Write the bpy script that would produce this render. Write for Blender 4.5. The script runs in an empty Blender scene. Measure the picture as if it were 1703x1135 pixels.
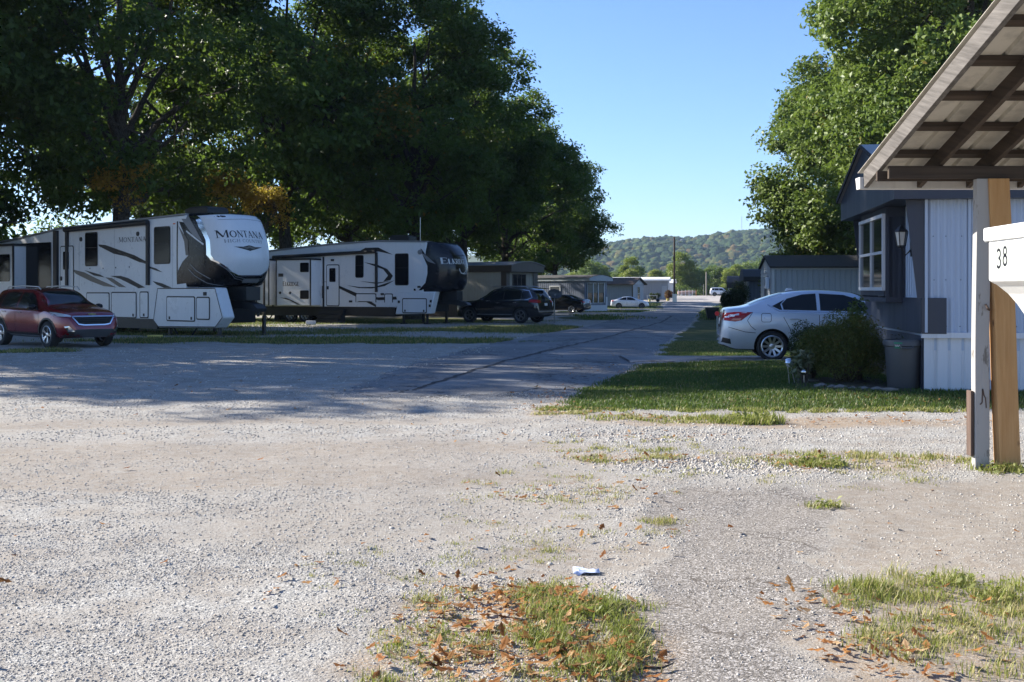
import bpy, bmesh, math, random
import numpy as np
from mathutils import Vector, Matrix
from mathutils.bvhtree import BVHTree
from mathutils.geometry import delaunay_2d_cdt, tessellate_polygon

random.seed(7)
RNG = np.random.default_rng(11)
SC = bpy.context.scene
COL = SC.collection
PI = math.pi
R = math.radians

# ------------------------------------------------------------------ terrain
_hx = [0, 40, 70, 90, 115, 136, 150, 165, 200, 300, 800]
_hz = [0, 0, -.12, -.28, -.60, -.68, -.25, .05, .12, .3, .5]


def smooth(a, b, x):
    t = np.clip((x - a) / (b - a), 0, 1)
    return t * t * (3 - 2 * t)


def H(x, y):
    """ground height (numpy or scalar)"""
    x = np.asarray(x, dtype=float); y = np.asarray(y, dtype=float)
    z = np.interp(y, _hx, _hz)
    z = z + .13 * smooth(1.5, 5, x) * smooth(14.2, 15.9, y) * (1 - smooth(22, 26, y))
    return z


def h(x, y):
    return float(H(x, y))


# ------------------------------------------------------------------ meshes
class MB:
    """collects polygons; build() links them as one mesh object"""

    def __init__(self):
        self.v = []; self.f = []; self.m = []

    def face(self, pts, m=0):
        n = len(self.v); self.v += [tuple(p) for p in pts]
        self.f.append(tuple(range(n, n + len(pts)))); self.m.append(m)

    def add(self, vs, fs, m=0):
        n = len(self.v); self.v += [tuple(p) for p in vs]
        for f in fs:
            self.f.append(tuple(i + n for i in f)); self.m.append(m)

    def box(self, lo, hi, m=0, mat=None):
        x0, y0, z0 = lo; x1, y1, z1 = hi
        vs = [(x0, y0, z0), (x1, y0, z0), (x1, y1, z0), (x0, y1, z0), (x0, y0, z1), (x1, y0, z1), (x1, y1, z1), (x0, y1, z1)]
        if mat is not None: vs = [tuple(mat @ Vector(p)) for p in vs]
        self.add(vs, [(3, 2, 1, 0), (4, 5, 6, 7), (0, 1, 5, 4), (1, 2, 6, 5), (2, 3, 7, 6), (3, 0, 4, 7)], m)

    def beam(self, a, b, w, t, m=0, up=(0, 0, 1)):
        """box beam from a to b; w across, t along 'up'"""
        a = Vector(a); b = Vector(b); d = (b - a).normalized(); u = Vector(up)
        s = d.cross(u)
        if s.length < 1e-5: s = d.cross(Vector((0, 1, 0)))
        s.normalize(); u = s.cross(d).normalized()
        vs = []
        for p in (a, b):
            for i, j in ((-1, -1), (1, -1), (1, 1), (-1, 1)):
                vs.append(p + s * (i * w / 2) + u * (j * t / 2))
        self.add(vs, [(3, 2, 1, 0), (4, 5, 6, 7), (0, 1, 5, 4), (1, 2, 6, 5), (2, 3, 7, 6), (3, 0, 4, 7)], m)

    def tube(self, pts, rad, n=8, m=0, caps=True):
        pts = [Vector(p) for p in pts]
        if not hasattr(rad, '__len__'): rad = [rad] * len(pts)
        base = len(self.v); prev = None
        for i, p in enumerate(pts):
            d = (pts[min(i + 1, len(pts) - 1)] - pts[max(i - 1, 0)]).normalized()
            if prev is None:
                a = d.orthogonal().normalized()
            else:
                a = (prev - d * prev.dot(d))
                a = a.normalized() if a.length > 1e-6 else d.orthogonal().normalized()
            prev = a; b = d.cross(a)
            for k in range(n):
                t = 2 * PI * k / n
                self.v.append(tuple(p + (a * math.cos(t) + b * math.sin(t)) * rad[i]))
        for i in range(len(pts) - 1):
            for k in range(n):
                q = base + i * n; k2 = (k + 1) % n
                self.f.append((q + k, q + k2, q + n + k2, q + n + k)); self.m.append(m)
        if caps:
            self.f.append(tuple(base + k for k in reversed(range(n)))); self.m.append(m)
            q = base + (len(pts) - 1) * n
            self.f.append(tuple(q + k for k in range(n))); self.m.append(m)

    def lathe(self, prof, n=24, m=0, axis='z', c=(0, 0, 0), caps=False):
        """prof: (r, t) pairs along the axis"""
        base = len(self.v)
        for r, t in prof:
            for k in range(n):
                a = 2 * PI * k / n; x, y = r * math.cos(a), r * math.sin(a)
                p = (x, y, t) if axis == 'z' else ((x, t, y) if axis == 'y' else (t, x, y))
                self.v.append((p[0] + c[0], p[1] + c[1], p[2] + c[2]))
        for i in range(len(prof) - 1):
            for k in range(n):
                q = base + i * n; k2 = (k + 1) % n
                self.f.append((q + k, q + k2, q + n + k2, q + n + k)); self.m.append(m)
        if caps:
            self.f.append(tuple(base + k for k in reversed(range(n)))); self.m.append(m)
            q = base + (len(prof) - 1) * n
            self.f.append(tuple(q + k for k in range(n))); self.m.append(m)

    def prism(self, poly, y0, y1, m=0, plane='xz'):
        """extrude a 2D polygon; plane xz -> along y, yz -> along x, xy -> along z"""
        def P(a, b, t):
            return (a, t, b) if plane == 'xz' else ((t, a, b) if plane == 'yz' else (a, b, t))
        n = len(poly); base = len(self.v)
        self.v += [P(a, b, y0) for a, b in poly] + [P(a, b, y1) for a, b in poly]
        for i in range(n):
            j = (i + 1) % n
            self.f.append((base + i, base + j, base + n + j, base + n + i)); self.m.append(m)
        self.f.append(tuple(base + i for i in reversed(range(n)))); self.m.append(m)
        self.f.append(tuple(base + n + i for i in range(n))); self.m.append(m)

    def rows(self, rows, m=0, close=False):
        base = len(self.v); n = len(rows[0])
        for r in rows: self.v += [tuple(p) for p in r]
        for i in range(len(rows) - 1):
            for k in range(n if close else n - 1):
                k2 = (k + 1) % n; q = base + i * n
                self.f.append((q + k, q + k2, q + n + k2, q + n + k)); self.m.append(m)

    def mesh(self, name, mats, smooth_ang=None):
        me = bpy.data.meshes.new(name)
        me.from_pydata(self.v, [], self.f)
        if not isinstance(mats, (list, tuple)): mats = [mats]
        for k in mats: me.materials.append(k)
        if len(mats) > 1: me.polygons.foreach_set('material_index', self.m)
        bm = bmesh.new(); bm.from_mesh(me)
        bmesh.ops.recalc_face_normals(bm, faces=bm.faces)
        bm.to_mesh(me); bm.free()
        if smooth_ang:
            me.polygons.foreach_set('use_smooth', [True] * len(me.polygons))
            me.set_sharp_from_angle(angle=R(smooth_ang))
        return me

    def build(self, name, mats, parent=None, sa=None, bevel=0):
        o = bpy.data.objects.new(name, self.mesh(name, mats, sa)); COL.objects.link(o)
        if parent is not None: o.parent = parent
        if bevel:
            b = o.modifiers.new('bevel', 'BEVEL'); b.width = bevel; b.segments = 2; b.limit_method = 'ANGLE'
        return o


def tag(o, label=None, cat=None, group=None, kind=None):
    if label: o['label'] = label
    if cat: o['category'] = cat
    if group: o['group'] = group
    if kind: o['kind'] = kind
    return o


def empty(name, loc, rz=0, label=None, cat=None, group=None):
    o = bpy.data.objects.new(name, None); COL.objects.link(o)
    o.location = loc; o.rotation_euler = (0, 0, rz); o.empty_display_size = .2
    return tag(o, label, cat, group)


def copy_tree(o, parent=None):
    c = o.copy(); COL.objects.link(c)
    if parent is not None: c.parent = parent
    for ch in list(o.children): copy_tree(ch, c)
    return c


def np_mesh(name, V, F, mat, cols=None, smooth_=False):
    """fast mesh from numpy arrays; F (n,k)"""
    me = bpy.data.meshes.new(name)
    V = np.ascontiguousarray(V, dtype=np.float32); F = np.ascontiguousarray(F, dtype=np.int32)
    n, k = F.shape
    me.vertices.add(len(V)); me.vertices.foreach_set('co', V.ravel())
    me.loops.add(n * k); me.loops.foreach_set('vertex_index', F.ravel())
    me.polygons.add(n); me.polygons.foreach_set('loop_start', np.arange(0, n * k, k, dtype=np.int32))
    me.polygons.foreach_set('loop_total', np.full(n, k, dtype=np.int32))
    if smooth_: me.polygons.foreach_set('use_smooth', np.ones(n, dtype=bool))
    me.update(calc_edges=True)
    for nm, arr in (cols or {}).items():
        a = me.attributes.new(nm, 'FLOAT', 'POINT'); a.data.foreach_set('value', np.ascontiguousarray(arr, dtype=np.float32))
    me.materials.append(mat)
    return me


def link(name, me, parent=None):
    o = bpy.data.objects.new(name, me); COL.objects.link(o)
    if parent is not None: o.parent = parent
    return o


# ------------------------------------------------------------------ materials
class NT:
    def __init__(self, name):
        self.mat = bpy.data.materials.new(name); self.mat.use_nodes = True
        self.t = self.mat.node_tree; self.n = self.t.nodes
        self.b = self.n['Principled BSDF']; self.out = self.n['Material Output']
        self.l = self.t.links.new

    def node(self, typ, **kw):
        nd = self.n.new(typ)
        for k, v in kw.items():
            if k.startswith('_'): setattr(nd, k[1:], v)
            else:
                key = int(k[1:]) if k[0] == 'i' and k[1:].isdigit() else k.replace('__', ' ')
                self.set(nd.inputs[key], v)
        return nd

    def set(self, sock, v):
        if isinstance(v, bpy.types.NodeSocket): self.l(v, sock)
        else: sock.default_value = v

    def coord(self, kind='Object'):
        return self.node('ShaderNodeTexCoord').outputs[kind]

    def pos(self):
        return self.node('ShaderNodeNewGeometry').outputs['Position']

    def mapping(self, v, scale=(1, 1, 1), rot=(0, 0, 0)):
        m = self.node('ShaderNodeMapping'); self.l(v, m.inputs['Vector'])
        m.inputs['Scale'].default_value = scale; m.inputs['Rotation'].default_value = rot
        return m.outputs['Vector']

    def noise(self, v, scale, detail=4, rough=.55, color=False):
        n = self.node('ShaderNodeTexNoise', Scale=scale, Detail=detail, Roughness=rough); self.l(v, n.inputs['Vector'])
        return n.outputs['Color' if color else 'Fac']

    def voro(self, v, scale, feature='F1', out='Distance', rnd=1):
        n = self.node('ShaderNodeTexVoronoi', Scale=scale, Randomness=rnd); n.feature = feature; self.l(v, n.inputs['Vector'])
        return n.outputs[out]

    def ramp(self, v, stops, interp='LINEAR'):
        r = self.node('ShaderNodeValToRGB'); self.l(v, r.inputs['Fac']); e = r.color_ramp; e.interpolation = interp
        while len(e.elements) < len(stops): e.elements.new(.5)
        for k, (p, c) in enumerate(stops):
            e.elements[k].position = p
            if not hasattr(c, '__len__'): c = (c, c, c)
            e.elements[k].color = (*c[:3], 1)
        return r.outputs['Color']

    def mix(self, f, a, b, mode='MIX'):
        m = self.node('ShaderNodeMix', _data_type='RGBA', _blend_type=mode)
        self.set(m.inputs['Factor'], f)
        for s, v in (('A', a), ('B', b)):
            sock = [i for i in m.inputs if i.name == s and i.type == 'RGBA'][0]
            if isinstance(v, bpy.types.NodeSocket): self.l(v, sock)
            else:
                if not hasattr(v, '__len__'): v = (v, v, v)
                sock.default_value = (*v[:3], 1)
        return [o for o in m.outputs if o.type == 'RGBA'][0]

    def math(self, op, a, b=0.0, c=None, clamp=False):
        m = self.node('ShaderNodeMath', _operation=op, _use_clamp=clamp)
        self.set(m.inputs[0], a); self.set(m.inputs[1], b)
        if c is not None: self.set(m.inputs[2], c)
        return m.outputs[0]

    def attr(self, name):
        return self.node('ShaderNodeAttribute', _attribute_name=name).outputs['Fac']

    def bump(self, hgt, strength=.5, dist=.02):
        b = self.node('ShaderNodeBump', Strength=strength, Distance=dist); self.l(hgt, b.inputs['Height'])
        self.l(b.outputs['Normal'], self.b.inputs['Normal']); return b

    def done(self, color=None, rough=None, metal=None, spec=None, **kw):
        if color is not None: self.set(self.b.inputs['Base Color'], color if isinstance(color, bpy.types.NodeSocket) else (*color[:3], 1))
        if rough is not None: self.set(self.b.inputs['Roughness'], rough)
        if metal is not None: self.set(self.b.inputs['Metallic'], metal)
        if spec is not None: self.set(self.b.inputs['Specular IOR Level'], spec)
        for k, v in kw.items(): self.set(self.b.inputs[k.replace('_', ' ')], v)
        return self.mat


def plain(name, col, rough=.6, metal=0, var=.12, vscale=3, spec=.5, bump=0, bscale=60, coat=0, dirt=0):
    n = NT(name); p = n.coord()
    f = n.noise(p, vscale, 5)
    c = n.mix(n.math('MULTIPLY', f, 1.0), [x * (1 - var) for x in col], [min(1, x * (1 + var)) for x in col])
    if dirt:
        g = n.noise(n.mapping(p, (3, 3, .35)), 2.2, 6, .65)
        c = n.mix(n.ramp(g, [(.45, 0), (.75, dirt)]), c, (.09, .08, .065))
    r = n.math('ADD', n.math('MULTIPLY', n.noise(p, vscale * 2.3, 3), .18), max(.02, rough - .09))
    if bump: n.bump(n.noise(p, bscale, 4), bump, .01)
    m = n.done(c, r, metal, spec)
    if coat:
        n.b.inputs['Coat Weight'].default_value = coat; n.b.inputs['Coat Roughness'].default_value = .04
    return m


def carpaint(name, col, metal=.35, rough=.32, coat=1, spec=.5):
    n = NT(name); p = n.coord()
    fl = n.noise(p, 900, 1)
    c = n.mix(n.math('MULTIPLY', fl, .5), [x * .86 for x in col], [min(1, x * 1.15) for x in col])
    d = n.ramp(n.noise(n.mapping(p, (1, 1, 2.5)), 2.5, 5), [(.5, 0), (.8, .12)])
    c = n.mix(d, c, (.12, .11, .10))
    n.done(c, n.math('ADD', n.math('MULTIPLY', n.noise(p, 6, 4), .12), rough - .06), metal, spec)
    n.b.inputs['Coat Weight'].default_value = coat; n.b.inputs['Coat Roughness'].default_value = .05
    return n.mat


def wood(name, c1, c2, scale=1, axis='z', peel=None, rough=.8, knots=None):
    n = NT(name); p = n.coord()
    sc = {'z': (14, 14, .7), 'x': (.7, 14, 14), 'y': (14, .7, 14)}[axis]
    p2 = n.mapping(p, (1, 1, 1), (-.284, 0, 0)) if axis == 'y' else p
    g = n.noise(n.mapping(p2, tuple(s * scale for s in sc)), 2.2, 8, .65)
    c = n.ramp(g, [(.3, c1), (.7, c2)])
    big = n.noise(p, 2.5, 3)
    c = n.mix(n.math('MULTIPLY', big, .35), c, [x * .55 for x in c1])
    if knots:
        k = n.voro(n.mapping(p, (3.2, 3.2, 1.5)), 1.5)
        c = n.mix(n.ramp(k, [(.05, 1), (.11, 0)]), c, knots)
    hgt = g
    if peel:
        f = n.noise(n.mapping(p, (5, 5, 1.6)), 2.2, 8, .7)
        msk = n.ramp(f, [(.37, 1), (.42, 0)])
        c = n.mix(msk, peel, c)
    n.bump(hgt, .6, .006)
    return n.done(c, rough, 0, .3)


def leafmat(name, base, var, trans=.45, hue=None):
    """base, var: two linear greens; attribute 'lv' 0..1 picks between, 'au' autumn tint"""
    n = NT(name)
    lv = n.attr('lv'); au = n.attr('au')
    c = n.mix(lv, base, var)
    c = n.mix(au, c, hue or (.24, .10, .02))
    info = n.node('ShaderNodeObjectInfo')
    c = n.mix(n.math('MULTIPLY', info.outputs['Random'], .3), c, (.05, .075, .018))
    n.done(c, .5, 0, .35)
    tr = n.node('ShaderNodeBsdfTranslucent')
    tc = n.mix(.5, c, (.16, .24, .03), 'MIX'); n.l(tc, tr.inputs['Color'])
    mx = n.node('ShaderNodeMixShader'); mx.inputs[0].default_value = trans
    n.l(n.b.outputs[0], mx.inputs[1]); n.l(tr.outputs[0], mx.inputs[2]); n.l(mx.outputs[0], n.out.inputs['Surface'])
    return n.mat


# ------------------------------------------------------------------ decals on a body
def bvh_of(me):
    bm = bmesh.new(); bm.from_mesh(me); t = BVHTree.FromBMesh(bm); bm.free(); return t


def cast(bvh, u, v, axis, sign, off):
    """project a 2D point on the body from outside along an axis"""
    far = 30 * sign
    if axis == 'y': o, d = Vector((u, far, v)), Vector((0, -sign, 0))
    elif axis == 'x': o, d = Vector((far, u, v)), Vector((-sign, 0, 0))
    else: o, d = Vector((u, v, far)), Vector((0, 0, -sign))
    hit = bvh.ray_cast(o, d)
    if hit[0] is None:
        hit = bvh.find_nearest(Vector((u, 0 if axis == 'y' else 0, v)) if axis == 'y' else (Vector((sign * 9, u, v)) if axis == 'x' else Vector((u, v, sign * 9))))
        return hit[0] + hit[1] * off
    nrm = hit[1]
    if nrm.dot(-d) < 0: nrm = -nrm
    return hit[0] + nrm * off


def densify(poly, step):
    out = []
    for i, a in enumerate(poly):
        b = poly[(i + 1) % len(poly)]
        n = max(1, int(math.dist(a, b) / step))
        for k in range(n): out.append((a[0] + (b[0] - a[0]) * k / n, a[1] + (b[1] - a[1]) * k / n))
    return out


def inside(p, poly):
    x, y = p; c = False; j = len(poly) - 1
    for i in range(len(poly)):
        xi, yi = poly[i]; xj, yj = poly[j]
        if (yi > y) != (yj > y) and x < (xj - xi) * (y - yi) / (yj - yi) + xi: c = not c
        j = i
    return c


def tri_poly(poly, step):
    b = densify(poly, step); pts = list(b)
    xs = [p[0] for p in b]; ys = [p[1] for p in b]
    x = min(xs) + step / 2
    while x < max(xs):
        y = min(ys) + step / 2
        while y < max(ys):
            if inside((x, y), b) and min(math.dist((x, y), q) for q in b) > step * .35: pts.append((x, y))
            y += step
        x += step
    n = len(b)
    r = delaunay_2d_cdt([Vector(p) for p in pts], [(i, (i + 1) % n) for i in range(n)], [], 0, 1e-5)
    vs = [tuple(p) for p in r[0]]
    fs = [f for f in r[2] if inside((sum(vs[i][0] for i in f) / len(f), sum(vs[i][1] for i in f) / len(f)), b)]
    return vs, fs


def patch(mb, bvh, poly, axis='y', sign=-1, off=.004, step=.15, m=0):
    vs, fs = tri_poly(poly, step)
    mb.add([cast(bvh, u, v, axis, sign, off) for u, v in vs], fs, m)


def rrect(x0, z0, x1, z1, r, n=4):
    out = []
    for cx, cz, a0 in ((x1 - r, z1 - r, 0), (x0 + r, z1 - r, 90), (x0 + r, z0 + r, 180), (x1 - r, z0 + r, 270)):
        for k in range(n + 1):
            a = R(a0 + 90 * k / n); out.append((cx + r * math.cos(a), cz + r * math.sin(a)))
    return out


def outline(mb, bvh, poly, w, axis='y', sign=-1, off=.006, step=.12, m=0, closed=True):
    """thin band along a polyline, on the body"""
    b = densify(poly, step) if closed else sum([[(a[0] + (c[0] - a[0]) * k / max(1, int(math.dist(a, c) / step)), a[1] + (c[1] - a[1]) * k / max(1, int(math.dist(a, c) / step))) for k in range(max(1, int(math.dist(a, c) / step)))] for a, c in zip(poly, poly[1:])], []) + [poly[-1]]
    n = len(b); L = []; Q = []
    for i in range(n):
        a = b[(i - 1) % n] if closed or i else b[0]; c = b[(i + 1) % n] if closed or i < n - 1 else b[-1]
        dx, dy = c[0] - a[0], c[1] - a[1]; l = math.hypot(dx, dy) or 1
        nx, ny = -dy / l * w / 2, dx / l * w / 2
        L.append(cast(bvh, b[i][0] + nx, b[i][1] + ny, axis, sign, off)); Q.append(cast(bvh, b[i][0] - nx, b[i][1] - ny, axis, sign, off))
    rows = [L, Q]
    mb.rows(rows, m, close=closed)


# serif letters as strokes: (x0,y0,x1,y1,width)
GL = {
    'M': (1.15, [(.12, 0, .12, 1, .07), (.12, 1, .57, .1, .17), (.57, .1, 1.02, 1, .07), (1.02, 0, 1.02, 1, .17), (0, .02, .26, .02, .05), (.88, .02, 1.15, .02, .05), (0, .98, .2, .98, .05), (.95, .98, 1.15, .98, .05)]),
    'N': (1.0, [(.14, 0, .14, 1, .07), (.12, 1, .86, .02, .17), (.86, 0, .86, 1, .07), (0, .02, .28, .02, .05), (0, .98, .2, .98, .05), (.72, .98, 1, .98, .05)]),
    'T': (.85, [(.42, 0, .42, 1, .16), (.02, .97, .83, .97, .07), (.04, .8, .04, 1, .05), (.81, .8, .81, 1, .05), (.27, .02, .58, .02, .05)]),
    'A': (1.0, [(.1, 0, .5, 1, .07), (.48, 1, .9, 0, .17), (.25, .33, .75, .33, .06), (0, .02, .25, .02, .05), (.75, .02, 1.03, .02, .05)]),
    'H': (1.0, [(.17, 0, .17, 1, .15), (.83, 0, .83, 1, .15), (.17, .5, .83, .5, .06), (.02, .02, .33, .02, .05), (.02, .98, .33, .98, .05), (.67, .02, .98, .02, .05), (.67, .98, .98, .98, .05)]),
    'I': (.4, [(.2, 0, .2, 1, .16), (.04, .02, .36, .02, .05), (.04, .98, .36, .98, .05)]),
    'Y': (.9, [(.45, 0, .45, .45, .15), (.08, 1, .45, .45, .16), (.82, 1, .45, .45, .08), (.3, .02, .6, .02, .05), (0, .98, .24, .98, .05), (.68, .98, .92, .98, .05)]),
    'U': (.95, [(.17, .3, .17, 1, .16), (.17, .3, .3, .06, .13), (.3, .06, .6, .06, .09), (.6, .06, .78, .3, .07), (.78, .3, .78, 1, .07), (.02, .98, .32, .98, .05), (.66, .98, .92, .98, .05)]),
    'E': (.82, [(.17, 0, .17, 1, .16), (.05, .03, .76, .03, .06), (.05, .97, .74, .97, .06), (.17, .5, .6, .5, .06), (.75, 0, .75, .24, .05), (.73, .78, .73, 1, .05)]),
    'L': (.78, [(.17, 0, .17, 1, .16), (.05, .03, .74, .03, .06), (.73, 0, .73, .26, .05), (.04, .98, .32, .98, .05)]),
    'K': (.95, [(.17, 0, .17, 1, .16), (.2, .45, .8, 1, .07), (.35, .55, .85, 0, .16), (.03, .02, .32, .02, .05), (.03, .98, .32, .98, .05), (.72, .02, .97, .02, .05), (.65, .98, .92, .98, .05)]),
    'R': (.92, [(.17, 0, .17, 1, .16), (.1, .97, .5, .97, .06), (.5, .97, .7, .88, .1), (.7, .88, .7, .62, .15), (.7, .62, .5, .5, .1), (.17, .5, .5, .5, .06), (.42, .5, .82, 0, .16), (.03, .02, .32, .02, .05), (.75, .02, .95, .02, .05)]),
}


def arc_strokes(cx, cy, rx, ry, a0, a1, w0, w1, n=18):
    out = []
    for k in range(n):
        t0 = R(a0 + (a1 - a0) * k / n); t1 = R(a0 + (a1 - a0) * (k + 1) / n)
        w = w0 + (w1 - w0) * abs(math.cos((t0 + t1) / 2))
        out.append((cx + rx * math.cos(t0), cy + ry * math.sin(t0), cx + rx * math.cos(t1), cy + ry * math.sin(t1), w))
    return out


GL['O'] = (1.1, arc_strokes(.55, .5, .44, .47, 0, 360, .06, .16))
GL['G'] = (1.05, arc_strokes(.54, .5, .43, .47, 45, 330, .06, .16) + [(.9, .05, .9, .42, .12), (.7, .42, 1.02, .42, .05)])
GL['C'] = (1.0, arc_strokes(.54, .5, .43, .47, 45, 318, .06, .16) + [(.87, .68, .87, .95, .06)])
GL['D'] = (1.05, [(.17, 0, .17, 1, .16)] + arc_strokes(.35, .5, .58, .47, -90, 90, .06, .16) + [(.05, .03, .36, .03, .06), (.05, .97, .36, .97, .06)])
GL[' '] = (.5, [])


def text_patch(mb, bvh, s, x0, z0, hgt, axis='y', sign=-1, off=.008, m=0, gap=.12, width=None, flip=False, slope=0, caps=1.0, bow=0):
    tot = sum(GL[c][0] * (caps if i == 0 else 1) + gap for i, c in enumerate(s)) - gap
    k = (width / (tot * hgt)) if width else 1
    x = 0
    for i, c in enumerate(s):
        w, st = GL[c]; sc = caps if i == 0 else 1.0
        for a, b, a2, b2, ww in st:
            dx, dy = (a2 - a) * k, b2 - b; l = math.hypot(dx, dy) or 1; nx, ny = -dy / l * ww * .5, dx / l * ww * .5
            q = []
            for px, py in ((a * k * sc + nx, b * sc + ny), (a * k * sc - nx, b * sc - ny), (a2 * k * sc - nx, b2 * sc - ny), (a2 * k * sc + nx, b2 * sc + ny)):
                X = (x * k + px) * hgt; t = (x * k + px) / (tot * k)
                Z = z0 + py * hgt + slope * X + bow * (1 - (2 * t - 1) ** 2)
                X = x0 - X if flip else x0 + X
                q.append(cast(bvh, X, Z, axis, sign, off))
            mb.face(q, m)
        x += w * sc + gap
# ------------------------------------------------------------------ world, sun, camera
W = bpy.data.worlds.new('World'); SC.world = W; W.use_nodes = True
SUN_EL = 29.5; SUN_DIR = Vector((1, -.42, 0)).normalized()          # where the light travels, horizontally
sky = W.node_tree.nodes.new('ShaderNodeTexSky'); sky.sky_type = 'NISHITA'; sky.sun_disc = False
sky.sun_elevation = R(SUN_EL)
sky.sun_rotation = math.atan2(-SUN_DIR.x, -SUN_DIR.y)               # 0 = +Y, clockwise
sky.altitude = 200; sky.air_density = 1.0; sky.dust_density = .2; sky.ozone_density = 3.0
bg = W.node_tree.nodes['Background']; bg.inputs['Strength'].default_value = .070
tint = W.node_tree.nodes.new('ShaderNodeMix'); tint.data_type = 'RGBA'; tint.blend_type = 'MULTIPLY'; tint.inputs['Factor'].default_value = 1
tint.inputs[7].default_value = (.82, .95, 1.22, 1)      # clear autumn air: a deep blue sky
W.node_tree.links.new(sky.outputs[0], tint.inputs[6]); W.node_tree.links.new(tint.outputs[2], bg.inputs['Color'])
ld = bpy.data.lights.new('sun', 'SUN'); ld.energy = 5.0; ld.angle = R(.5); ld.color = (1, .945, .86)
sun = bpy.data.objects.new('sun', ld); COL.objects.link(sun)
dv = Vector((SUN_DIR.x * math.cos(R(SUN_EL)), SUN_DIR.y * math.cos(R(SUN_EL)), -math.sin(R(SUN_EL))))
sun.rotation_euler = dv.to_track_quat('-Z', 'Y').to_euler(); sun.location = (-60, 30, 60)

cd = bpy.data.cameras.new('camera'); cam = bpy.data.objects.new('camera', cd); COL.objects.link(cam)
cam.location = (0, 0, 1.6); cam.rotation_euler = (R(90), 0, 0)
cd.sensor_width = 36; cd.lens = 1826 / 1703 * 36; cd.shift_y = -(567.5 - 482) / 1703
cd.clip_end = 20000; cd.clip_start = .05
SC.camera = cam
SC.view_settings.view_transform = 'Standard'; SC.view_settings.look = 'None'
SC.view_settings.exposure = 1.42; SC.view_settings.gamma = 1
cy = SC.cycles
cy.max_bounces = 6; cy.diffuse_bounces = 3; cy.glossy_bounces = 3; cy.transmission_bounces = 4; cy.transparent_max_bounces = 8
cy.use_denoising = True; cy.volume_bounces = 0; cy.sample_clamp_indirect = 6; cy.caustics_reflective = False; cy.caustics_refractive = False


def n2(x, y, s, seed=0):
    """gradient noise on numpy arrays, about 0..1"""
    an = .6 + seed * 1.7; ca, sa = math.cos(an), math.sin(an)
    x = np.asarray(x, float) / s; y = np.asarray(y, float) / s; x, y = x * ca - y * sa + seed * 7.31, x * sa + y * ca - seed * 3.17
    xi = np.floor(x); yi = np.floor(y); fx = x - xi; fy = y - yi
    ux = fx * fx * fx * (fx * (fx * 6 - 15) + 10); uy = fy * fy * fy * (fy * (fy * 6 - 15) + 10)

    def g(i, j):
        t = np.sin((xi + i) * 127.1 + (yi + j) * 311.7 + seed * 17.3) * 43758.5453; t = (t - np.floor(t)) * 2 * PI
        return np.cos(t) * (fx - i) + np.sin(t) * (fy - j)
    v = (g(0, 0) * (1 - ux) + g(1, 0) * ux) * (1 - uy) + (g(0, 1) * (1 - ux) + g(1, 1) * ux) * uy
    return np.clip(.5 + v * .85, 0, 1)


def fbm(x, y, s, seed=0, o=4):
    v = 0; a = .5; t = 0
    for k in range(o):
        v = v + a * n2(x, y, s / 2 ** k, seed + k * 17); t += a; a *= .55
    return v / t


# road edges (y, left x, right x)
ROAD = [(14.9, -2.6, .5), (17, -2.75, 1.05), (20, -2.5, 1.85), (24, -2.2, 2.9), (32, -.8, 4.45), (40, 1.1, 6.0), (50, 3.45, 8.1), (60, 5.3, 10.0), (72, 7.3, 12.1), (90, 10.6, 15.3),
        (110, 14.2, 19.0), (138, 19.0, 24.0), (155, 22.0, 28.6)]
_ry = [r[0] for r in ROAD]


def road_l(y): return np.interp(y, _ry, [r[1] for r in ROAD])
def road_r(y): return np.interp(y, _ry, [r[2] for r in ROAD])


def ell(x, y, cx, cy_, rx, ry, e=.35):
    d = np.sqrt(((x - cx) / rx) ** 2 + ((y - cy_) / ry) ** 2)
    return 1 - smooth(1 - e, 1 + e, d)


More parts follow.
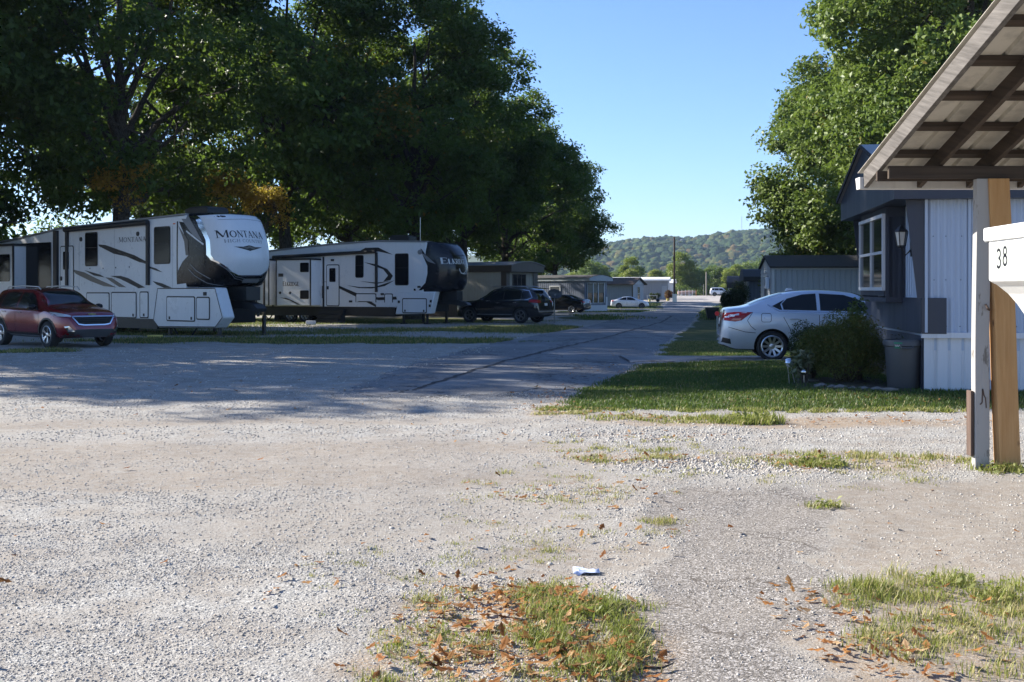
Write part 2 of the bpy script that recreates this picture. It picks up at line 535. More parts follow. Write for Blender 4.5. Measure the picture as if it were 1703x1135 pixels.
def masks(x, y):
    """grass cover, worn dirt, tar patch, loose stones, dry grass/leaf litter  (0..1 each)"""
    x = np.asarray(x, float); y = np.asarray(y, float)
    w = (fbm(x, y, 1.6, 3) - .5); w2 = fbm(x, y, .5, 9) - .5
    jx = x + w * .9 + w2 * .25; jy = y + w * .7 + w2 * .2
    # lawn right of the road
    lawn = smooth(-.15, .2, jx - road_r(y) - .12) * smooth(14.35, 14.75, jy) * (1 - smooth(110, 130, y))
    lawn_near = lawn
    w3 = fbm(x, y, 4.5, 14) - .5; jx = jx + w3 * 3.0 * smooth(18, 26, y); jy = jy + (w3 * 2.2 + w * 1.2) * smooth(18, 26, y)
    # strips of grass between the lots on the left
    left = ell(jx, jy, -6.0, 34.8, 7.5, 2.2, .4) + ell(jx, jy, -12, 40.5, 7, 2.2, .5) * .8 + ell(jx, jy, -4, 44, 4, 2.0, .5) * .7 + ell(jx, jy, -13.8, 28.2, 2.2, .9, .3)
    left = left + ell(jx, jy, .3, 45.5, 3.0, 5.0, .35) * .9 + ell(jx, jy, -12, 60, 12, 7, .4) + ell(jx, jy, 5.5, 66, 2.6, 6, .3) + ell(jx, jy, -20, 48, 9, 6, .4) * .7
    far = smooth(68, 80, y) * (1 - smooth(-.3, .3, jx - road_l(y) + .3)) * (1 - ell(jx, jy, 6, 84, 7, 7, .3)) * (1 - ell(jx, jy, 13, 122, 7, 8, .3))
    back = smooth(0, 3, jx - road_r(y)) * smooth(60, 80, y)
    bg_ = np.clip(far + back, 0, 1) * (1 - smooth(150, 158, y)) + smooth(246, 256, y + .12 * (x - 20))
    # foreground weed patches
    t1 = ell(jx, jy, .0, 5.0, .65, 1.0, .35)
    t2 = ell(jx, jy, 2.15, 5.15, .65, .85, .3)
    t3 = ell(jx, jy, 3.05, 10.25, 1.15, .55, .4) * .8 + ell(jx, jy, 1.05, 10.3, .75, .35, .4) * .7
    t4 = ell(jx, jy, 2.0, 13.5, 1.1, .42, .4) + ell(jx, jy, .7, 14.1, .5, .3, .4) * .6
    t5 = ell(jx, jy, .5, 8.4, .6, .35, .5) * .55 + ell(jx, jy, 1.0, 7.7, .22, .16, .5) * .8 + ell(jx, jy, 2.3, 8.1, .2, .12, .5) * .9
    weeds = np.clip(t1 + t2 + t3 + t4 + t5, 0, 1)
    grass = np.clip(lawn + left + bg_, 0, 1)
    # tar patch in front of the carport
    tar = smooth(-.05, .12, x + .9 * w + .35 * w2 - .33 - .20 * (y - 4.47)) * (1 - smooth(-.1, .15, x + 1.0 * w + .4 * w2 - 1.36 - .29 * (y - 4.7))) * (1 - smooth(8.6, 9.6, jy)) * (1 - .0)
    dirt = ell(jx, jy, 4.2, 7.6, 1.9, 1.3, .5) + ell(jx, jy, -3.2, 10.4, 4.0, 1.5, .6) * .85 + ell(jx, jy, -.9, 7.6, 1.7, 1.2, .6) * .75 + ell(jx, jy, -6.5, 13.5, 4, 1.3, .6) * .5
    dirt = dirt + ell(jx, jy, 3.9, 13.2, 2.2, .55, .5) * .8 + ell(jx, jy, .4, 6.5, .55, .5, .5) * .8
    right = smooth(-.1, .35, x + .9 * w + .3 * w2 - .5 - .20 * (y - 4.47)) * (1 - smooth(8.9, 9.7, jy)) * smooth(2, 3.5, y)
    tr = sum(np.exp(-((y + .5 * w - c0 - .10 * (x + 3) + .02 * (x + 3) ** 2) / .42) ** 2) for c0 in (9.2, 11.1, 13.3)) * (1 - smooth(.2, 1.4, x))
    dirt = np.clip(dirt + right + .75 * tr * (.5 + fbm(x, y, 1.4, 77)), 0, 1) * (1 - tar)
    litter = np.clip(ell(jx, jy, 3.8, 13.3, 2.0, .5, .5) + t3 * .5 + t4 * .5 + t1 * .8 + smooth(.3, .0, np.abs(jx - road_r(y))) * smooth(13, 15, y) * .8, 0, 1)
    stones = np.clip((.35 + 1.1 * fbm(x, y, 1.9, 40)) * (1 - .9 * dirt) * (1 - .93 * tar) * (1 - grass), 0, 1)
    return grass, dirt, tar, stones, weeds, litter


# ------------------------------------------------------------------ ground sheet
def axis_pts(spec):
    out = []
    for a, b, n in spec: out += list(np.linspace(a, b, n, endpoint=False))
    return np.array(out + [spec[-1][1]])


gx = axis_pts([(-4000, -300, 12), (-300, -40, 30), (-40, -9, 60), (-9, 7.5, 300), (7.5, 40, 80), (40, 300, 40), (300, 4000, 12)])
gy = axis_pts([(-400, -10, 10), (-10, 3.6, 20), (3.6, 16, 230), (16, 40, 150), (40, 170, 150), (170, 420, 30), (420, 6000, 20)])
GX, GY = np.meshgrid(gx, gy)
GZ = H(GX, GY)
near = 1 - smooth(30, 60, GY)
GZ = GZ + near * ((fbm(GX, GY, 2.6, 5) - .5) * .07 + (fbm(GX, GY, .6, 8) - .5) * .022) * smooth(2, 4, GY)
gm = masks(GX, GY)
GZ = GZ - .012 * gm[2] - .012 * gm[1]
# sink the sheet a little below the road so the road lies on it
onroad = smooth(-.15, .15, GX - road_l(GY)) * smooth(-.15, .15, road_r(GY) - GX) * (GY > 16.3) * (GY < 156)
GZ = np.where((onroad > .5) & (GY < 157), np.minimum(GZ, H(GX, GY)) - .014, GZ)
nx_, ny_ = len(gx), len(gy)
idx = np.arange(nx_ * ny_).reshape(ny_, nx_)
GF = np.stack([idx[:-1, :-1], idx[:-1, 1:], idx[1:, 1:], idx[1:, :-1]], -1).reshape(-1, 4)


def ground_z(x, y):
    """height of the ground sheet incl. its small undulations"""
    x = np.asarray(x, float); y = np.asarray(y, float)
    z = H(x, y) + (1 - smooth(30, 60, y)) * ((fbm(x, y, 2.6, 5) - .5) * .07 + (fbm(x, y, .6, 8) - .5) * .022) * smooth(2, 4, y)
    m = masks(x, y)
    return z - .012 * m[2] - .012 * m[1]


def ground_material():
    n = NT('gravel_and_soil'); p = n.pos()
    grass, dirt, tar, stones, weeds, litter = [n.attr(k) for k in ('grass', 'dirt', 'tar', 'stones', 'weeds', 'litter')]
    # crushed limestone: cells at three sizes, each stone with its own tone
    cols = []; hs = []
    for sc in (42, 75, 150):
        v = n.node('ShaderNodeTexVoronoi', Scale=sc); n.l(p, v.inputs['Vector'])
        sep = n.node('ShaderNodeSeparateColor'); n.l(v.outputs['Color'], sep.inputs[0])
        cols.append(n.ramp(sep.outputs[0], [(0, (.165, .163, .158)), (.25, (.295, .287, .268)), (.6, (.415, .405, .38)), (1, (.57, .56, .53))]))
        hs.append(n.math('SUBTRACT', 1.0, v.outputs['Distance']))
    big = n.ramp(n.noise(p, 3.1, 5), [(.42, 0), (.62, 1)])
    c = n.mix(big, cols[2], cols[1])
    c = n.mix(n.math('MULTIPLY', stones, n.ramp(n.noise(p, 1.3, 4), [(.4, .1), (.7, .8)])), c, cols[0])
    # fines between stones
    vf = n.node('ShaderNodeTexVoronoi', Scale=210); n.l(p, vf.inputs['Vector']); sf = n.node('ShaderNodeSeparateColor'); n.l(vf.outputs['Color'], sf.inputs[0])
    fines = n.mix(n.noise(p, 26, 6, .75), (.15, .125, .10), (.34, .29, .24))
    fines = n.mix(.5, fines, n.ramp(sf.outputs[0], [(0, (.10, .085, .07)), (.5, (.27, .235, .195)), (.85, (.36, .32, .275)), (1, (.58, .54, .50))]))
    fm = n.math('MULTIPLY', n.ramp(n.noise(p, 2.2, 6, .65), [(.38, 0), (.66, .75)]), 1.0)
    fm = n.math('MAXIMUM', fm, n.math('MULTIPLY', dirt, n.ramp(n.noise(p, 9, 6, .7), [(.25, .3), (.6, 1)])))
    c = n.mix(fm, c, fines)
    tint = n.noise(p, .35, 4)
    c = n.mix(n.ramp(tint, [(.35, 0), (.7, .35)]), c, n.mix(.5, c, (.34, .29, .24)))
    c = n.mix(n.ramp(n.noise(p, .8, 5, .6), [(.45, 0), (.75, .35)]), c, n.mix(.5, c, (.16, .135, .11)))
    # old tar with exposed chippings
    v = n.node('ShaderNodeTexVoronoi', Scale=110); n.l(p, v.inputs['Vector'])
    sep = n.node('ShaderNodeSeparateColor'); n.l(v.outputs['Color'], sep.inputs[0])
    tc = n.ramp(sep.outputs[0], [(0, (.08, .072, .064)), (.4, (.18, .163, .147)), (.8, (.31, .287, .265)), (1, (.54, .51, .485))])
    tc = n.mix(n.ramp(n.noise(p, 1.6, 5), [(.35, 0), (.7, .45)]), tc, (.29, .26, .225))
    crack = n.voro(n.mapping(n.node('ShaderNodeVectorMath', _operation='ADD', i0=p, i1=n.noise(p, 2, 3, .5, True)).outputs[0], (.35, .8, 1)), 1.1, 'DISTANCE_TO_EDGE')
    c2 = n.mix(n.ramp(crack, [(.002, .8), (.010, 0)]), tc, (.09, .075, .062))
    c = n.mix(n.ramp(n.math('ADD', tar, n.math('MULTIPLY', n.math('SUBTRACT', n.noise(p, 12, 5), .5), .9)), [(.22, 0), (.80, 1)]), c, c2)
    # litter: bits of dead grass
    lt = n.ramp(n.noise(n.mapping(p, (60, 160, 60)), 1, 5, .75), [(.47, 0), (.56, 1)])
    c = n.mix(n.math('MULTIPLY', lt, n.math('MULTIPLY', n.math('ADD', litter, n.math('MULTIPLY', weeds, .5), clamp=True), .8)), c, (.33, .20, .085))
    # turf soil
    soil = n.mix(n.noise(p, 14, 6, .7), (.035, .04, .014), (.10, .12, .035))
    soil = n.mix(n.ramp(n.noise(p, 1.1, 5), [(.45, 0), (.7, .6)]), soil, (.17, .15, .06))
    gmask = n.ramp(n.math('ADD', grass, n.math('MULTIPLY', n.math('SUBTRACT', n.noise(p, 5, 5, .65), .5), .8)), [(.4, 0), (.6, 1)])
    c = n.mix(gmask, c, soil)
    hgt = n.math('ADD', n.math('MULTIPLY', hs[0], n.math('MULTIPLY', stones, .8)), n.math('ADD', n.math('MULTIPLY', hs[1], .5), n.math('MULTIPLY', hs[2], .3)))
    hgt = n.math('MULTIPLY', hgt, n.math('SUBTRACT', 1.0, n.math('MULTIPLY', fm, .75)))
    hgt = n.math('ADD', hgt, n.math('MULTIPLY', n.noise(p, 70, 4), .5))
    n.bump(hgt, .7, .010)
    c = n.mix(1.0, c, (.915, .91, .89), 'MULTIPLY')
    return n.done(c, .95, 0, .15)


M_GROUND = ground_material()
me = np_mesh('ground', np.stack([GX.ravel(), GY.ravel(), GZ.ravel()], -1), GF, M_GROUND,
             {k: v.ravel() for k, v in zip(('grass', 'dirt', 'tar', 'stones', 'weeds', 'litter'), gm)}, True)
tag(link('ground', me), kind='structure')


# ------------------------------------------------------------------ road, driveway, far lot
def road_material(name, c1, c2, chips=.5, crackw=.012):
    n = NT(name); p = n.pos()
    v = n.node('ShaderNodeTexVoronoi', Scale=85); n.l(p, v.inputs['Vector'])
    sep = n.node('ShaderNodeSeparateColor'); n.l(v.outputs['Color'], sep.inputs[0])
    c = n.ramp(sep.outputs[0], [(0, [x * .7 for x in c1]), (.6, c1), (1, c2)])
    c = n.mix(n.ramp(n.noise(p, .5, 6, .6), [(.35, 0), (.7, .6)]), c, [x * 1.25 for x in c2])
    c = n.mix(n.ramp(n.noise(n.mapping(p, (1.0, .12, 1), (0, 0, -.2)), 1.4, 5, .6), [(.5, 0), (.75, .55)]), c, [x * .55 for x in c1])
    wv = n.node('ShaderNodeVectorMath', _operation='ADD', i0=p, i1=n.node('ShaderNodeVectorMath', _operation='SCALE', i0=n.noise(p, 1.2, 4, .6, True), Scale=1.4).outputs[0]).outputs[0]
    cr = n.voro(n.mapping(wv, (.33, .11, 1)), 1.0, 'DISTANCE_TO_EDGE')
    c = n.mix(n.ramp(cr, [(crackw * .3, .9), (crackw, 0)]), c, (.03, .028, .026))
    n.bump(n.math('ADD', v.outputs['Distance'], n.math('MULTIPLY', n.noise(p, 6, 5), 1.5)), .5, .006)
    return n.done(c, .9, 0, .25)


M_ROAD = road_material('worn_asphalt', (.138, .139, .14), (.24, .238, .235))
rows = []
for yy in np.concatenate([np.linspace(14.9, 40, 150), np.linspace(40.5, 155.5, 160)]):
    l, r = float(road_l(yy)), float(road_r(yy))
    e = .32 if yy > 17 else .9
    l += (float(fbm(1.3, yy, 1.1, 61)) - .5) * e * 1.6; r += (float(fbm(7.7, yy, .8, 62)) - .5) * e
    rows.append([(l + (r - l) * t, yy + (1.2 * (float(fbm(t * 6, .3, 1.0, 63)) - .5) + .5 * (float(fbm(t * 20, .3, 1.0, 66)) - .5) if yy < 15 else 0),
                  h(l + (r - l) * t, yy) + .004 + .022 * math.sin(PI * t) * float(smooth(16.5, 19, yy)) - (.02 if t in (0, 1) else 0) - .045 * float(smooth(16.6, 14.9, yy + 1.0 * (float(fbm(l + (r - l) * t, yy, 1.1, 67)) - .5)))) for t in np.linspace(0, 1, 15)])
mb = MB(); mb.rows(rows); tag(mb.build('road', M_ROAD, sa=60), kind='structure')

# long crack with a tar seam down the road, a pot hole lip
mb = MB(); P_ = []
for (xa, ya), (xb, yb) in zip([(-1.75, 16.5), (-1.0, 20), (-.28, 23.6), (.73, 27.6), (3.2, 36.5), (7.5, 55)], [(-1.0, 20), (-.28, 23.6), (.73, 27.6), (3.2, 36.5), (7.5, 55), (10.5, 72)]):
    for k in range(22): P_.append((xa + (xb - xa) * k / 22, ya + (yb - ya) * k / 22))
rows = []
for x, y in P_:
    x += (float(fbm(x, y, .9, 68)) - .5) * .35; w_ = .018 + .06 * max(0, float(fbm(x, y, .5, 69)) - .38) + .0008 * y
    f = (x - float(road_l(y))) / float(road_r(y) - road_l(y)); zz = h(x, y) + .012 + .024 * math.sin(PI * f) * float(smooth(16.5, 19, y)) - .02 * float(smooth(18, 16.5, y))
    rows.append([(x - w_, y, zz), (x + w_, y, zz)])
mb.rows(rows); tag(mb.build('road_seam', plain('tar_seam', (.022, .021, .02), .8)), kind='structure')

M_DRIVE = road_material('driveway_concrete', (.20, .195, .19), (.30, .29, .28))
mb = MB()
rows = []
for xx in np.linspace(2.55, 6.2, 24):
    y0 = 23.3 + (float(fbm(xx, 2, .7, 71)) - .5) * .5 - .25 * (xx - 3); y1 = 26.3 + (float(fbm(xx, 5, .7, 72)) - .5) * .5
    rows.append([(xx, y0 + (y1 - y0) * t, h(xx, y0 + (y1 - y0) * t) + .045 - (.05 if t in (0, 1) else 0)) for t in np.linspace(0, 1, 8)])
mb.rows(rows); tag(mb.build('driveway', M_DRIVE, sa=60), kind='structure')
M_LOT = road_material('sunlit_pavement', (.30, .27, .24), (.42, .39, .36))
mb = MB(); rows = []
for yy in np.linspace(155.6, 252, 30):
    rows.append([(xx, yy - .10 * (xx - 24) * (yy - 155) / 95, h(xx, yy) + .03) for xx in np.linspace(21.5, 95, 20)])
mb.rows(rows); tag(mb.build('parking_lot', M_LOT, sa=60), kind='structure')
# ------------------------------------------------------------------ leaves and trees
def leaf_cloud(P, N, L, rng, aspect=.55, droop=.25, out=None, kind='kite', upb=.7):
    """one bent leaf per row of P; N: mean normal; L: length per leaf"""
    n = len(P)
    nr = rng.normal(size=(n, 3)) * .75 + np.array([0, 0, upb]); nr += N * .5
    nr /= np.linalg.norm(nr, axis=1)[:, None]
    d = rng.normal(size=(n, 3)); d -= nr * np.sum(d * nr, 1)[:, None]; d /= np.linalg.norm(d, axis=1)[:, None]
    s = np.cross(nr, d)
    L = L[:, None]
    if kind == 'kite':
        tip = P + d * L - nr * L * droop; w = P + d * L * .5
        a = w + s * L * aspect * .5 + nr * L * .06; b = w - s * L * aspect * .5 + nr * L * .06
        V = np.stack([P, a, tip, b], 1).reshape(-1, 3)
        F = np.arange(n * 4).reshape(n, 4)
        return V, F, 4
    # lobed (oak like): fan of 2 quads + 2 tips as one ring of 8 verts -> two quads per side
    pts = [(0, 0, 0), (.30, .30, .03), (.42, .12, .02), (.66, .34, 0), (1, 0, -droop), (.66, -.34, 0), (.42, -.12, .02), (.30, -.30, .03)]
    V = np.stack([P + d * L * u + s * L * v * aspect * 2 + nr * L * w for u, v, w in pts], 1).reshape(-1, 3)
    base = (np.arange(n) * 8)[:, None]
    F = np.concatenate([base + np.array([0, 1, 2, 6]), base + np.array([2, 3, 4, 4]) * 0 + np.array([2, 3, 4, 6]), base + np.array([0, 6, 7, 7]) * 0 + np.array([0, 2, 6, 7]), base + np.array([4, 5, 6, 2])], 0)
    return V, F, 8


def make_tree(seed, ht, cr, base, tr=.38, n_limb=9, clumps=900, leaves=85, leaf=.19, flat=.75, lean=(0, 0), autumn=0, mats=None, low=0, pointy=.0, clump_r=.62, nl=46, lump=1.0):
    """trunk with limbs + crown. returns (trunk mesh, crown mesh)"""
    rng = np.random.default_rng(seed)
    mb = MB()
    top = np.array([lean[0], lean[1], ht * .86])
    K = 10
    tpts = [np.array([0, 0, -.3])]
    for i in range(1, K + 1):
        t = i / K
        tpts.append(np.array([lean[0] * t + rng.normal() * .12 * t * cr / 6, lean[1] * t + rng.normal() * .12 * t * cr / 6, ht * .86 * t]))
    rad = [tr * 1.45] + [tr * (1 - .86 * (i / K) ** .85) for i in range(1, K + 1)]
    mb.tube(tpts, rad, 9)

    def tp(z):
        z = min(max(z, 0), ht * .85); f = z / (ht * .86) * K; i = min(int(f), K - 1)
        return tpts[i] + (tpts[i + 1] - tpts[i]) * (f - i), rad[i] + (rad[i + 1] - rad[i]) * (f - i)

    ctr = (base + ht) / 2; hz = (ht - base) / 2

    def env(u):     # envelope radius factor by height 0..1
        return (math.sin(PI * (u * .86 + .10)) ** .55) * (1 - pointy * u)
    # limbs
    ends = []
    for i in range(n_limb):
        a = 2 * PI * (i * .382 + rng.random() * .12); u = .05 + .85 * (i + .5) / n_limb
        zt = base + (ht - base) * u; r_ = cr * env(u) * (.62 + .2 * rng.random())
        z0 = base * .75 + (zt - base) * .45 + rng.random() * .6
        p0, r0 = tp(z0); end = np.array([math.cos(a) * r_ + lean[0] * u, math.sin(a) * r_ + lean[1] * u, zt])
        P = []
        for t in np.linspace(0, 1, 7):
            q = p0 + (end - p0) * t; q[2] += math.sin(PI * t) * (.10 * r_ if u > .25 else -.02 * r_); q += rng.normal(size=3) * .12 * (t > 0) * (t < 1)
            P.append(q)
        rr = [r0 * .62 * (1 - .85 * t) + .012 for t in np.linspace(0, 1, 7)]
        mb.tube(P, rr, 6, caps=False); ends.append(P)
        for k in range(5):
            t0 = rng.integers(2, 6); q0 = P[t0]; q1 = q0 + rng.normal(size=3) * np.array([1, 1, .7]) * cr * .28 + np.array([0, 0, .3]); qm = (q0 + q1) / 2 + rng.normal(size=3) * .25
            mb.tube([q0, qm, q1], [rr[t0] * .6, rr[t0] * .4, .012], 5, caps=False); ends.append([q0, qm, q1])
    # clumps: inside the envelope, denser to the outside, grouped in bigger lumps
    lumps = []
    for i in range(nl):
        u = rng.random() ** .9; a = rng.random() * 2 * PI; r_ = cr * env(u) * (.45 + .5 * rng.random() ** .6)
        lumps.append((math.cos(a) * r_ + lean[0] * u, math.sin(a) * r_ + lean[1] * u, base + (ht - base) * u))
    lumps = np.array(lumps); lr = lump * cr * (.20 + .13 * rng.random(nl))
    which = rng.integers(0, nl, clumps)
    dirs = rng.normal(size=(clumps, 3)); dirs /= np.linalg.norm(dirs, axis=1)[:, None]
    C = lumps[which] + dirs * (lr[which] * (.35 + .75 * rng.random(clumps) ** .5))[:, None] * np.array([1, 1, flat])
    if low:     # hanging lower branches
        k = int(clumps * low); a = rng.random(k) * 2 * PI; r_ = cr * (.5 + .55 * rng.random(k))
        C[:k] = np.stack([np.cos(a) * r_, np.sin(a) * r_, base - 1.6 + 2.2 * rng.random(k)], -1)
    # twigs to a share of the clumps
    axis = np.array([tp(max(c[2] - .25 * cr, base * .8))[0] for c in C[:260]])
    for c, ax in list(zip(C[:260], axis))[::2]:
        q0 = c + (ax - c) * .45; mb.tube([q0, (q0 + c) / 2 + rng.normal(size=3) * .15, c], [.03, .02, .008], 4, caps=False)
    per = np.maximum(8, (leaves * (.5 + rng.random(clumps))).astype(int))
    ci = np.repeat(np.arange(clumps), per); n = len(ci)
    off = rng.normal(size=(n, 3)); off *= (1.75 * rng.random(n) ** .45 / np.linalg.norm(off, axis=1))[:, None]; off = off * np.array([1, 1, .6]) * clump_r * (.6 + .7 * rng.random(clumps))[ci][:, None]
    P = C[ci] + off
    ax = np.array([0, 0, ctr]); N = P - ax; N /= np.linalg.norm(N, axis=1)[:, None] + 1e-6
    V, F, k = leaf_cloud(P, N, leaf * (.65 + .7 * rng.random(n)), rng)
    lv = np.clip(rng.random(clumps)[ci] * .6 + rng.random(n) * .4, 0, 1)
    au = np.zeros(n)
    if autumn:
        cl = rng.random(nl) < autumn; au = np.where(cl[which[ci]], (rng.random(n) < .4) * (.4 + .6 * rng.random(n)), (rng.random(n) < autumn * .12) * .8)
    crown = np_mesh('crown', V, F, mats[1], {'lv': np.repeat(lv, k), 'au': np.repeat(au, k)})
    trunk = mb.mesh('trunk', mats[0], 60)
    return trunk, crown


def bark(name, c1, c2):
    n = NT(name); p = n.coord()
    v = n.voro(n.mapping(p, (9, 9, 1.4)), 2, 'DISTANCE_TO_EDGE')
    c = n.mix(n.ramp(v, [(.02, 0), (.2, 1)]), c1, c2); c = n.mix(n.math('MULTIPLY', n.noise(p, 2, 4), .5), c, c1)
    n.bump(v, .9, .03); return n.done(c, .95, 0, .1)


M_BARK = bark('oak_bark', (.035, .03, .025), (.10, .088, .072))
M_BARK2 = bark('pale_bark', (.13, .115, .095), (.27, .245, .21))
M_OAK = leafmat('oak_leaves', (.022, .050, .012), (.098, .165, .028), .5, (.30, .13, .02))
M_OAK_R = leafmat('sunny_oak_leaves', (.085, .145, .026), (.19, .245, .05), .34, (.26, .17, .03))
M_FAR = leafmat('yellow_green_leaves', (.17, .24, .04), (.34, .36, .06), .35, (.30, .22, .03))
M_FARD = leafmat('mid_green_leaves', (.10, .17, .04), (.20, .26, .06), .35, (.25, .15, .03))

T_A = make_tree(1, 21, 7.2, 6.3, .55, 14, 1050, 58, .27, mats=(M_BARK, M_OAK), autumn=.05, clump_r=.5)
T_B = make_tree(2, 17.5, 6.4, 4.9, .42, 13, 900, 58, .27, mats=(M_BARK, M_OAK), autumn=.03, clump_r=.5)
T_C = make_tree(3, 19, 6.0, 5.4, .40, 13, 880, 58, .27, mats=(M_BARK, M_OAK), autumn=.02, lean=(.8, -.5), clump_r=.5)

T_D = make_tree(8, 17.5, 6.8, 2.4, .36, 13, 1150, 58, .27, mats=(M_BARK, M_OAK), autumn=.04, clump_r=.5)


def tree(meshes, x, y, rz, sc, label, group=None, name='oak_tree', sz=1):
    t = empty(name, (x, y, h(x, y)), rz, label, 'tree', group)
    t.scale = (sc, sc, sc * sz)
    link('trunk', meshes[0], t); link('crown', meshes[1], t)
    return t


G1 = 'oaks in the row behind the trailers'
LEFT = [
    (T_A, -18.2, 51.0, .3, .98, 1.0, 'tall dark oak whose thick trunk rises behind the camper next to the red car'),
    (T_B, -12.6, 61, 2.1, 1.1, 1.08, 'large dark oak with spreading boughs rising above the rear of the second camper'),
    (T_C, -10.6, 73, 4.0, 1.05, 1, 'dark oak with a slanting forked stem behind the middle of the second camper'),
    (T_A, -5.6, 63, 1.4, .86, 1.02, 'dark oak rising high over the black front cap of the second camper'),
    (T_C, -3.2, 77, 3.1, 1.0, 1.02, 'dark oak between the black capped camper and the brown roofed home'),
    (T_B, -.6, 86, 5.2, .98, .98, 'dark oak standing over the brown roofed trailer home'),
    (T_C, 4.2, 105, 2.6, .86, .90, 'dark oak at the far end of the row, over the bowed eave trailer home'),
    (T_D, -25.6, 46.0, 3.3, 1.1, 1.1, 'dark oak overhanging the camper rear at the left edge'),
    (T_C, -22.5, 66, .8, 1.1, 1.05, 'shaded oak deeper in the grove at the left edge behind the first camper'),
    (T_A, -20, 84, 2.2, 1, 1, 'shaded oak in the back of the grove between the two campers'),
    (T_B, -11, 96, 1.2, 1.05, 1.0, 'shaded oak in the back of the grove beyond the second camper'),
]
LEFT += [(T_B, 1.5, 112, .4, 1.0, 1.0, 'dark oak behind the end of the row, nearest of the hidden four'), (T_C, 1.0, 128, 1.9, .95, 1.0, 'dark oak behind the end of the row, second of the hidden four'),
         (T_B, 2.5, 143, 3.5, .98, 1.0, 'dark oak behind the end of the row, third of the hidden four'), (T_C, 2.0, 158, 5.1, 1.0, 1.0, 'dark oak behind the end of the row, furthest of the hidden four')]
for m, x, y, rz, s, sz, lab in LEFT: tree(m, x, y, rz, s, lab, G1, sz=sz)
# the same row goes on towards the left, off the frame; these shade the front of the lot
for m, x, y, rz, s, sz, lab in [(T_C, -33.5, 42.0, 4.4, 1.0, 1.0, 'lighter crowned oak further left of the camper, out of the frame'), (T_A, -25.0, 33.6, 1.0, 1.08, 1.06, 'oak left of the camper, out of the frame, shading the gravel lot'),
                                (T_A, -37, 50, 3.4, 1.1, 1.1, 'oak far left behind the camper, out of the frame')]:
    tree(m, x, y, rz, s, lab, G1, sz=sz)

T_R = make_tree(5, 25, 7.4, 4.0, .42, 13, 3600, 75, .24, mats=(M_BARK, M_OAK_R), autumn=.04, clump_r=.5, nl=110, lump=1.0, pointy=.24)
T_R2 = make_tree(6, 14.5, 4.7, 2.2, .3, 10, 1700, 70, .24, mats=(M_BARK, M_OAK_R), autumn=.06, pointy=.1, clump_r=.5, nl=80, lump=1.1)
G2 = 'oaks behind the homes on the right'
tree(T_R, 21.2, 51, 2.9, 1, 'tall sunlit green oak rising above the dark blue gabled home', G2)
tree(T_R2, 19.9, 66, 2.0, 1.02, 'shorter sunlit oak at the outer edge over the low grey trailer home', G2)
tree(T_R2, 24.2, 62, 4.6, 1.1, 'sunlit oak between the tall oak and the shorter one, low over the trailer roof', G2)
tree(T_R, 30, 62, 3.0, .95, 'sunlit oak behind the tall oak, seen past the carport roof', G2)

M_ORANGE = leafmat('orange_leaves', (.42, .19, .03), (.55, .36, .06), .6, (.20, .07, .02))
T_O = make_tree(41, 8.2, 1.5, 5.6, .09, 6, 60, 36, .20, mats=(M_BARK, M_ORANGE), autumn=.3, clump_r=.4, nl=14)
for x, y, rz, s, lab in [(-13.9, 53.5, .4, .88, 'slender orange leaved tree above the rounded white camper nose'), (-12.3, 54.5, 2.4, .80, 'slender rusty leaved tree just right of the white camper nose'), (-16.6, 47.5, 3.9, .86, 'slender orange leaved tree close in front of the thick oak trunk')]:
    tree(T_O, x, y, rz, s, lab, 'slender autumn trees', 'autumn_tree')

# mid distance trees along the field edge
T_F = make_tree(21, 9.5, 3.6, .6, .2, 7, 300, 62, .34, mats=(M_BARK, M_FAR), clump_r=.6, pointy=.15)
T_G = make_tree(22, 8.5, 3.9, .4, .2, 7, 300, 62, .34, mats=(M_BARK, M_FARD), clump_r=.62)
T_F2 = make_tree(23, 9, 3.2, .5, .2, 7, 260, 60, .34, mats=(M_BARK, M_FAR), clump_r=.6, pointy=.35)
G3 = 'field edge trees in front of the hill'


def px(x, D): return (x - 851.5) / 1826 * D


FAR = [(T_G, 985, 262, 1.35, 'mid green field tree right beside the dark oak row'), (T_F, 1002, 275, 1.0, 'pale green tree next to the dark oak row before the hill'),
       (T_G, 1028, 270, 1.0, 'low mid green tree behind the brown roofed shed home'), (T_F, 1050, 265, 1.25, 'bright yellow green round tree above the white roof'),
       (T_F2, 1090, 270, .95, 'small pointed yellow tree just left of the lamp pole'), (T_F, 1133, 262, 1.40, 'large yellow green tree directly behind the lamp pole'),
       (T_G, 1112, 300, 1.0, 'mid green tree behind the lamp pole on its left'), (T_G, 1160, 262, 1.05, 'round green tree between the lamp pole and the thin grey pole'),
       (T_G, 1190, 268, 1.15, 'broad dark green tree above the white parked car'), (T_F2, 1213, 255, .95, 'bright green tree beside the dark awning on the right'),
       (T_F, 1226, 262, 1.0, 'yellow green tree half hidden behind the dark awning'), (T_G, 1248, 275, 1.3, 'green field tree over the dark roofed home on the right'),
       (T_G, 1275, 290, 1.5, 'green field tree over the gap between the right hand homes'), (T_F, 960, 290, 1.1, 'green field tree mostly behind the dark oaks')]
for k, (m, X, D, s, lab) in enumerate(FAR):
    tree(m, px(X, D), D, k * 1.7, s * .72, lab, G3, 'field_tree')

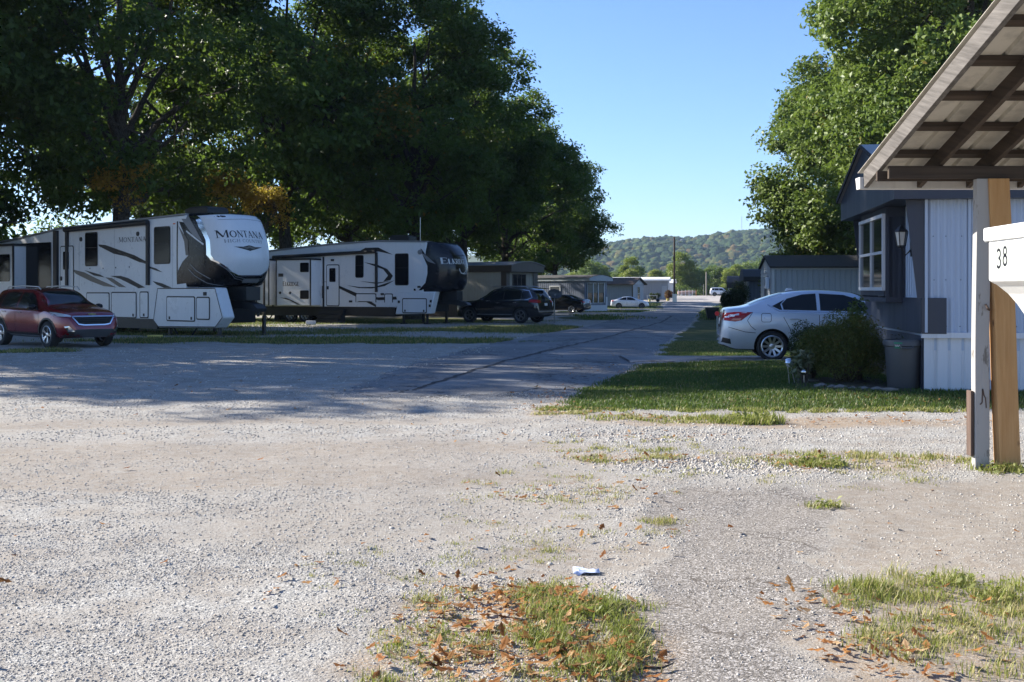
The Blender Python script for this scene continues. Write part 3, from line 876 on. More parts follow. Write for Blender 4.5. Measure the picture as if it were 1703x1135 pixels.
# hedge along the field, too mixed to count
rng = np.random.default_rng(5)
P = []
for i in range(900):
    x = rng.uniform(px(1110, 256), px(1330, 256)); y = 257 + rng.normal() * 1.3 + .1 * (x - 40)
    c = np.array([x, y, h(x, y) + .9 + rng.normal() * .35 + .5 * math.sin(x * .7)]); P.append(c + rng.normal(size=(26, 3)) * np.array([.7, .6, .45]))
P = np.concatenate(P); V, F, k = leaf_cloud(P, np.zeros_like(P), .3 * (.6 + .8 * rng.random(len(P))), rng)
o = link('hedge', np_mesh('hedge', V, F, M_FARD, {'lv': np.repeat(rng.random(len(P)), k), 'au': np.repeat((rng.random(len(P)) < .12) * .6, k)}))
tag(o, 'low mixed green hedge along the far field edge', 'hedge', kind='stuff')

# ------------------------------------------------------------------ hill and its forest
hx = np.linspace(-2600, 2600, 160); hy = np.linspace(700, 3000, 90)
HX, HY = np.meshgrid(hx, hy)


def hill_z(x, y):
    az = x / y * 1826 + 851.5                      # ridge height follows the bearing
    top = np.interp(az, [-900, 400, 850, 960, 1010, 1060, 1100, 1150, 1200, 1260, 1320, 1500, 2600], [50, 46, 42, 45, 50, 57, 60, 59, 64, 70, 72, 64, 36])
    t = smooth(820, 1500, y)
    v = (fbm(x, y, 330, 91) - .5) * 34 * t * (1 - .55 * t)
    return -2 + top * t ** .85 + v + 3


me = np_mesh('hill', np.stack([HX.ravel(), HY.ravel(), hill_z(HX, HY).ravel()], -1),
             (lambda i: np.stack([i[:-1, :-1], i[:-1, 1:], i[1:, 1:], i[1:, :-1]], -1).reshape(-1, 4))(np.arange(HX.size).reshape(HX.shape)),
             plain('hill_soil', (.05, .07, .025), .95, vscale=.02), smooth_=True)
tag(link('hill', me), kind='structure')


def hillforest():
    n = NT('forest_leaves'); p = n.pos(); lv = n.attr('lv'); au = n.attr('au')
    c = n.ramp(lv, [(0, (.018, .036, .016)), (.45, (.036, .062, .022)), (.8, (.07, .094, .028)), (1, (.11, .11, .032))])
    c = n.mix(au, c, (.20, .10, .04)); c = n.mix(n.math('MULTIPLY', n.noise(p, .7, 3), .5), c, (.03, .05, .018))
    n.bump(n.noise(p, 1.1, 5, .7), 1, 1.2)
    return n.done(c, .9, 0, .1)


rng = np.random.default_rng(77)
bm = bmesh.new(); bmesh.ops.create_icosphere(bm, subdivisions=3, radius=1); bm.verts.ensure_lookup_table()
IV = np.array([v.co[:] for v in bm.verts]); IF = np.array([[v.index for v in f.verts] for f in bm.faces]); bm.free()
protos = []
for k in range(7):
    q = rng.normal(size=(26, 3)); q /= np.linalg.norm(q, axis=1)[:, None]
    dd = (IV @ q.T).max(1); r_ = .62 + .52 * np.clip((dd - .72) / .28, 0, 1) + rng.normal(size=len(IV)) * .085
    v = IV * r_[:, None] * np.array([1, 1, .95]); protos.append(v)
Vs, Fs, LV, AU = [], [], [], []; off = 0
cnt = 0
while cnt < 5200:
    y = rng.uniform(820, 1620); a = rng.uniform(880, 1480); x = (a - 851.5) / 1826 * y
    s = rng.uniform(3.3, 6.3) * (.8 + .3 * rng.random()); z = float(hill_z(x, y)) + s * .75 + 2
    rot = rng.random() * 6.28; c_, s_ = math.cos(rot), math.sin(rot)
    v = protos[rng.integers(0, 7)] * s * np.array([1, 1, rng.uniform(.95, 1.35)]); v = np.stack([v[:, 0] * c_ - v[:, 1] * s_, v[:, 0] * s_ + v[:, 1] * c_, v[:, 2]], -1) + np.array([x, y, z])
    Vs.append(v); Fs.append(IF + off); off += len(v); b = rng.random() ** 1.3
    LV.append(np.full(len(v), b)); AU.append(np.full(len(v), .75 * rng.random() if rng.random() < .10 else 0)); cnt += 1
o = link('hillside_forest', np_mesh('hillside_forest', np.concatenate(Vs), np.concatenate(Fs), hillforest(), {'lv': np.concatenate(LV), 'au': np.concatenate(AU)}, False))
tag(o, 'distant wooded hillside in hazy blue green with a few autumn crowns', 'forest', kind='stuff')

# radio mast on the ridge
mx_, my_ = px(1233.5, 1560), 1560
mz = float(hill_z(mx_, my_)); r = empty('radio_mast', (mx_, my_, mz), 0, 'thin lattice radio mast standing on the wooded ridge', 'mast')
mb = MB()
for a in range(3):
    q = 2 * PI * a / 3; mb.tube([(.55 * math.cos(q), .55 * math.sin(q), 0), (.4 * math.cos(q), .4 * math.sin(q), 36)], .10, 5)
for k in range(24):
    for a in range(3):
        q = 2 * PI * a / 3; q2 = q + 2 * PI / 3; mb.tube([(.5 * math.cos(q), .5 * math.sin(q), k * 1.5), (.5 * math.cos(q2), .5 * math.sin(q2), k * 1.5 + 1.5)], .05, 4)
M_STEEL = plain('galvanised_steel', (.32, .33, .34), .5, .6)
mb.build('lattice', M_STEEL, r)
mb = MB(); mb.tube([(0, 0, 36), (0, 0, 40)], .09, 6); mb.box((-.7, -.7, 35.6), (.7, .7, 35.8)); mb.build('antenna', M_STEEL, r)

# ------------------------------------------------------------------ haze
nt = bpy.data.materials.new('haze_air'); nt.use_nodes = True; tt = nt.node_tree; tt.nodes.remove(tt.nodes['Principled BSDF'])
pv = tt.nodes.new('ShaderNodeVolumePrincipled'); pv.inputs['Color'].default_value = (.58, .77, 1, 1); pv.inputs['Density'].default_value = .00012; pv.inputs['Anisotropy'].default_value = .1
tt.links.new(pv.outputs[0], tt.nodes['Material Output'].inputs['Volume'])
mb = MB(); mb.box((-4100, -410, -9), (4100, 6100, 150)); o = mb.build('haze', nt)
tag(o, 'thin blue air haze over the valley', 'haze', kind='stuff')

# ------------------------------------------------------------------ grass, weeds, fallen leaves, loose stones
def blades(X, Y, Z, L, rng, w=.006, lean=.55, curl=.5):
    """bent blades: 3 segments as 2 quads + tip quad"""
    n = len(X); a = rng.random(n) * 2 * PI; d = np.stack([np.cos(a), np.sin(a), np.zeros(n)], -1); s = np.stack([-np.sin(a), np.cos(a), np.zeros(n)], -1)
    P = np.stack([X, Y, Z], -1); ln = (lean * rng.random(n))[:, None]; L = L[:, None]; up = np.array([0, 0, 1.0])
    if not hasattr(w, '__len__'): w = np.full(n, w)
    w = w[:, None]
    p1 = P + up * L * .5 + d * L * ln * .3; p2 = p1 + up * L * (.42 - .25 * ln * curl) + d * L * (ln * .55 + .1)
    V = np.stack([P - s * w, P + s * w, p1 + s * w * .85, p1 - s * w * .85, p2], 1).reshape(-1, 3)
    b = (np.arange(n) * 5)[:, None]
    F4 = b + np.array([0, 1, 2, 3]); F3 = b + np.array([3, 2, 4, 4])
    return V, F4, F3


def grass_obj(name, X, Y, L, mat, rng, w, label, dry, lean=.6):
    Z = ground_z(X, Y) - .004
    V, F4, F3 = blades(X, Y, Z, L, rng, w, lean)
    F = np.concatenate([F4[:, [0, 1, 2]], F4[:, [0, 2, 3]], F3[:, :3]], 0)
    n = len(X); o = link(name, np_mesh(name, V, F, mat, {'lv': np.repeat(rng.random(n), 5), 'au': np.repeat(dry, 5)}))
    return tag(o, label, 'grass', kind='stuff')


M_GRASS = leafmat('grass_blades', (.040, .082, .017), (.10, .155, .033), .35, (.34, .27, .11))
M_GRASS.node_tree.nodes['Principled BSDF'].inputs['Roughness'].default_value = .55
M_WEED = leafmat('weed_blades', (.19, .215, .04), (.38, .375, .11), .45, (.52, .42, .21))
rng = np.random.default_rng(31)


def scatter(n, x0, x1, y0, y1, dens):
    X = rng.uniform(x0, x1, n); Y = rng.uniform(y0, y1, n); k = rng.random(n) < dens(X, Y); return X[k], Y[k]


# lawn on the right
def d_lawn(x, y):
    g = masks(x, y)[0]; drv = (y > 23.0 - .25 * (x - 3)) & (y < 26.5) & (x > 2.4)
    return g * (~drv) * np.clip(1.9 * fbm(x, y, .8, 140) - .15, 0, 1) * np.clip(15.0 / y, .3, 1)


X, Y = scatter(330000, .2, 8.5, 14.2, 34, d_lawn)
L = (.028 + .034 * rng.random(len(X))) * (.7 + .7 * fbm(X, Y, .6, 141))
grass_obj('lawn_grass', X, Y, L, M_GRASS, rng, .0045 + .003 * rng.random(len(X)), 'mown green lawn right of the road in front of the bush', np.clip((rng.random(len(X)) < .07 + .25 * smooth(14.8, 14.2, Y) + .5 * ell(X, Y, 5, 31, 6, 3)) * 1.0, 0, 1))
# strips on the left and further back
def d_left(x, y):
    return masks(x, y)[0] * (x < road_l(y) + .1) * .9


X, Y = scatter(230000, -17, 6, 27, 60, lambda x, y: d_left(x, y) * np.clip(2.2 * fbm(x, y, 1.3, 145) - .35, 0, 1))
L = (.04 + .06 * rng.random(len(X))) * (.5 + fbm(X, Y, 1.3, 145))
grass_obj('strip_grass', X, Y, L, M_GRASS, rng, .009, 'patchy grass strips between the gravel lot and the campers', (rng.random(len(X)) < .5) * .9)
X, Y = scatter(60000, 4, 34, 60, 150, lambda x, y: masks(x, y)[0] * .8)
grass_obj('yard_grass', X, Y, .10 + .08 * rng.random(len(X)), M_GRASS, rng, .02, 'grass of the yards down the road', (rng.random(len(X)) < .2) * .8)


# foreground weeds: clustered tufts
def tufts(n, cx, cy_, rx, ry, spread, per, L0, L1, dryp, cols):
    for i in range(n):
        a = rng.random() * 6.28; q = math.sqrt(rng.random()); x = cx + rx * q * math.cos(a); y = cy_ + ry * q * math.sin(a)
        if float(fbm(x, y, .42, 150)) < .47 and rng.random() < .85: continue
        m = int(per * (.4 + 1.2 * rng.random())); cols[0].append(x + rng.normal(size=m) * spread); cols[1].append(y + rng.normal(size=m) * spread)
        l = L0 + (L1 - L0) * rng.random(); cols[2].append(l * (.4 + .7 * rng.random(m))); cols[3].append((rng.random(m) < min(.9, dryp * 1.35 + .1) * (.4 + 1.2 * rng.random())) * (.6 + .4 * rng.random(m)))


c = [[], [], [], []]
tufts(215, .0, 4.95, .64, 1.0, .045, 52, .03, .10, .45, c)
tufts(40, .35, 5.5, .35, .45, .05, 60, .05, .13, .2, c)
tufts(165, 2.1, 5.15, .62, .85, .05, 52, .04, .13, .30, c)
tufts(26, 2.2, 5.85, .55, .3, .05, 70, .08, .20, .15, c)
tufts(30, 2.5, 5.85, .3, .2, .05, 70, .07, .17, .05, c)
tufts(85, 3.15, 10.25, 1.15, .45, .06, 48, .05, .13, .35, c)
tufts(30, 2.75, 10.0, .25, .3, .05, 60, .08, .18, .1, c)
tufts(40, 1.05, 10.35, .7, .26, .06, 42, .04, .10, .75, c)
tufts(15, 1.35, 10.9, .25, .25, .05, 42, .05, .12, .4, c)
tufts(45, 1.9, 13.6, 1.0, .35, .06, 52, .06, .15, .35, c)
tufts(23, 2.85, 13.5, .45, .35, .07, 70, .12, .28, .08, c)
tufts(20, .62, 14.2, .5, .25, .06, 40, .04, .10, .7, c)
tufts(18, .55, 8.5, .6, .25, .05, 34, .03, .09, .7, c)
tufts(5, 1.02, 7.7, .14, .08, .04, 60, .05, .12, .5, c)
tufts(5, 2.32, 8.15, .12, .06, .04, 60, .05, .13, .2, c)
tufts(13, -.6, 5.6, .7, .9, .03, 22, .03, .08, .4, c)
tufts(11, .25, 6.6, .7, .5, .035, 26, .03, .07, .6, c)
tufts(7, 4.35, 9.7, .35, .15, .05, 70, .10, .24, .1, c)
tufts(75, 4.2, 14.45, 2.2, .12, .05, 60, .05, .13, .15, c)
tufts(30, 1.2, 14.5, 1.0, .12, .05, 60, .05, .12, .2, c)
tufts(30, -13.7, 28.1, 1.7, .6, .12, 70, .06, .16, .3, c)
tufts(46, .32, 5.1, .26, .6, .05, 80, .06, .15, .0, c)
tufts(10, .45, 5.6, .15, .25, .04, 90, .07, .16, .0, c)
tufts(150, .45, 8.3, .95, 1.7, .05, 26, .02, .07, .7, c)
tufts(60, -.4, 6.3, .8, .7, .04, 24, .02, .06, .6, c)
tufts(70, 2.6, 9.6, 1.4, .7, .05, 26, .02, .08, .6, c)
tufts(50, 1.2, 11.2, 1.2, .8, .05, 26, .03, .08, .75, c)
X, Y, L, D = [np.concatenate(q) for q in c]
grass_obj('weed_grass', X, Y, L * .62, M_WEED, rng, .0016 + .0016 * rng.random(len(X)) + .0006 * np.clip(Y - 8, 0, 30), 'yellow green weed tufts growing through the gravel', D, .95)


# low broad leaved weeds
P = []; S_ = []
for cx, cy_, rr, n, s in [(2.95, 13.45, .3, 160, .09), (2.33, 8.15, .09, 30, .05), (4.35, 9.7, .25, 90, .07), (2.45, 5.85, .3, 200, .035), (-.35, 5.0, .25, 60, .03), (.35, 5.6, .3, 110, .03), (2.8, 10, .25, 120, .05)]:
    a = rng.random(n) * 6.28; q = rr * np.sqrt(rng.random(n)); x = cx + q * np.cos(a); y = cy_ + q * np.sin(a)
    P.append(np.stack([x, y, ground_z(x, y) + .01 + .05 * rng.random(n)], -1)); S_.append(s * (.6 + .8 * rng.random(n)))
P = np.concatenate(P); S_ = np.concatenate(S_); V, F, k = leaf_cloud(P, np.zeros_like(P), S_, rng, .4, .1)
tag(link('broadleaf_weeds', np_mesh('broadleaf_weeds', V, F, M_WEED, {'lv': np.repeat(rng.random(len(P)), k), 'au': np.zeros(len(V))})), 'low broad leaved weeds among the grass tufts', 'weeds', kind='stuff')


# fallen oak leaves
def fallen():
    n = NT('fallen_leaves'); lv = n.attr('lv'); p = n.coord()
    c = n.ramp(lv, [(0, (.20, .075, .022)), (.35, (.38, .16, .045)), (.7, (.52, .27, .09)), (1, (.60, .43, .25))])
    c = n.mix(n.math('MULTIPLY', n.noise(p, 60, 4), .4), c, (.15, .07, .025))
    n.done(c, .7, 0, .3); tr = n.node('ShaderNodeBsdfTranslucent'); n.l(c, tr.inputs['Color']); mx = n.node('ShaderNodeMixShader'); mx.inputs[0].default_value = .35
    n.l(n.b.outputs[0], mx.inputs[1]); n.l(tr.outputs[0], mx.inputs[2]); n.l(mx.outputs[0], n.out.inputs['Surface']); return n.mat


def d_leaf(x, y):
    m = masks(x, y); return np.clip(m[5] * .5 + m[4] * .35 + .012, 0, 1)


LX, LY = [], []
for n, cx, cy_, rx, ry in [(200, .0, 5.0, .6, .9), (50, .2, 5.5, .3, .35), (60, .35, 4.7, .3, .4), (60, -.3, 5.3, .3, .3), (60, .4, 8.2, .9, 1.6), (90, -.05, 5.7, .4, .3), (110, .1, 4.75, .5, .3), (60, .3, 5.2, .3, .5), (60, 1.5, 5.35, .22, .6), (60, 1.6, 4.75, .3, .3), (50, 2.1, 5.2, .5, .6), (70, 1.6, 13.75, .75, .3), (60, .6, 14.5, .6, .35), (50, 2.6, 10.1, .35, .4), (45, 1.05, 10.3, .6, .25),
                           (26, 3.4, 10.3, .8, .3), (60, 4.3, 13.4, 1.6, .35), (34, .5, 8.6, .6, .4), (26, -.6, 6.3, 1.2, .9), (46, 1.0, 11.9, 1.4, .6), (70, .55, 16.5, .5, 2.0), (80, 1.7, 21, .6, 3), (60, 5.6, 16, 1.4, 1.0), (46, 3.2, 27, 1.4, 2.2)]:
    a = rng.random(n) * 6.28; q = np.sqrt(rng.random(n)) * (.8 + .5 * rng.random(n)); LX.append(cx + rx * q * np.cos(a)); LY.append(cy_ + ry * q * np.sin(a))
X, Y = scatter(1500, -8, 5, 4.2, 20, lambda x, y: .10 + 0 * x); LX.append(X); LY.append(Y)
X = np.concatenate(LX); Y = np.concatenate(LY); n = len(X)
P = np.stack([X, Y, ground_z(X, Y) + .012 + .03 * rng.random(n) * (rng.random(n) < .6)], -1)
V, F, k = leaf_cloud(P, np.zeros_like(P), .072 * (.45 + .8 * rng.random(n)), rng, .34, -.16, kind='oak', upb=3.6)
tag(link('fallen_leaves', np_mesh('fallen_leaves', V, F, fallen(), {'lv': np.repeat(rng.random(n), k)})), 'curled brown oak leaves lying on the gravel and weeds', 'fallen leaves', kind='stuff')


# loose stones
def stone_mat():
    n = NT('limestone_chips'); lv = n.attr('lv'); p = n.pos()
    c = n.ramp(lv, [(0, (.17, .16, .145)), (.2, (.30, .28, .25)), (.6, (.41, .385, .345)), (.92, (.55, .525, .48)), (1, (.36, .28, .20))])
    c = n.mix(n.math('MULTIPLY', n.noise(p, 90, 4, .7), .35), c, (.33, .30, .26))
    n.bump(n.noise(p, 160, 3), .4, .004); return n.done(c, .92, 0, .2)


bm = bmesh.new(); bmesh.ops.create_icosphere(bm, subdivisions=1, radius=1); bm.verts.ensure_lookup_table()
IV = np.array([v.co[:] for v in bm.verts]); IF = np.array([[v.index for v in f.verts] for f in bm.faces]); bm.free()
cub = []
for k in range(14):
    v = IV * (1 + rng.normal(size=(len(IV), 1)) * .2); q = rng.normal(size=(4, 3)); q /= np.linalg.norm(q, axis=1)[:, None]
    for w in q:
        d = v @ w; v = v - np.outer(np.clip(d - .55, 0, None), w)
    cub.append(v)
cub = np.array(cub)


def stones_at(X, Y, S, sink=.6):
    n = len(X); k = rng.integers(0, len(cub), n); v = cub[k] * (S[:, None] * (.7 + .6 * rng.random((n, 3)) * np.array([1, 1, .75])))[:, None, :]
    a = rng.random(n) * 6.28; ca, sa = np.cos(a)[:, None], np.sin(a)[:, None]
    tl = rng.normal(size=n)[:, None] * .35; ct, st = np.cos(tl), np.sin(tl)
    x, y, z = v[..., 0], v[..., 1], v[..., 2]; y, z = y * ct - z * st, y * st + z * ct; x, y = x * ca - y * sa, x * sa + y * ca
    Z = ground_z(X, Y) + S * (.5 - sink)
    V = np.stack([x + X[:, None], y + Y[:, None], z + Z[:, None]], -1).reshape(-1, 3)
    F = (IF[None] + (np.arange(n) * len(IV))[:, None, None]).reshape(-1, 3)
    return V, F, np.repeat(rng.random(n), len(IV))


def d_st(x, y):
    m = masks(x, y); return np.clip(m[3] * 1.25 * (.25 + 1.25 * smooth(.35, .6, fbm(x, y, .9, 200))) - .3 * m[4] + .03, 0, 1)


out = []
for n, x0, x1, y0, y1, s0, s1 in [(150000, -4.6, 4.6, 3.4, 7, .0035, .010), (120000, -6.1, 5.6, 7, 11.5, .004, .012), (46000, -8.9, 6, 11.5, 17, .006, .016), (8000, -13, 4, 17, 30, .012, .028)]:
    X, Y = scatter(n, x0, x1, y0, y1, d_st)
    k = np.abs(X) < Y * .49 + 1.1 + .5 * fbm(X, Y, .6, 170); X, Y = X[k], Y[k]
    S = s0 + (s1 - s0) * rng.random(len(X)) ** 3.2
    out.append(stones_at(X, Y, S))
# windrow of larger stones between the weed patches, strays on the tar
X = np.concatenate([rng.normal(2.0, .55, 1500), rng.normal(1.9, .9, 1200), rng.uniform(.7, 4.5, 60), rng.normal(-1.0, .9, 260)]); Y = np.concatenate([rng.normal(10.0, .25, 1500), rng.normal(12.2, .5, 1200), rng.uniform(4.4, 10, 60), rng.normal(6.2, .5, 260)])
out.append(stones_at(X, Y, np.where(Y > 9, .009, .005) + .014 * rng.random(len(X)) ** 2))
offs = np.cumsum([0] + [len(v) for v, f, l in out])
o = link('loose_gravel', np_mesh('loose_gravel', np.concatenate([v for v, f, l in out]), np.concatenate([f + k for (v, f, l), k in zip(out, offs)]), stone_mat(), {'lv': np.concatenate([l for v, f, l in out])}))
tag(o, 'loose crushed limestone chips over the lot', 'gravel', kind='stuff')
# ------------------------------------------------------------------ vehicle materials
M_GLASS = NT('dark_car_glass'); M_GLASS = M_GLASS.done((.010, .012, .013), .06, 0, .35)
M_TINT = NT('tinted_camper_glass'); M_TINT = M_TINT.done((.006, .006, .008), .12, 0, .12)
M_BLACK = plain('black_plastic', (.014, .014, .015), .5, var=.25)
M_GLOSSBLK = carpaint('gloss_black', (.006, .006, .008), .0, .28, .15, .2)
M_RUBBER = plain('tyre_rubber', (.017, .017, .018), .85, bump=.3, dirt=.15)
M_CHROME = NT('bright_chrome').done((.62, .63, .65), .12, 1)
M_ALLOY = NT('alloy_rim').done((.50, .51, .53), .28, .9)
M_DKALLOY = NT('grey_rim').done((.16, .165, .17), .35, .8)
M_RED = NT('red_lens').done((.34, .006, .006), .18, 0, .3, Coat_Weight=.2)
M_CLEAR = NT('clear_lens').done((.55, .57, .60), .08, .3, .6, Coat_Weight=1.0)
M_AMBER = NT('amber_lens').done((.62, .12, .03), .15, 0, .6, Coat_Weight=1.0)
M_LAMPWHT = NT('white_lens').done((.75, .76, .78), .15, 0, .6)
M_PLATE = plain('plate_white', (.62, .62, .60), .5)
M_UNDER = plain('underbody_black', (.010, .010, .010), .9)
M_WHITE = plain('white_gelcoat', (.68, .69, .69), .30, var=.03, vscale=1.2, dirt=.06)
M_TAUPE = plain('taupe_graphic', (.13, .115, .095), .4)
M_GREYG = plain('grey_graphic', (.20, .205, .21), .4)
M_GOLD = NT('gold_emblem').done((.50, .38, .12), .3, .8)


def catmull(pts, m):
    P = [np.array(p, float) for p in pts]; P = [2 * P[0] - P[1]] + P + [2 * P[-1] - P[-2]]; out = []
    for i in range(1, len(P) - 2):
        a, b, c, d = P[i - 1:i + 3]
        for k in range(m):
            t = k / m
            out.append(.5 * ((2 * b) + (-a + c) * t + (2 * a - 5 * b + 4 * c - d) * t * t + (-a + 3 * b - 3 * c + d) * t ** 3))
    out.append(P[-2]); return out


def interp_s(x, pts):
    """smooth (pchip-like) interpolation"""
    xs = [p[0] for p in pts]; ys = [p[1] for p in pts]
    i = max(0, min(len(xs) - 2, int(np.searchsorted(xs, x)) - 1)); h_ = xs[i + 1] - xs[i]; t = (x - xs[i]) / h_; t = min(1, max(0, t))

    def sl(k):
        if k <= 0: return (ys[1] - ys[0]) / (xs[1] - xs[0])
        if k >= len(xs) - 1: return (ys[-1] - ys[-2]) / (xs[-1] - xs[-2])
        d0 = (ys[k] - ys[k - 1]) / (xs[k] - xs[k - 1]); d1 = (ys[k + 1] - ys[k]) / (xs[k + 1] - xs[k])
        return 0 if d0 * d1 <= 0 else 2 * d0 * d1 / (d0 + d1)
    m0, m1 = sl(i) * h_, sl(i + 1) * h_
    return (2 * t ** 3 - 3 * t * t + 1) * ys[i] + (t ** 3 - 2 * t * t + t) * m0 + (-2 * t ** 3 + 3 * t * t) * ys[i + 1] + (t ** 3 - t * t) * m1


def car_body(L, top, belt, wid, roofw, zb, wheels, arch_r, paint, under=.30):
    """lofted shell with wheel arches cut out; returns (mesh, bvh of the uncut shell)"""
    xs = sorted(set([0, L] + list(np.linspace(.015, .3, 9)) + list(np.linspace(.36, L - .36, 46)) + list(np.linspace(L - .3, L - .015, 9))))
    rows_ = []
    for x in xs:
        w = interp_s(x, wid); t = interp_s(x, top); b = min(interp_s(x, belt), t - .055); wr = interp_s(x, roofw)
        g = t - b; k = float(smooth(.07, .34, g)); wr = wr * k + .80 * w * (1 - k); z0 = interp_s(x, zb)
        mid = z0 + (b - z0)
        sec = [(0, z0), (.78 * w, z0), (.93 * w, z0 + .06), (.985 * w, z0 + .30 * (b - z0)), (w, z0 + .62 * (b - z0)), (.975 * w, b - .05 * k - .015), (.935 * w, b + .01 * k)]
        sec += [(wr + (.935 * w - wr) * .55, b + g * .42), (wr + .02, t - .20 * g * k - .03), (wr - .07, t - .02 - .01 * k), (wr * .5, t - .004), (0, t)]
        half = catmull(sec, 4)
        rows_.append([(x, -p[0], p[1]) for p in half] + [(x, p[0], p[1]) for p in reversed(half[1:-1])])
    mb = MB(); mb.rows(rows_, close=True); n = len(rows_[0])
    mb.f.append(tuple(reversed(range(n)))); mb.m.append(0)
    q = (len(xs) - 1) * n; mb.f.append(tuple(q + i for i in range(n))); mb.m.append(0)
    me = mb.mesh('body', [paint, M_UNDER], 40); tree_ = bvh_of(me)
    o = bpy.data.objects.new('body', me); COL.objects.link(o)
    cut = MB()
    hw = max(p[1] for p in wid)
    for xw, zw in wheels:
        for s in (-1, 1):
            c = MB(); prof = [(arch_r * math.cos(2 * PI * i / 32), arch_r * math.sin(2 * PI * i / 32)) for i in range(32)]
            cut.prism([(xw + a, zw + b) for a, b in prof], s * (hw - .30), s * (hw + .3))
    c = cut.build('cutter', [M_UNDER])
    md = o.modifiers.new('b', 'BOOLEAN'); md.operation = 'DIFFERENCE'; md.object = c; md.solver = 'EXACT'
    dg = bpy.context.evaluated_depsgraph_get(); res = bpy.data.meshes.new_from_object(o.evaluated_get(dg))
    bpy.data.objects.remove(o); bpy.data.objects.remove(c)
    mi = []
    for p in res.polygons:
        dark = p.center.z < (zb[0][1] + .05) and abs(p.normal.z) > .6
        for xw, zw in wheels:
            ok = all(math.hypot(res.vertices[v].co.x - xw, res.vertices[v].co.z - zw) < arch_r + .004 and abs(res.vertices[v].co.y) > hw - .31 for v in p.vertices)
            inn = all(abs(math.hypot(res.vertices[v].co.x - xw, res.vertices[v].co.z - zw) - arch_r) < .006 for v in p.vertices)
            flat_ = all(abs(abs(res.vertices[v].co.y) - (hw - .30)) < .01 for v in p.vertices)
            if ok and (inn or flat_): dark = True
        mi.append(1 if dark else 0)
    res.materials.clear(); res.materials.append(paint); res.materials.append(M_UNDER)
    res.polygons.foreach_set('material_index', mi)
    res.polygons.foreach_set('use_smooth', [True] * len(res.polygons)); res.set_sharp_from_angle(angle=R(40))
    return res, tree_


def wheel(parent, x, y, r, rim, spokes, side, mat_rim=None, width=.21, twin=True):
    w = empty('wheel', (x, y, r)); w.parent = parent
    k = side
    mb = MB(); hw = width / 2
    prof = [(rim, -hw * .9), (r - .035, -hw), (r - .008, -hw * .8), (r, -hw * .55), (r, hw * .55), (r - .008, hw * .8), (r - .035, hw), (rim, hw * .9)]
    mb.lathe(prof, 36, axis='y'); mb.build('tyre', M_RUBBER, w, 35)
    mb = MB(); f = k * hw
    mb.lathe([(rim + .004, f * .92), (rim - .012, f * .98), (rim - .03, f * .85), (rim - .035, -f * .5)], 36, axis='y')
    mb.lathe([(rim - .035, -f * .1), (.02, -f * .1)], 24, m=1, axis='y')
    for i in range(spokes):
        a = 2 * PI * i / spokes
        for da in ((-.11, .11) if twin else (0,)):
            a0, a1 = a + da * .5, a + da * 1.25
            p0 = (.045 * math.cos(a0), f * .62, .045 * math.sin(a0)); p1 = ((rim - .02) * math.cos(a1), f * .86, (rim - .02) * math.sin(a1))
            mb.beam(p0, p1, .024 if twin else .045, .03, 0, up=(0, 1, 0))
    mb.lathe([(.065, f * .5), (.06, f * .78), (.03, f * .84), (.0005, f * .84)], 16, axis='y')
    mb.build('rim', [mat_rim or M_ALLOY, M_UNDER], w, 35)
    return w


def part_patch(name, bvh, polys, mat, parent, axis='y', sign=-1, off=.004, step=.12, sa=50):
    mb = MB()
    for p in polys: patch(mb, bvh, p, axis, sign, off, step)
    return mb.build(name, mat, parent, sa)


def both(name, bvh, poly, mat, parent, off=.004, step=.12, label=None):
    out = []
    for s in (-1, 1):
        out.append(part_patch(name, bvh, [poly], mat, parent, 'y', s, off, step))
    return out


def mirror(parent, x, y, z, paint, side):
    mb = MB(); rows_ = []
    for t, r in ((-.10, .03), (-.085, .07), (-.03, .095), (.05, .09), (.10, .05), (.12, .015)):
        rows_.append([(x + t * .9, y + side * (.12 + .1 * math.cos(a)) , z + r * .85 * math.sin(a)) if False else (x + t, y + side * .13 + r * 1.15 * math.cos(a), z + r * .85 * math.sin(a)) for a in np.linspace(0, 2 * PI, 13)[:-1]])
    mb.rows(rows_, close=True); mb.f.append(tuple(reversed(range(12)))); mb.m.append(0); mb.f.append(tuple(range(60, 72))); mb.m.append(0)
    mb.beam((x, y - side * .03, z - .05), (x, y + side * .1, z - .03), .05, .04)
    return mb.build('mirror', paint, parent, 50)


def seams(bvh, lines, parent, name='panel_gap', w=.011, sides=(-1, 1), mat=None):
    for ln in lines:
        for s in sides:
            mb = MB(); outline(mb, bvh, ln, w, 'y', s, .0035, .08, closed=False); mb.build(name, mat or M_UNDER, parent)


def handles(bvh, pts, parent, mat, sides=(-1, 1)):
    for x, z in pts:
        for s in sides:
            c = cast(bvh, x, z, 'y', s, .018); mb = MB()
            mb.box((c.x - .10, c.y - .014, c.z - .014), (c.x + .10, c.y + .014, c.z + .014)); mb.build('door_handle', mat, parent, bevel=.008)


def place(root, px_, D, rz, local, z=None):
    """put root so that its local point stands at bearing px_, distance D"""
    X = px(px_, D); c, s = math.cos(rz), math.sin(rz)
    x = X - (local[0] * c - local[1] * s); y = D - (local[0] * s + local[1] * c)
    root.location = (x, y, h(X, D) if z is None else z); root.rotation_euler = (0, 0, rz)


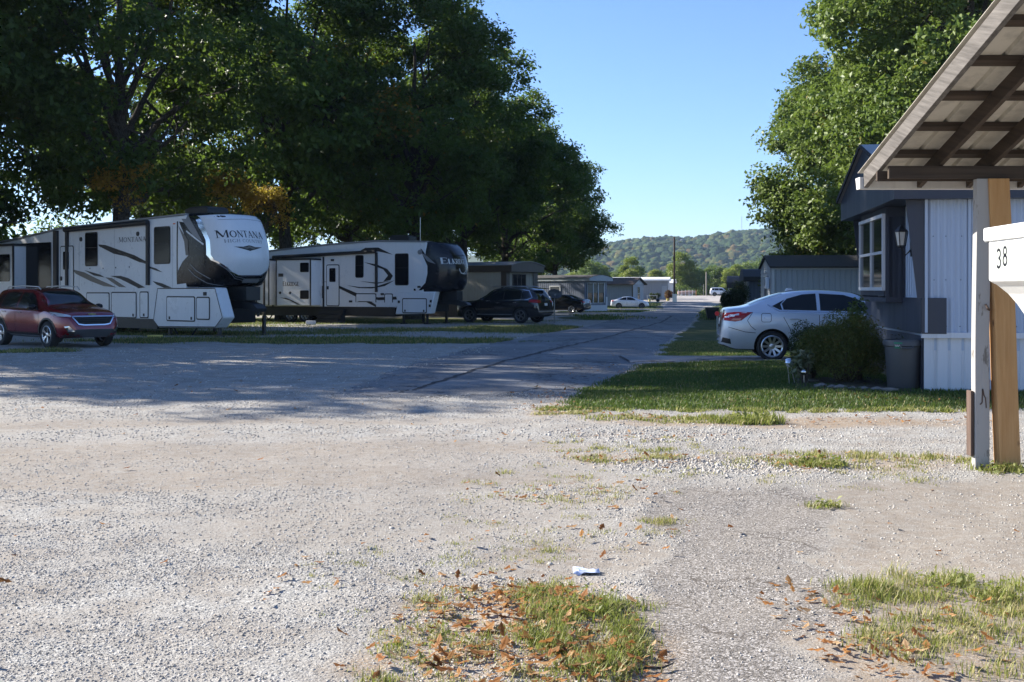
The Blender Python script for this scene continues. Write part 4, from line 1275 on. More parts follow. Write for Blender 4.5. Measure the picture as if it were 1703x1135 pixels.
# ---------------------------------------------------------------- silver sedan on the right
def sedan(name, label, paint, L, W, top, belt, wheels, r, rim, spokes, win, matr=None, arch=None, roof=.60, detail=True, zb0=.24, twin=True):
    root = empty(name, (0, 0, 0), 0, label, 'car')
    w = W / 2
    wid = [(0, w * .72), (.05, w * .82), (.2, w * .93), (.6, w * .985), (1.3, w), (L * .6, w), (L - .9, w * .985), (L - .4, w * .93), (L - .14, w * .80), (L, w * .60)]
    rw = [(0, w * .70), (L * .2, roof * .98), (L * .4, roof), (L * .62, roof), (L * .8, roof * 1.06), (L, w * .7)]
    zb = [(0, .34), (.35, zb0), (L - .5, zb0 - .03), (L, .26)]
    me, bv = car_body(L, top, belt, wid, rw, zb, [(x, r) for x in wheels], arch or r + .055, paint)
    link('body', me, root)
    for x in wheels:
        for s in (-1, 1): wheel(root, x, s * (w - .12), r, rim, spokes, s, matr, twin=twin)
    for poly in win['side']:
        both('window', bv, poly, M_GLASS, root, .005, .10)
    if 'trim' in win:
        for s in (-1, 1):
            mb = MB(); outline(mb, bv, win['trim'], .022, 'y', s, .007, .08, closed=False); mb.build('window_trim', M_CHROME, root)
    x0, x1 = win['rear']; zf = lambda x: interp_s(x, top)
    for nm, (a, b), wa, wb in (('rear_window', win['rear'], .54, .50), ('windshield', win['front'], .52, .66)):
        poly = [(a, -wa), (b, -wb), (b, wb), (a, wa)]
        part_patch(nm, bv, [poly], M_GLASS, root, 'z', 1, .005, .12)
    return root, bv


M_SILVER = carpaint('silver_paint', (.58, .63, .70), .35, .30)
TOP = [(0, .56), (.025, .74), (.06, .98), (.10, 1.10), (.18, 1.125), (.50, 1.165), (.85, 1.30), (1.35, 1.45), (1.75, 1.50), (2.15, 1.51), (2.65, 1.47), (3.05, 1.36), (3.60, 1.09), (3.8, 1.04), (4.25, .92), (4.48, .80), (4.60, .62), (4.63, .48)]
BELT = [(0, .92), (.6, 1.04), (1.2, 1.06), (2.5, 1.02), (3.6, .96), (4.63, .7)]
SIDE = [[(1.07, 1.16), (1.22, 1.085), (1.27, 1.085), (1.24, 1.20), (1.34, 1.30)], [(1.30, 1.085), (1.98, 1.07), (1.98, 1.425), (1.70, 1.405), (1.38, 1.315), (1.27, 1.21)], [(2.05, 1.07), (3.22, 1.045), (3.18, 1.10), (2.82, 1.31), (2.55, 1.395), (2.05, 1.425)]]
s_root, sbv = sedan('silver_sedan', 'silver sedan parked beside the bush, rear end towards the road', M_SILVER, 4.63, 1.76, TOP, BELT, (1.06, 3.76), .318, .228, 10, {'side': SIDE, 'rear': (.62, 1.30), 'front': (2.78, 3.5), 'trim': [(.98, 1.19), (1.20, 1.06), (2.0, 1.045), (3.32, 1.015)]}, twin=False)
place(s_root, 1198, 23.3, R(-7), (0, -.70))
# tail lamps wrap round the corner
for s in (-1, 1):
    tl = part_patch('tail_light', sbv, [[(.06, .86), (.30, .835), (.43, .86), (.66, 1.035), (.30, 1.035), (.07, 1.01)]], M_RED, s_root, 'y', s, .006, .05)
    part_patch('reversing_lamp', sbv, [[(.16, .945), (.28, .935), (.31, .975), (.18, .975)]], M_LAMPWHT, tl, 'y', s, .012, .05)
    part_patch('indicator', sbv, [[(.20, .855), (.40, .858), (.43, .905), (.26, .90)]], M_AMBER, tl, 'y', s, .012, .05)
    part_patch('tail_light', sbv, [[(s * .42, .88), (s * .66, .86), (s * .66, 1.02), (s * .44, 1.0)]], M_RED, s_root, 'x', -1, .008, .06)
part_patch('rear_fascia', sbv, [[(-.34, .70), (.34, .70), (.38, .92), (-.38, .92)]], M_BLACK, s_root, 'x', -1, .004, .08)
part_patch('license_plate', sbv, [rrect(-.16, .76, .16, .90, .01)], M_PLATE, s_root, 'x', -1, .014, .1)
part_patch('chrome_bar', sbv, [[(-.42, .93), (.42, .93), (.42, .955), (-.42, .955)]], M_CHROME, s_root, 'x', -1, .016, .1)
seams(sbv, [[(1.30, 1.06), (1.30, .92), (1.42, .70), (1.50, .42), (1.6, .34)], [(2.02, 1.05), (2.03, .7), (2.06, .32)], [(3.32, 1.0), (3.36, .8), (3.25, .36)], [(1.6, .33), (3.25, .32)], [(.16, .72), (.5, .62), (.72, .60)], [(.66, 1.03), (.55, .86), (.62, .74), (.72, .66)]], s_root)
mb = MB(); outline(mb, sbv, rrect(.84, .83, 1.04, 1.01, .04), .010, 'y', -1, .004, .05); mb.build('fuel_flap', M_UNDER, s_root)
handles(sbv, [(1.52, .90), (2.55, .88)], s_root, M_SILVER)
mirror(s_root, 3.22, -.80, 1.06, M_SILVER, -1); mirror(s_root, 3.22, .80, 1.06, M_SILVER, 1)
part_patch('bumper_insert', sbv, [[(.02, .40), (.22, .36), (.20, .47), (.05, .50)]], M_BLACK, s_root, 'y', -1, .006, .06)
mb = MB(); mb.prism([(1.42, 1.475), (1.60, 1.50), (1.55, 1.535), (1.46, 1.54)], -.025, .025); mb.build('roof_antenna', M_SILVER, s_root, bevel=.006)

# ---------------------------------------------------------------- red crossover
M_MAROON = carpaint('dark_red_paint', (.19, .007, .017), .3, .20, .8)


def suv(name, label, paint, L, W, top, belt, wheels, r, rim, spokes, side, roofw=.64, rails=None, matr=None, clad=None, front=(0, 0), rear=(0, 0), trim=None):
    root = empty(name, (0, 0, 0), 0, label, 'car'); w = W / 2
    wid = [(0, w * .78), (.05, w * .86), (.2, w * .95), (.6, w * .99), (1.4, w), (L * .6, w), (L - .9, w * .985), (L - .42, w * .93), (L - .16, w * .82), (L - .04, w * .66), (L, w * .5)]
    rw = [(0, roofw * .9), (.4, roofw * .96), (L * .4, roofw), (L * .62, roofw), (L * .8, roofw * 1.08), (L, w * .7)]
    zb = [(0, .42), (.4, .30), (L - .6, .27), (L, .30)]
    me, bv = car_body(L, top, belt, wid, rw, zb, [(x, r) for x in wheels], r + .06, paint)
    link('body', me, root)
    for x in wheels:
        for s in (-1, 1): wheel(root, x, s * (w - .13), r, rim, spokes, s, matr, width=.235)
    for poly in side: both('window', bv, poly, M_GLASS, root, .005, .10)
    if trim:
        for s in (-1, 1):
            mb = MB(); outline(mb, bv, trim, .022, 'y', s, .008, .08, closed=False); mb.build('window_trim', M_CHROME, root)
    part_patch('windshield', bv, [[(front[0], -.60), (front[1], -.72), (front[1], .72), (front[0], .60)]], M_GLASS, root, 'z', 1, .005, .12)
    part_patch('rear_window', bv, [[(-.55, rear[0]), (.55, rear[0]), (.48, rear[1]), (-.48, rear[1])]], M_GLASS, root, 'x', -1, .006, .1)
    if rails:
        for s in (-1, 1):
            mb = MB(); z = rails[2]; y = s * (roofw - .06)
            mb.tube([(rails[0], y, z - .03), (rails[0] + .12, y, z + .035), ((rails[0] + rails[1]) / 2, y, z + .06), (rails[1] - .12, y, z + .03), (rails[1], y, z - .05)], .018, 8); mb.build('roof_rail', M_ALLOY, root, 50)
    return root, bv


E_TOP = [(0, .62), (.02, .95), (.07, 1.13), (.24, 1.45), (.42, 1.60), (.9, 1.645), (1.6, 1.66), (2.3, 1.64), (2.72, 1.56), (3.42, 1.19), (3.56, 1.14), (4.1, 1.06), (4.40, .985), (4.53, .88), (4.60, .72), (4.65, .50)]
E_BELT = [(0, 1.0), (.8, 1.10), (2.0, 1.06), (3.4, 1.02), (4.65, .8)]
E_SIDE = [[(.50, 1.20), (.86, 1.12), (.86, 1.50), (.66, 1.46)], [(.92, 1.115), (1.86, 1.09), (1.86, 1.53), (1.3, 1.55), (.92, 1.51)], [(1.93, 1.09), (3.10, 1.06), (3.06, 1.13), (2.62, 1.45), (2.45, 1.51), (1.93, 1.53)]]
e_root, ebv = suv('red_crossover', 'dark red crossover parked in front of the white camper, facing right', M_MAROON, 4.65, 1.84, E_TOP, E_BELT, (.98, 3.70), .365, .245, 5, E_SIDE, .63, (.75, 2.75, 1.65), front=(2.72, 3.40), rear=(1.18, 1.55), trim=[(.38, 1.24), (.62, 1.115), (.92, 1.085), (1.9, 1.065), (3.24, 1.03)])
place(e_root, 77, 30.0, R(-40), (3.70, -.90))
gr = [(-.58, .865), (.58, .865), (.60, .845), (.46, .66), (.30, .635), (-.30, .635), (-.46, .66), (-.60, .845)]
g_ = part_patch('grille', ebv, [gr], M_UNDER, e_root, 'x', 1, .006, .07)
mb = MB(); outline(mb, ebv, gr, .035, 'x', 1, .016, .06); mb.build('chrome_surround', M_CHROME, g_, 40)
mb = MB()
for z in (.70, .75, .80): outline(mb, ebv, [(-.50, z), (.50, z)], .012, 'x', 1, .012, .06, closed=False)
mb.build('slats', M_BLACK, g_)
part_patch('badge', ebv, [[(-.11, .905), (-.03, .905), (-.03, .893), (.05, .893), (.05, .905), (.11, .905), (.095, .935), (.04, .935), (.04, .947), (-.04, .947), (-.04, .935), (-.125, .935)]], M_GOLD, e_root, 'x', 1, .012, .04)
for s in (-1, 1):
    hl = part_patch('headlight', ebv, [[(s * .60, .88), (s * .64, .855), (s * .74, .87), (s * .87, .93), (s * .89, .985), (s * .80, .97), (s * .66, .915)]], M_CLEAR, e_root, 'x', 1, .008, .05)
    part_patch('headlight', ebv, [[(3.92, .905), (4.22, .87), (4.42, .86), (4.42, .90), (4.15, .955), (3.95, .975)]], M_CLEAR, e_root, 'y', s, .008, .05)
    part_patch('fog_lamp', ebv, [[(s * .56, .46), (s * .72, .47), (s * .78, .60), (s * .70, .615)]], M_CHROME, e_root, 'x', 1, .010, .05)
    both_ = part_patch('sill', ebv, [[(1.36, .28), (3.30, .28), (3.30, .40), (1.36, .42)]], M_BLACK, e_root, 'y', s, .006, .1)
    mb = MB(); outline(mb, ebv, [(1.4, .34), (3.28, .325)], .03, 'y', s, .010, .1, closed=False); mb.build('chrome_strip', M_CHROME, e_root)
    for xw in (.98, 3.70):
        mb = MB(); arc = [(xw + .445 * math.cos(a), .365 + .445 * math.sin(a)) for a in np.linspace(.05, PI - .05, 22)]
        outline(mb, ebv, arc, .05, 'y', s, .007, .05, closed=False); mb.build('wheel_arch_trim', M_BLACK, e_root, 50)
    part_patch('tail_light', ebv, [[(.03, .98), (.30, 1.03), (.28, 1.13), (.08, 1.12)]], M_RED, e_root, 'y', s, .008, .05)
    mirror(e_root, 3.08, s * .86, 1.12, M_GLOSSBLK, s)
part_patch('lower_bumper', ebv, [[(-.80, .30), (.80, .30), (.72, .46), (.5, .52), (-.5, .52), (-.72, .46)]], M_BLACK, e_root, 'x', 1, .007, .08)
part_patch('license_plate', ebv, [rrect(-.15, .40, .15, .50, .01)], M_BLACK, e_root, 'x', 1, .016, .1)
seams(ebv, [[(.92, 1.08), (.95, .98), (1.30, .75), (1.36, .45)], [(1.90, 1.06), (1.93, .7), (1.92, .42)], [(3.22, 1.02), (3.28, .8), (3.20, .42)], [(1.4, .43), (3.2, .42)], [(3.45, 1.04), (3.9, .99), (4.15, .96)]], e_root)
handles(ebv, [(1.22, .98), (2.15, .96)], e_root, M_CHROME)

# ---------------------------------------------------------------- dark jeep-like wagon seen from its rear quarter
M_NAVY = carpaint('near_black_paint', (.014, .015, .018), .3, .2)
J_TOP = [(0, .62), (.03, .98), (.08, 1.14), (.36, 1.60), (.55, 1.72), (1.2, 1.765), (2.0, 1.76), (2.55, 1.70), (2.75, 1.62), (3.40, 1.20), (3.55, 1.15), (4.3, 1.08), (4.62, 1.0), (4.74, .82), (4.80, .55)]
J_BELT = [(0, 1.05), (.8, 1.16), (2.0, 1.12), (3.4, 1.07), (4.8, .9)]
J_SIDE = [[(.50, 1.23), (.92, 1.18), (.92, 1.58), (.66, 1.57)], [(.98, 1.175), (1.90, 1.15), (1.90, 1.62), (.98, 1.60)], [(1.97, 1.15), (3.10, 1.11), (2.66, 1.50), (2.5, 1.59), (1.97, 1.62)]]
j_root, jbv = suv('dark_wagon', 'black off road wagon parked nose in beside the second camper, red tail lamp showing', M_NAVY, 4.80, 1.94, J_TOP, J_BELT, (.96, 3.87), .385, .255, 5, J_SIDE, .66, (.7, 2.8, 1.765), M_DKALLOY, front=(2.76, 3.40), rear=(1.20, 1.62), trim=[(.36, 1.26), (.60, 1.16), (3.2, 1.085), (2.66, 1.55), (2.45, 1.63), (.95, 1.64), (.6, 1.60), (.36, 1.26)])
place(j_root, 897, 53.3, R(180 - 29), (.0, .75))
for s in (-1, 1):
    part_patch('tail_light', jbv, [[(.05, 1.0), (.50, 1.05), (.46, 1.16), (.10, 1.16)]], M_RED, j_root, 'y', s, .008, .05)
    part_patch('tail_light', jbv, [[(s * .50, 1.02), (s * .86, 1.02), (s * .84, 1.15), (s * .5, 1.13)]], M_RED, j_root, 'x', -1, .010, .06)
    part_patch('sill', jbv, [[(1.42, .27), (3.42, .26), (3.42, .40), (1.42, .42)]], M_BLACK, j_root, 'y', s, .006, .1)
    mb = MB(); outline(mb, jbv, [(1.4, .44), (3.4, .43)], .03, 'y', s, .010, .1, closed=False); mb.build('chrome_strip', M_CHROME, j_root)
    mirror(j_root, 3.08, s * .90, 1.17, M_NAVY, s)
part_patch('rear_bumper_trim', jbv, [[(-.78, .56), (.78, .56), (.78, .62), (-.78, .62)]], M_ALLOY, j_root, 'x', -1, .012, .1)
part_patch('license_plate', jbv, [rrect(-.16, .86, .16, .99, .01)], M_PLATE, j_root, 'x', -1, .012, .1)
seams(jbv, [[(.95, 1.14), (1.0, 1.0), (1.40, .72), (1.42, .44)], [(1.93, 1.12), (1.95, .43)], [(3.25, 1.08), (3.30, .43)]], j_root)
handles(jbv, [(1.25, 1.02), (2.2, 1.0)], j_root, M_CHROME)
mb = MB(); mb.prism([(.30, 1.70), (.12, 1.685), (.12, 1.70), (.40, 1.735)], -.6, .6); mb.build('roof_spoiler', M_NAVY, j_root)

# ---------------------------------------------------------------- black coupe/sedan behind the dish
B_TOP = [(0, .58), (.03, .80), (.08, 1.02), (.14, 1.08), (.65, 1.12), (.95, 1.22), (1.5, 1.42), (2.0, 1.46), (2.5, 1.43), (2.9, 1.32), (3.5, 1.05), (3.7, 1.0), (4.4, .90), (4.7, .74), (4.80, .5)]
BK_SIDE = [[(1.12, 1.08), (1.92, 1.06), (1.92, 1.37), (1.6, 1.35)], [(2.0, 1.06), (3.1, 1.02), (2.72, 1.28), (2.45, 1.36), (2.0, 1.375)]]
b_root, bbv = sedan('black_sedan', 'black sedan parked behind the satellite dish, tail towards the road', M_NAVY, 4.80, 1.84, B_TOP, [(0, .90), (1.2, 1.03), (2.5, .99), (3.6, .93), (4.8, .7)], (1.02, 3.82), .33, .235, 5, {'side': BK_SIDE, 'rear': (.78, 1.42), 'front': (2.66, 3.38)})
place(b_root, 971, 86.5, R(180 - 28), (0, .75))
for s in (-1, 1):
    part_patch('tail_light', bbv, [[(s * .44, .80), (s * .80, .80), (s * .80, .96), (s * .44, .94)]], M_RED, b_root, 'x', -1, .010, .06)
part_patch('license_plate', bbv, [rrect(-.16, .78, .16, .92, .01)], M_PLATE, b_root, 'x', -1, .012, .1)
mirror(b_root, 3.1, .86, 1.05, M_NAVY, 1); mirror(b_root, 3.1, -.86, 1.05, M_NAVY, -1)

# ---------------------------------------------------------------- small white sedan down the road
M_WHITEP = carpaint('white_paint', (.66, .68, .71), .1, .28)
T2 = [(0, .56), (.03, .80), (.08, .98), (.14, 1.03), (.5, 1.07), (.85, 1.20), (1.45, 1.39), (1.95, 1.44), (2.4, 1.42), (2.9, 1.30), (3.5, 1.03), (3.7, .98), (4.2, .86), (4.45, .72), (4.57, .48)]
W_SIDE = [[(.98, 1.06), (1.30, 1.03), (1.88, 1.015), (1.88, 1.345), (1.55, 1.335)], [(1.95, 1.015), (3.05, .98), (2.65, 1.26), (2.4, 1.335), (1.95, 1.35)]]
w_root, wbv = sedan('white_sedan', 'white sedan parked sideways in front of the brown roofed home, facing right', M_WHITEP, 4.57, 1.8, T2, [(0, .88), (1.2, 1.0), (2.5, .96), (3.6, .9), (4.57, .65)], (.98, 3.68), .32, .225, 5, {'side': W_SIDE, 'rear': (.66, 1.38), 'front': (2.66, 3.4)}, matr=M_DKALLOY)
place(w_root, 1015.5, 131, R(-4), (0, -.7))
for s in (-1, 1):
    part_patch('headlight', wbv, [[(4.05, .72), (4.40, .66), (4.44, .72), (4.15, .84)]], M_CLEAR, w_root, 'y', s, .008, .06)
    part_patch('tail_light', wbv, [[(.04, .84), (.40, .86), (.36, .98), (.08, .98)]], M_RED, w_root, 'y', s, .008, .06)
    mirror(w_root, 3.0, s * .82, 1.01, M_WHITEP, s)
part_patch('grille', wbv, [[(-.5, .40), (.5, .40), (.42, .68), (-.42, .68)]], M_BLACK, w_root, 'x', 1, .01, .1)
seams(wbv, [[(1.0, 1.0), (1.35, .7), (1.4, .35)], [(1.91, 1.0), (1.93, .34)], [(3.15, .96), (3.15, .35)]], w_root)
handles(wbv, [(1.3, .9), (2.3, .88)], w_root, M_WHITEP)

# ---------------------------------------------------------------- white SUV at the far lot
S_TOP = [(0, .62), (.02, 1.0), (.08, 1.15), (.20, 1.62), (.32, 1.76), (1.2, 1.81), (2.3, 1.80), (2.7, 1.72), (3.25, 1.28), (3.4, 1.22), (4.3, 1.14), (4.65, 1.04), (4.76, .8), (4.82, .55)]
S_SIDE = [[(.42, 1.26), (.95, 1.22), (.95, 1.66), (.52, 1.66)], [(1.02, 1.22), (1.85, 1.21), (1.85, 1.67), (1.02, 1.66)], [(1.92, 1.21), (3.0, 1.18), (2.55, 1.62), (1.92, 1.67)]]
f_root, fbv = suv('white_suv', 'white sport utility vehicle standing at the sunlit lot at the end of the road', M_WHITEP, 4.82, 1.92, S_TOP, [(0, 1.1), (1, 1.2), (3.3, 1.14), (4.82, .9)], (1.0, 3.79), .40, .24, 6, S_SIDE, .70, (.6, 2.7, 1.80), M_DKALLOY, front=(2.74, 3.26), rear=(1.28, 1.66))
place(f_root, 1180.5, 232, R(-7), (0, -.7), h(45, 232) + .04)
for s in (-1, 1):
    part_patch('tail_light', fbv, [[(.03, 1.05), (.20, 1.06), (.22, 1.28), (.10, 1.28)]], M_RED, f_root, 'y', s, .01, .08)
    part_patch('sill', fbv, [[(1.42, .27), (3.32, .26), (3.32, .40), (1.42, .42)]], M_BLACK, f_root, 'y', s, .01, .15)
part_patch('rear_bumper', fbv, [[(-.8, .44), (.8, .44), (.8, .60), (-.8, .60)]], M_BLACK, f_root, 'x', -1, .012, .15)

# ================================================================ the two camping trailers


def side_trace(P0, th, fx, fy, ox, oy):
    """photo measurements -> (along, height) on the visible side of a trailer"""
    dx, dy = math.cos(th), -math.sin(th)

    def f(x, y):
        u, v = ox + x / fx, oy + y / fy
        k = (u - 851.5) / 1826; s = (k * P0[1] - P0[0]) / (dx - k * dy); D = P0[1] + s * dy
        return (s, 1.6 - (v - 482) / 1826 * D)
    return f


def camper_window(root, bv, x0, z0, x1, z1, r=.07, bars=1, sign=-1, louver=False):
    f = MB(); patch(f, bv, rrect(x0 - .035, z0 - .035, x1 + .035, z1 + .035, r + .02), 'y', sign, .014, .3); o = f.build('window', M_BLACK, root)
    g = MB(); patch(g, bv, rrect(x0, z0, x1, z1, r), 'y', sign, .022, .3); g.build('pane', M_TINT, o)
    if bars:
        b = MB(); zc = z0 + (z1 - z0) * .55; c = cast(bv, x0, zc, 'y', sign, .024); c2 = cast(bv, x1, zc, 'y', sign, .024)
        b.beam(c, c2, .014, .018); b.build('sash', M_BLACK, o)
    return o


def hatch(root, bv, x0, z0, x1, z1, r=.07, latch=True, mat=None):
    a = MB(); patch(a, bv, rrect(x0, z0, x1, z1, r), 'y', -1, .010, .3); o = a.build('compartment_door', M_BLACK, root)
    b = MB(); patch(b, bv, rrect(x0 + .045, z0 + .045, x1 - .045, z1 - .045, r * .7), 'y', -1, .018, .3); b.build('panel', mat or M_WHITE, o)
    if latch:
        c = MB()
        for t in ((.12, .88) if x1 - x0 > .7 else (.5,)):
            q = cast(bv, x0 + (x1 - x0) * t, z0 + .12, 'y', -1, .022); c.box((q.x - .035, q.y - .012, q.z - .05), (q.x + .035, q.y + .012, q.z + .05))
        c.build('latch', M_BLACK, o)
    return o


def entry_door(root, bv, x0, z0, x1, z1, win):
    a = MB(); patch(a, bv, rrect(x0, z0, x1, z1, .09), 'y', -1, .012, .3); o = a.build('entry_door', M_BLACK, root)
    b = MB(); patch(b, bv, rrect(x0 + .04, z0 + .04, x1 - .04, z1 - .04, .07), 'y', -1, .022, .3); b.build('panel', M_WHITE, o)
    b = MB(); patch(b, bv, rrect(*win, .05), 'y', -1, .030, .3); b.build('door_window', M_TINT, o)
    q = cast(bv, x0 + .10, (z0 + z1) / 2 - .12, 'y', -1, .03); b = MB(); b.box((q.x - .05, q.y - .03, q.z - .08), (q.x + .05, q.y + .02, q.z + .08)); b.build('latch', M_BLACK, o)
    g = MB(); q1 = cast(bv, x0 - .14, z0 + .35, 'y', -1, 0); q2 = cast(bv, x0 - .14, z0 + 1.05, 'y', -1, 0)
    g.tube([q1, q1 + Vector((-.05, -.09, .06)), q2 + Vector((-.05, -.09, -.06)), q2], .016, 6); g.build('grab_handle', M_BLACK, o)
    return o


def cap_mesh(xb, prof, hw, n=3.4, m=28):
    """prof: (z, nose x, half width)"""
    rows_ = []
    P = catmull([np.array(p) for p in prof], 5)
    for z, xn, w in P:
        r = []
        for t in np.linspace(-PI / 2, PI / 2, m):
            c, s = math.cos(t), math.sin(t)
            r.append((xb + (xn - xb) * max(c, 0) ** (2 / n), w * math.copysign(abs(s) ** (2 / n), s), z))
        rows_.append(r)
    mb = MB(); mb.rows(rows_)
    for q, rev in ((0, True), (len(rows_) - 1, False)):
        idx_ = [q * m + i for i in range(m)]; mb.f.append(tuple(reversed(idx_)) if rev else tuple(idx_)); mb.m.append(0)
    # back closed
    left = [i * m for i in range(len(rows_))]; right = [i * m + m - 1 for i in range(len(rows_))]
    for i in range(len(rows_) - 1): mb.f.append((left[i], left[i + 1], right[i + 1], right[i])); mb.m.append(0)
    return mb


def camper_common(root, leg_x, rear_x, wheels, floor, yside=1.2):
    for x in leg_x:
        for s in (-1, 1):
            mb = MB(); mb.box((x - .05, s * .95 - .05, .06), (x + .05, s * .95 + .05, floor + .2)); mb.box((x - .13, s * .95 - .13, -.03), (x + .13, s * .95 + .13, .06)); mb.build('landing_leg', M_BLACK, root)
    for x in wheels:
        for s in (-1, 1): wheel(root, x, s * 1.02, .37, .22, 6, s, M_ALLOY, width=.22, twin=False)
    for s in (-1, 1):
        mb = MB(); mb.tube([(rear_x, s * .9, floor), (rear_x - .5, s * .9, .0)], .035, 6); mb.tube([(rear_x - 1.0, s * .9, floor), (rear_x - .45, s * .9, .05)], .03, 6); mb.build('stabiliser_jack', M_BLACK, root)


# -------- first camper
P1 = (-10.3, 37.2); TH1 = R(38)
rv = empty('travel_camper', (0, 0, 0), 0, 'white fifth wheel camper with the rounded white front panel and MONTANA lettering', 'camper')
off_ = Vector((math.cos(TH1), -math.sin(TH1), 0)); nrm = Vector((-math.sin(TH1), -math.cos(TH1), 0))
rv.location = Vector((P1[0], P1[1], -.02)) - nrm * 1.2; rv.rotation_euler = (0, 0, -TH1)
Z = side_trace(P1, TH1, 3.702, 3.702, 0, 320)
mb = MB()
mb.prism([(-14.2, .55), (-2.9, .55), (-1.2, 1.70), (-1.2, 4.20), (-9.6, 3.98), (-10.2, 3.90), (-14.2, 3.55)], -1.2, 1.2); body = mb.mesh('body', [M_WHITE], 30); bv1 = bvh_of(body); link('body', body, rv).modifiers.new('b', 'BEVEL').width = .03
mb = MB(); mb.prism([(-14.0, .22), (-2.95, .22), (-2.95, .62), (-14.0, .62)], -1.185, 1.185); mb.build('skirt', M_BLACK, rv)
mb = MB(); mb.prism([(-14.25, 3.56), (-10.2, 3.91), (-9.6, 3.99), (-1.25, 4.21), (-1.25, 4.26), (-9.6, 4.05), (-10.2, 3.97), (-14.25, 3.62)], -1.225, 1.225); mb.build('roof', M_GREYG, rv)
# belly compartment under the nose
mb = MB(); mb.prism([(-3.17, .53), (-2.85, .27), (.45, .33), (.85, .68), (.42, 1.69), (-2.9, 1.69)], -1.215, -.72); bel = mb.mesh('belly_box', [M_WHITE], 30); bvb = bvh_of(bel); link('belly_box', bel, rv).modifiers.new('b', 'BEVEL').width = .04
mb = MB(); mb.box((-2.9, -.72, .45), (-.35, 1.1, 1.71)); mb.build('hollow_shade_block', M_UNDER, rv)  # black block standing in for the shade of the hollow under the nose
mb = MB(); outline(mb, bvb, [(-3.12, .53), (-2.83, .31), (.42, .36), (.80, .69), (.40, 1.66), (-2.87, 1.66)], .035, 'y', -1, .006, .2); mb.build('belly_trim', M_BLACK, rv)
hatch(rv, bvb, *Z(1028, 790), *Z(1205, 637)); hatch(rv, bvb, *Z(1212, 782), *Z(1296, 640), latch=False)
q = cast(bvb, *Z(1265, 622), 'y', -1, .01); mb = MB(); mb.box((q.x - .08, q.y - .02, q.z - .06), (q.x + .08, q.y + .02, q.z + .06)); mb.build('outlet_box', M_BLACK, rv, bevel=.01)
# nose cap
cm = cap_mesh(-1.75, [(1.72, .25, 1.17), (1.80, .55, 1.20), (2.1, .78, 1.215), (2.6, .95, 1.22), (3.1, .90, 1.22), (3.6, .72, 1.215), (4.0, .48, 1.20), (4.16, .28, 1.17), (4.25, -.05, 1.12)], 1.2)
cme = cm.mesh('nose_cap', [M_GLOSSBLK], 60); bvc = bvh_of(cme); cap = link('nose_cap', cme, rv)
fp = [(-1.15, 4.15), (-.4, 4.20), (.4, 4.20), (1.02, 4.16), (1.10, 3.7), (1.12, 3.2), (1.06, 2.72), (.78, 2.30), (.40, 2.12), (-.52, 2.10), (-.78, 2.22), (-1.10, 2.62), (-1.135, 2.8), (-1.13, 3.3), (-1.155, 3.75)]
fpo = part_patch('front_panel', bvc, [fp], M_WHITE, cap, 'x', 1, .012, .10, 60)
mb = MB(); outline(mb, bvc, [p for p in fp[3:]] + [fp[0]], .035, 'x', 1, .018, .08, closed=False); mb.build('panel_rim', M_CHROME, fpo, 50)
mb = MB(); outline(mb, bvc, [(-.92, 3.99), (0, 4.04), (.92, 3.99)], .014, 'x', 1, .016, .1, closed=False); mb.build('panel_crease', M_GREYG, fpo)
mb = MB(); text_patch(mb, bvc, 'MONTANA', -1.04, 3.36, .23, 'x', 1, .018, width=1.52, caps=1.12, bow=.035); mb.build('lettering', M_BLACK, fpo)
mb = MB(); text_patch(mb, bvc, 'HIGH COUNTRY', -.92, 3.20, .11, 'x', 1, .018, width=1.34, bow=.025); mb.build('small_lettering', M_GREYG, fpo)
mb = MB()
for poly in ([(a - .22, b) for a, b in [(-.50, 3.07), (-.20, 3.075), (.02, 3.125), (.06, 3.125), (.28, 3.075), (.58, 3.07), (.28, 2.99), (.12, 2.955), (.04, 2.93), (-.04, 2.955), (-.2, 2.99)]],): patch(mb, bvc, poly, 'x', 1, .018, .06)
em = mb.build('emblem', M_BLACK, fpo)
mb = MB(); patch(mb, bvc, [(a - .22, b) for a, b in [(-.30, 3.055), (-.08, 3.06), (.04, 3.105), (.16, 3.06), (.38, 3.055), (.16, 3.0), (.04, 3.035), (-.08, 3.0)]], 'x', 1, .024, .05); mb.build('emblem_inlay', M_TAUPE, em)
# white flank showing on the side of the cap, grey and white sweeps
part_patch('cap_flank', bvc, [[Z(1060, 545), Z(1000, 560), Z(1000, 160), Z(1092, 150), Z(1135, 250), Z(1160, 330), Z(1163, 385), Z(1128, 425), Z(1100, 480)]], M_WHITE, cap, 'y', -1, .010, .10, 60)
part_patch('cap_visor', bvc, [[Z(1108, 148), Z(1150, 128), Z(1200, 215), Z(1243, 300), Z(1190, 262)]], M_GREYG, cap, 'y', -1, .012, .08, 60)
part_patch('sweep', bvc, [[Z(1100, 200), Z(1160, 290), Z(1165, 385), Z(1148, 385), Z(1138, 300)]], M_TAUPE, cap, 'y', -1, .014, .06, 60)
for k, ln in enumerate([[Z(1150, 235), Z(1190, 268), Z(1250, 318)], [Z(1165, 470), Z(1200, 510), Z(1262, 555), Z(1330, 575)], [Z(1175, 440), Z(1210, 480), Z(1280, 530)]]):
    mb = MB(); outline(mb, bvc, ln, .055 if k == 0 else .03, 'y', -1, .016, .08, closed=False); mb.build('stripe', M_WHITE if k == 0 else M_GREYG, cap, 60)
mb = MB()
for z in (2.02, 1.95): outline(mb, bvc, [(-1.05, z + .55), (-.6, z + .05), (-.2, z - .03), (.5, z - .02), (.85, z + .25)], .016, 'x', 1, .014, .08, closed=False)
mb.build('lower_stripe', M_GREYG, cap, 60)
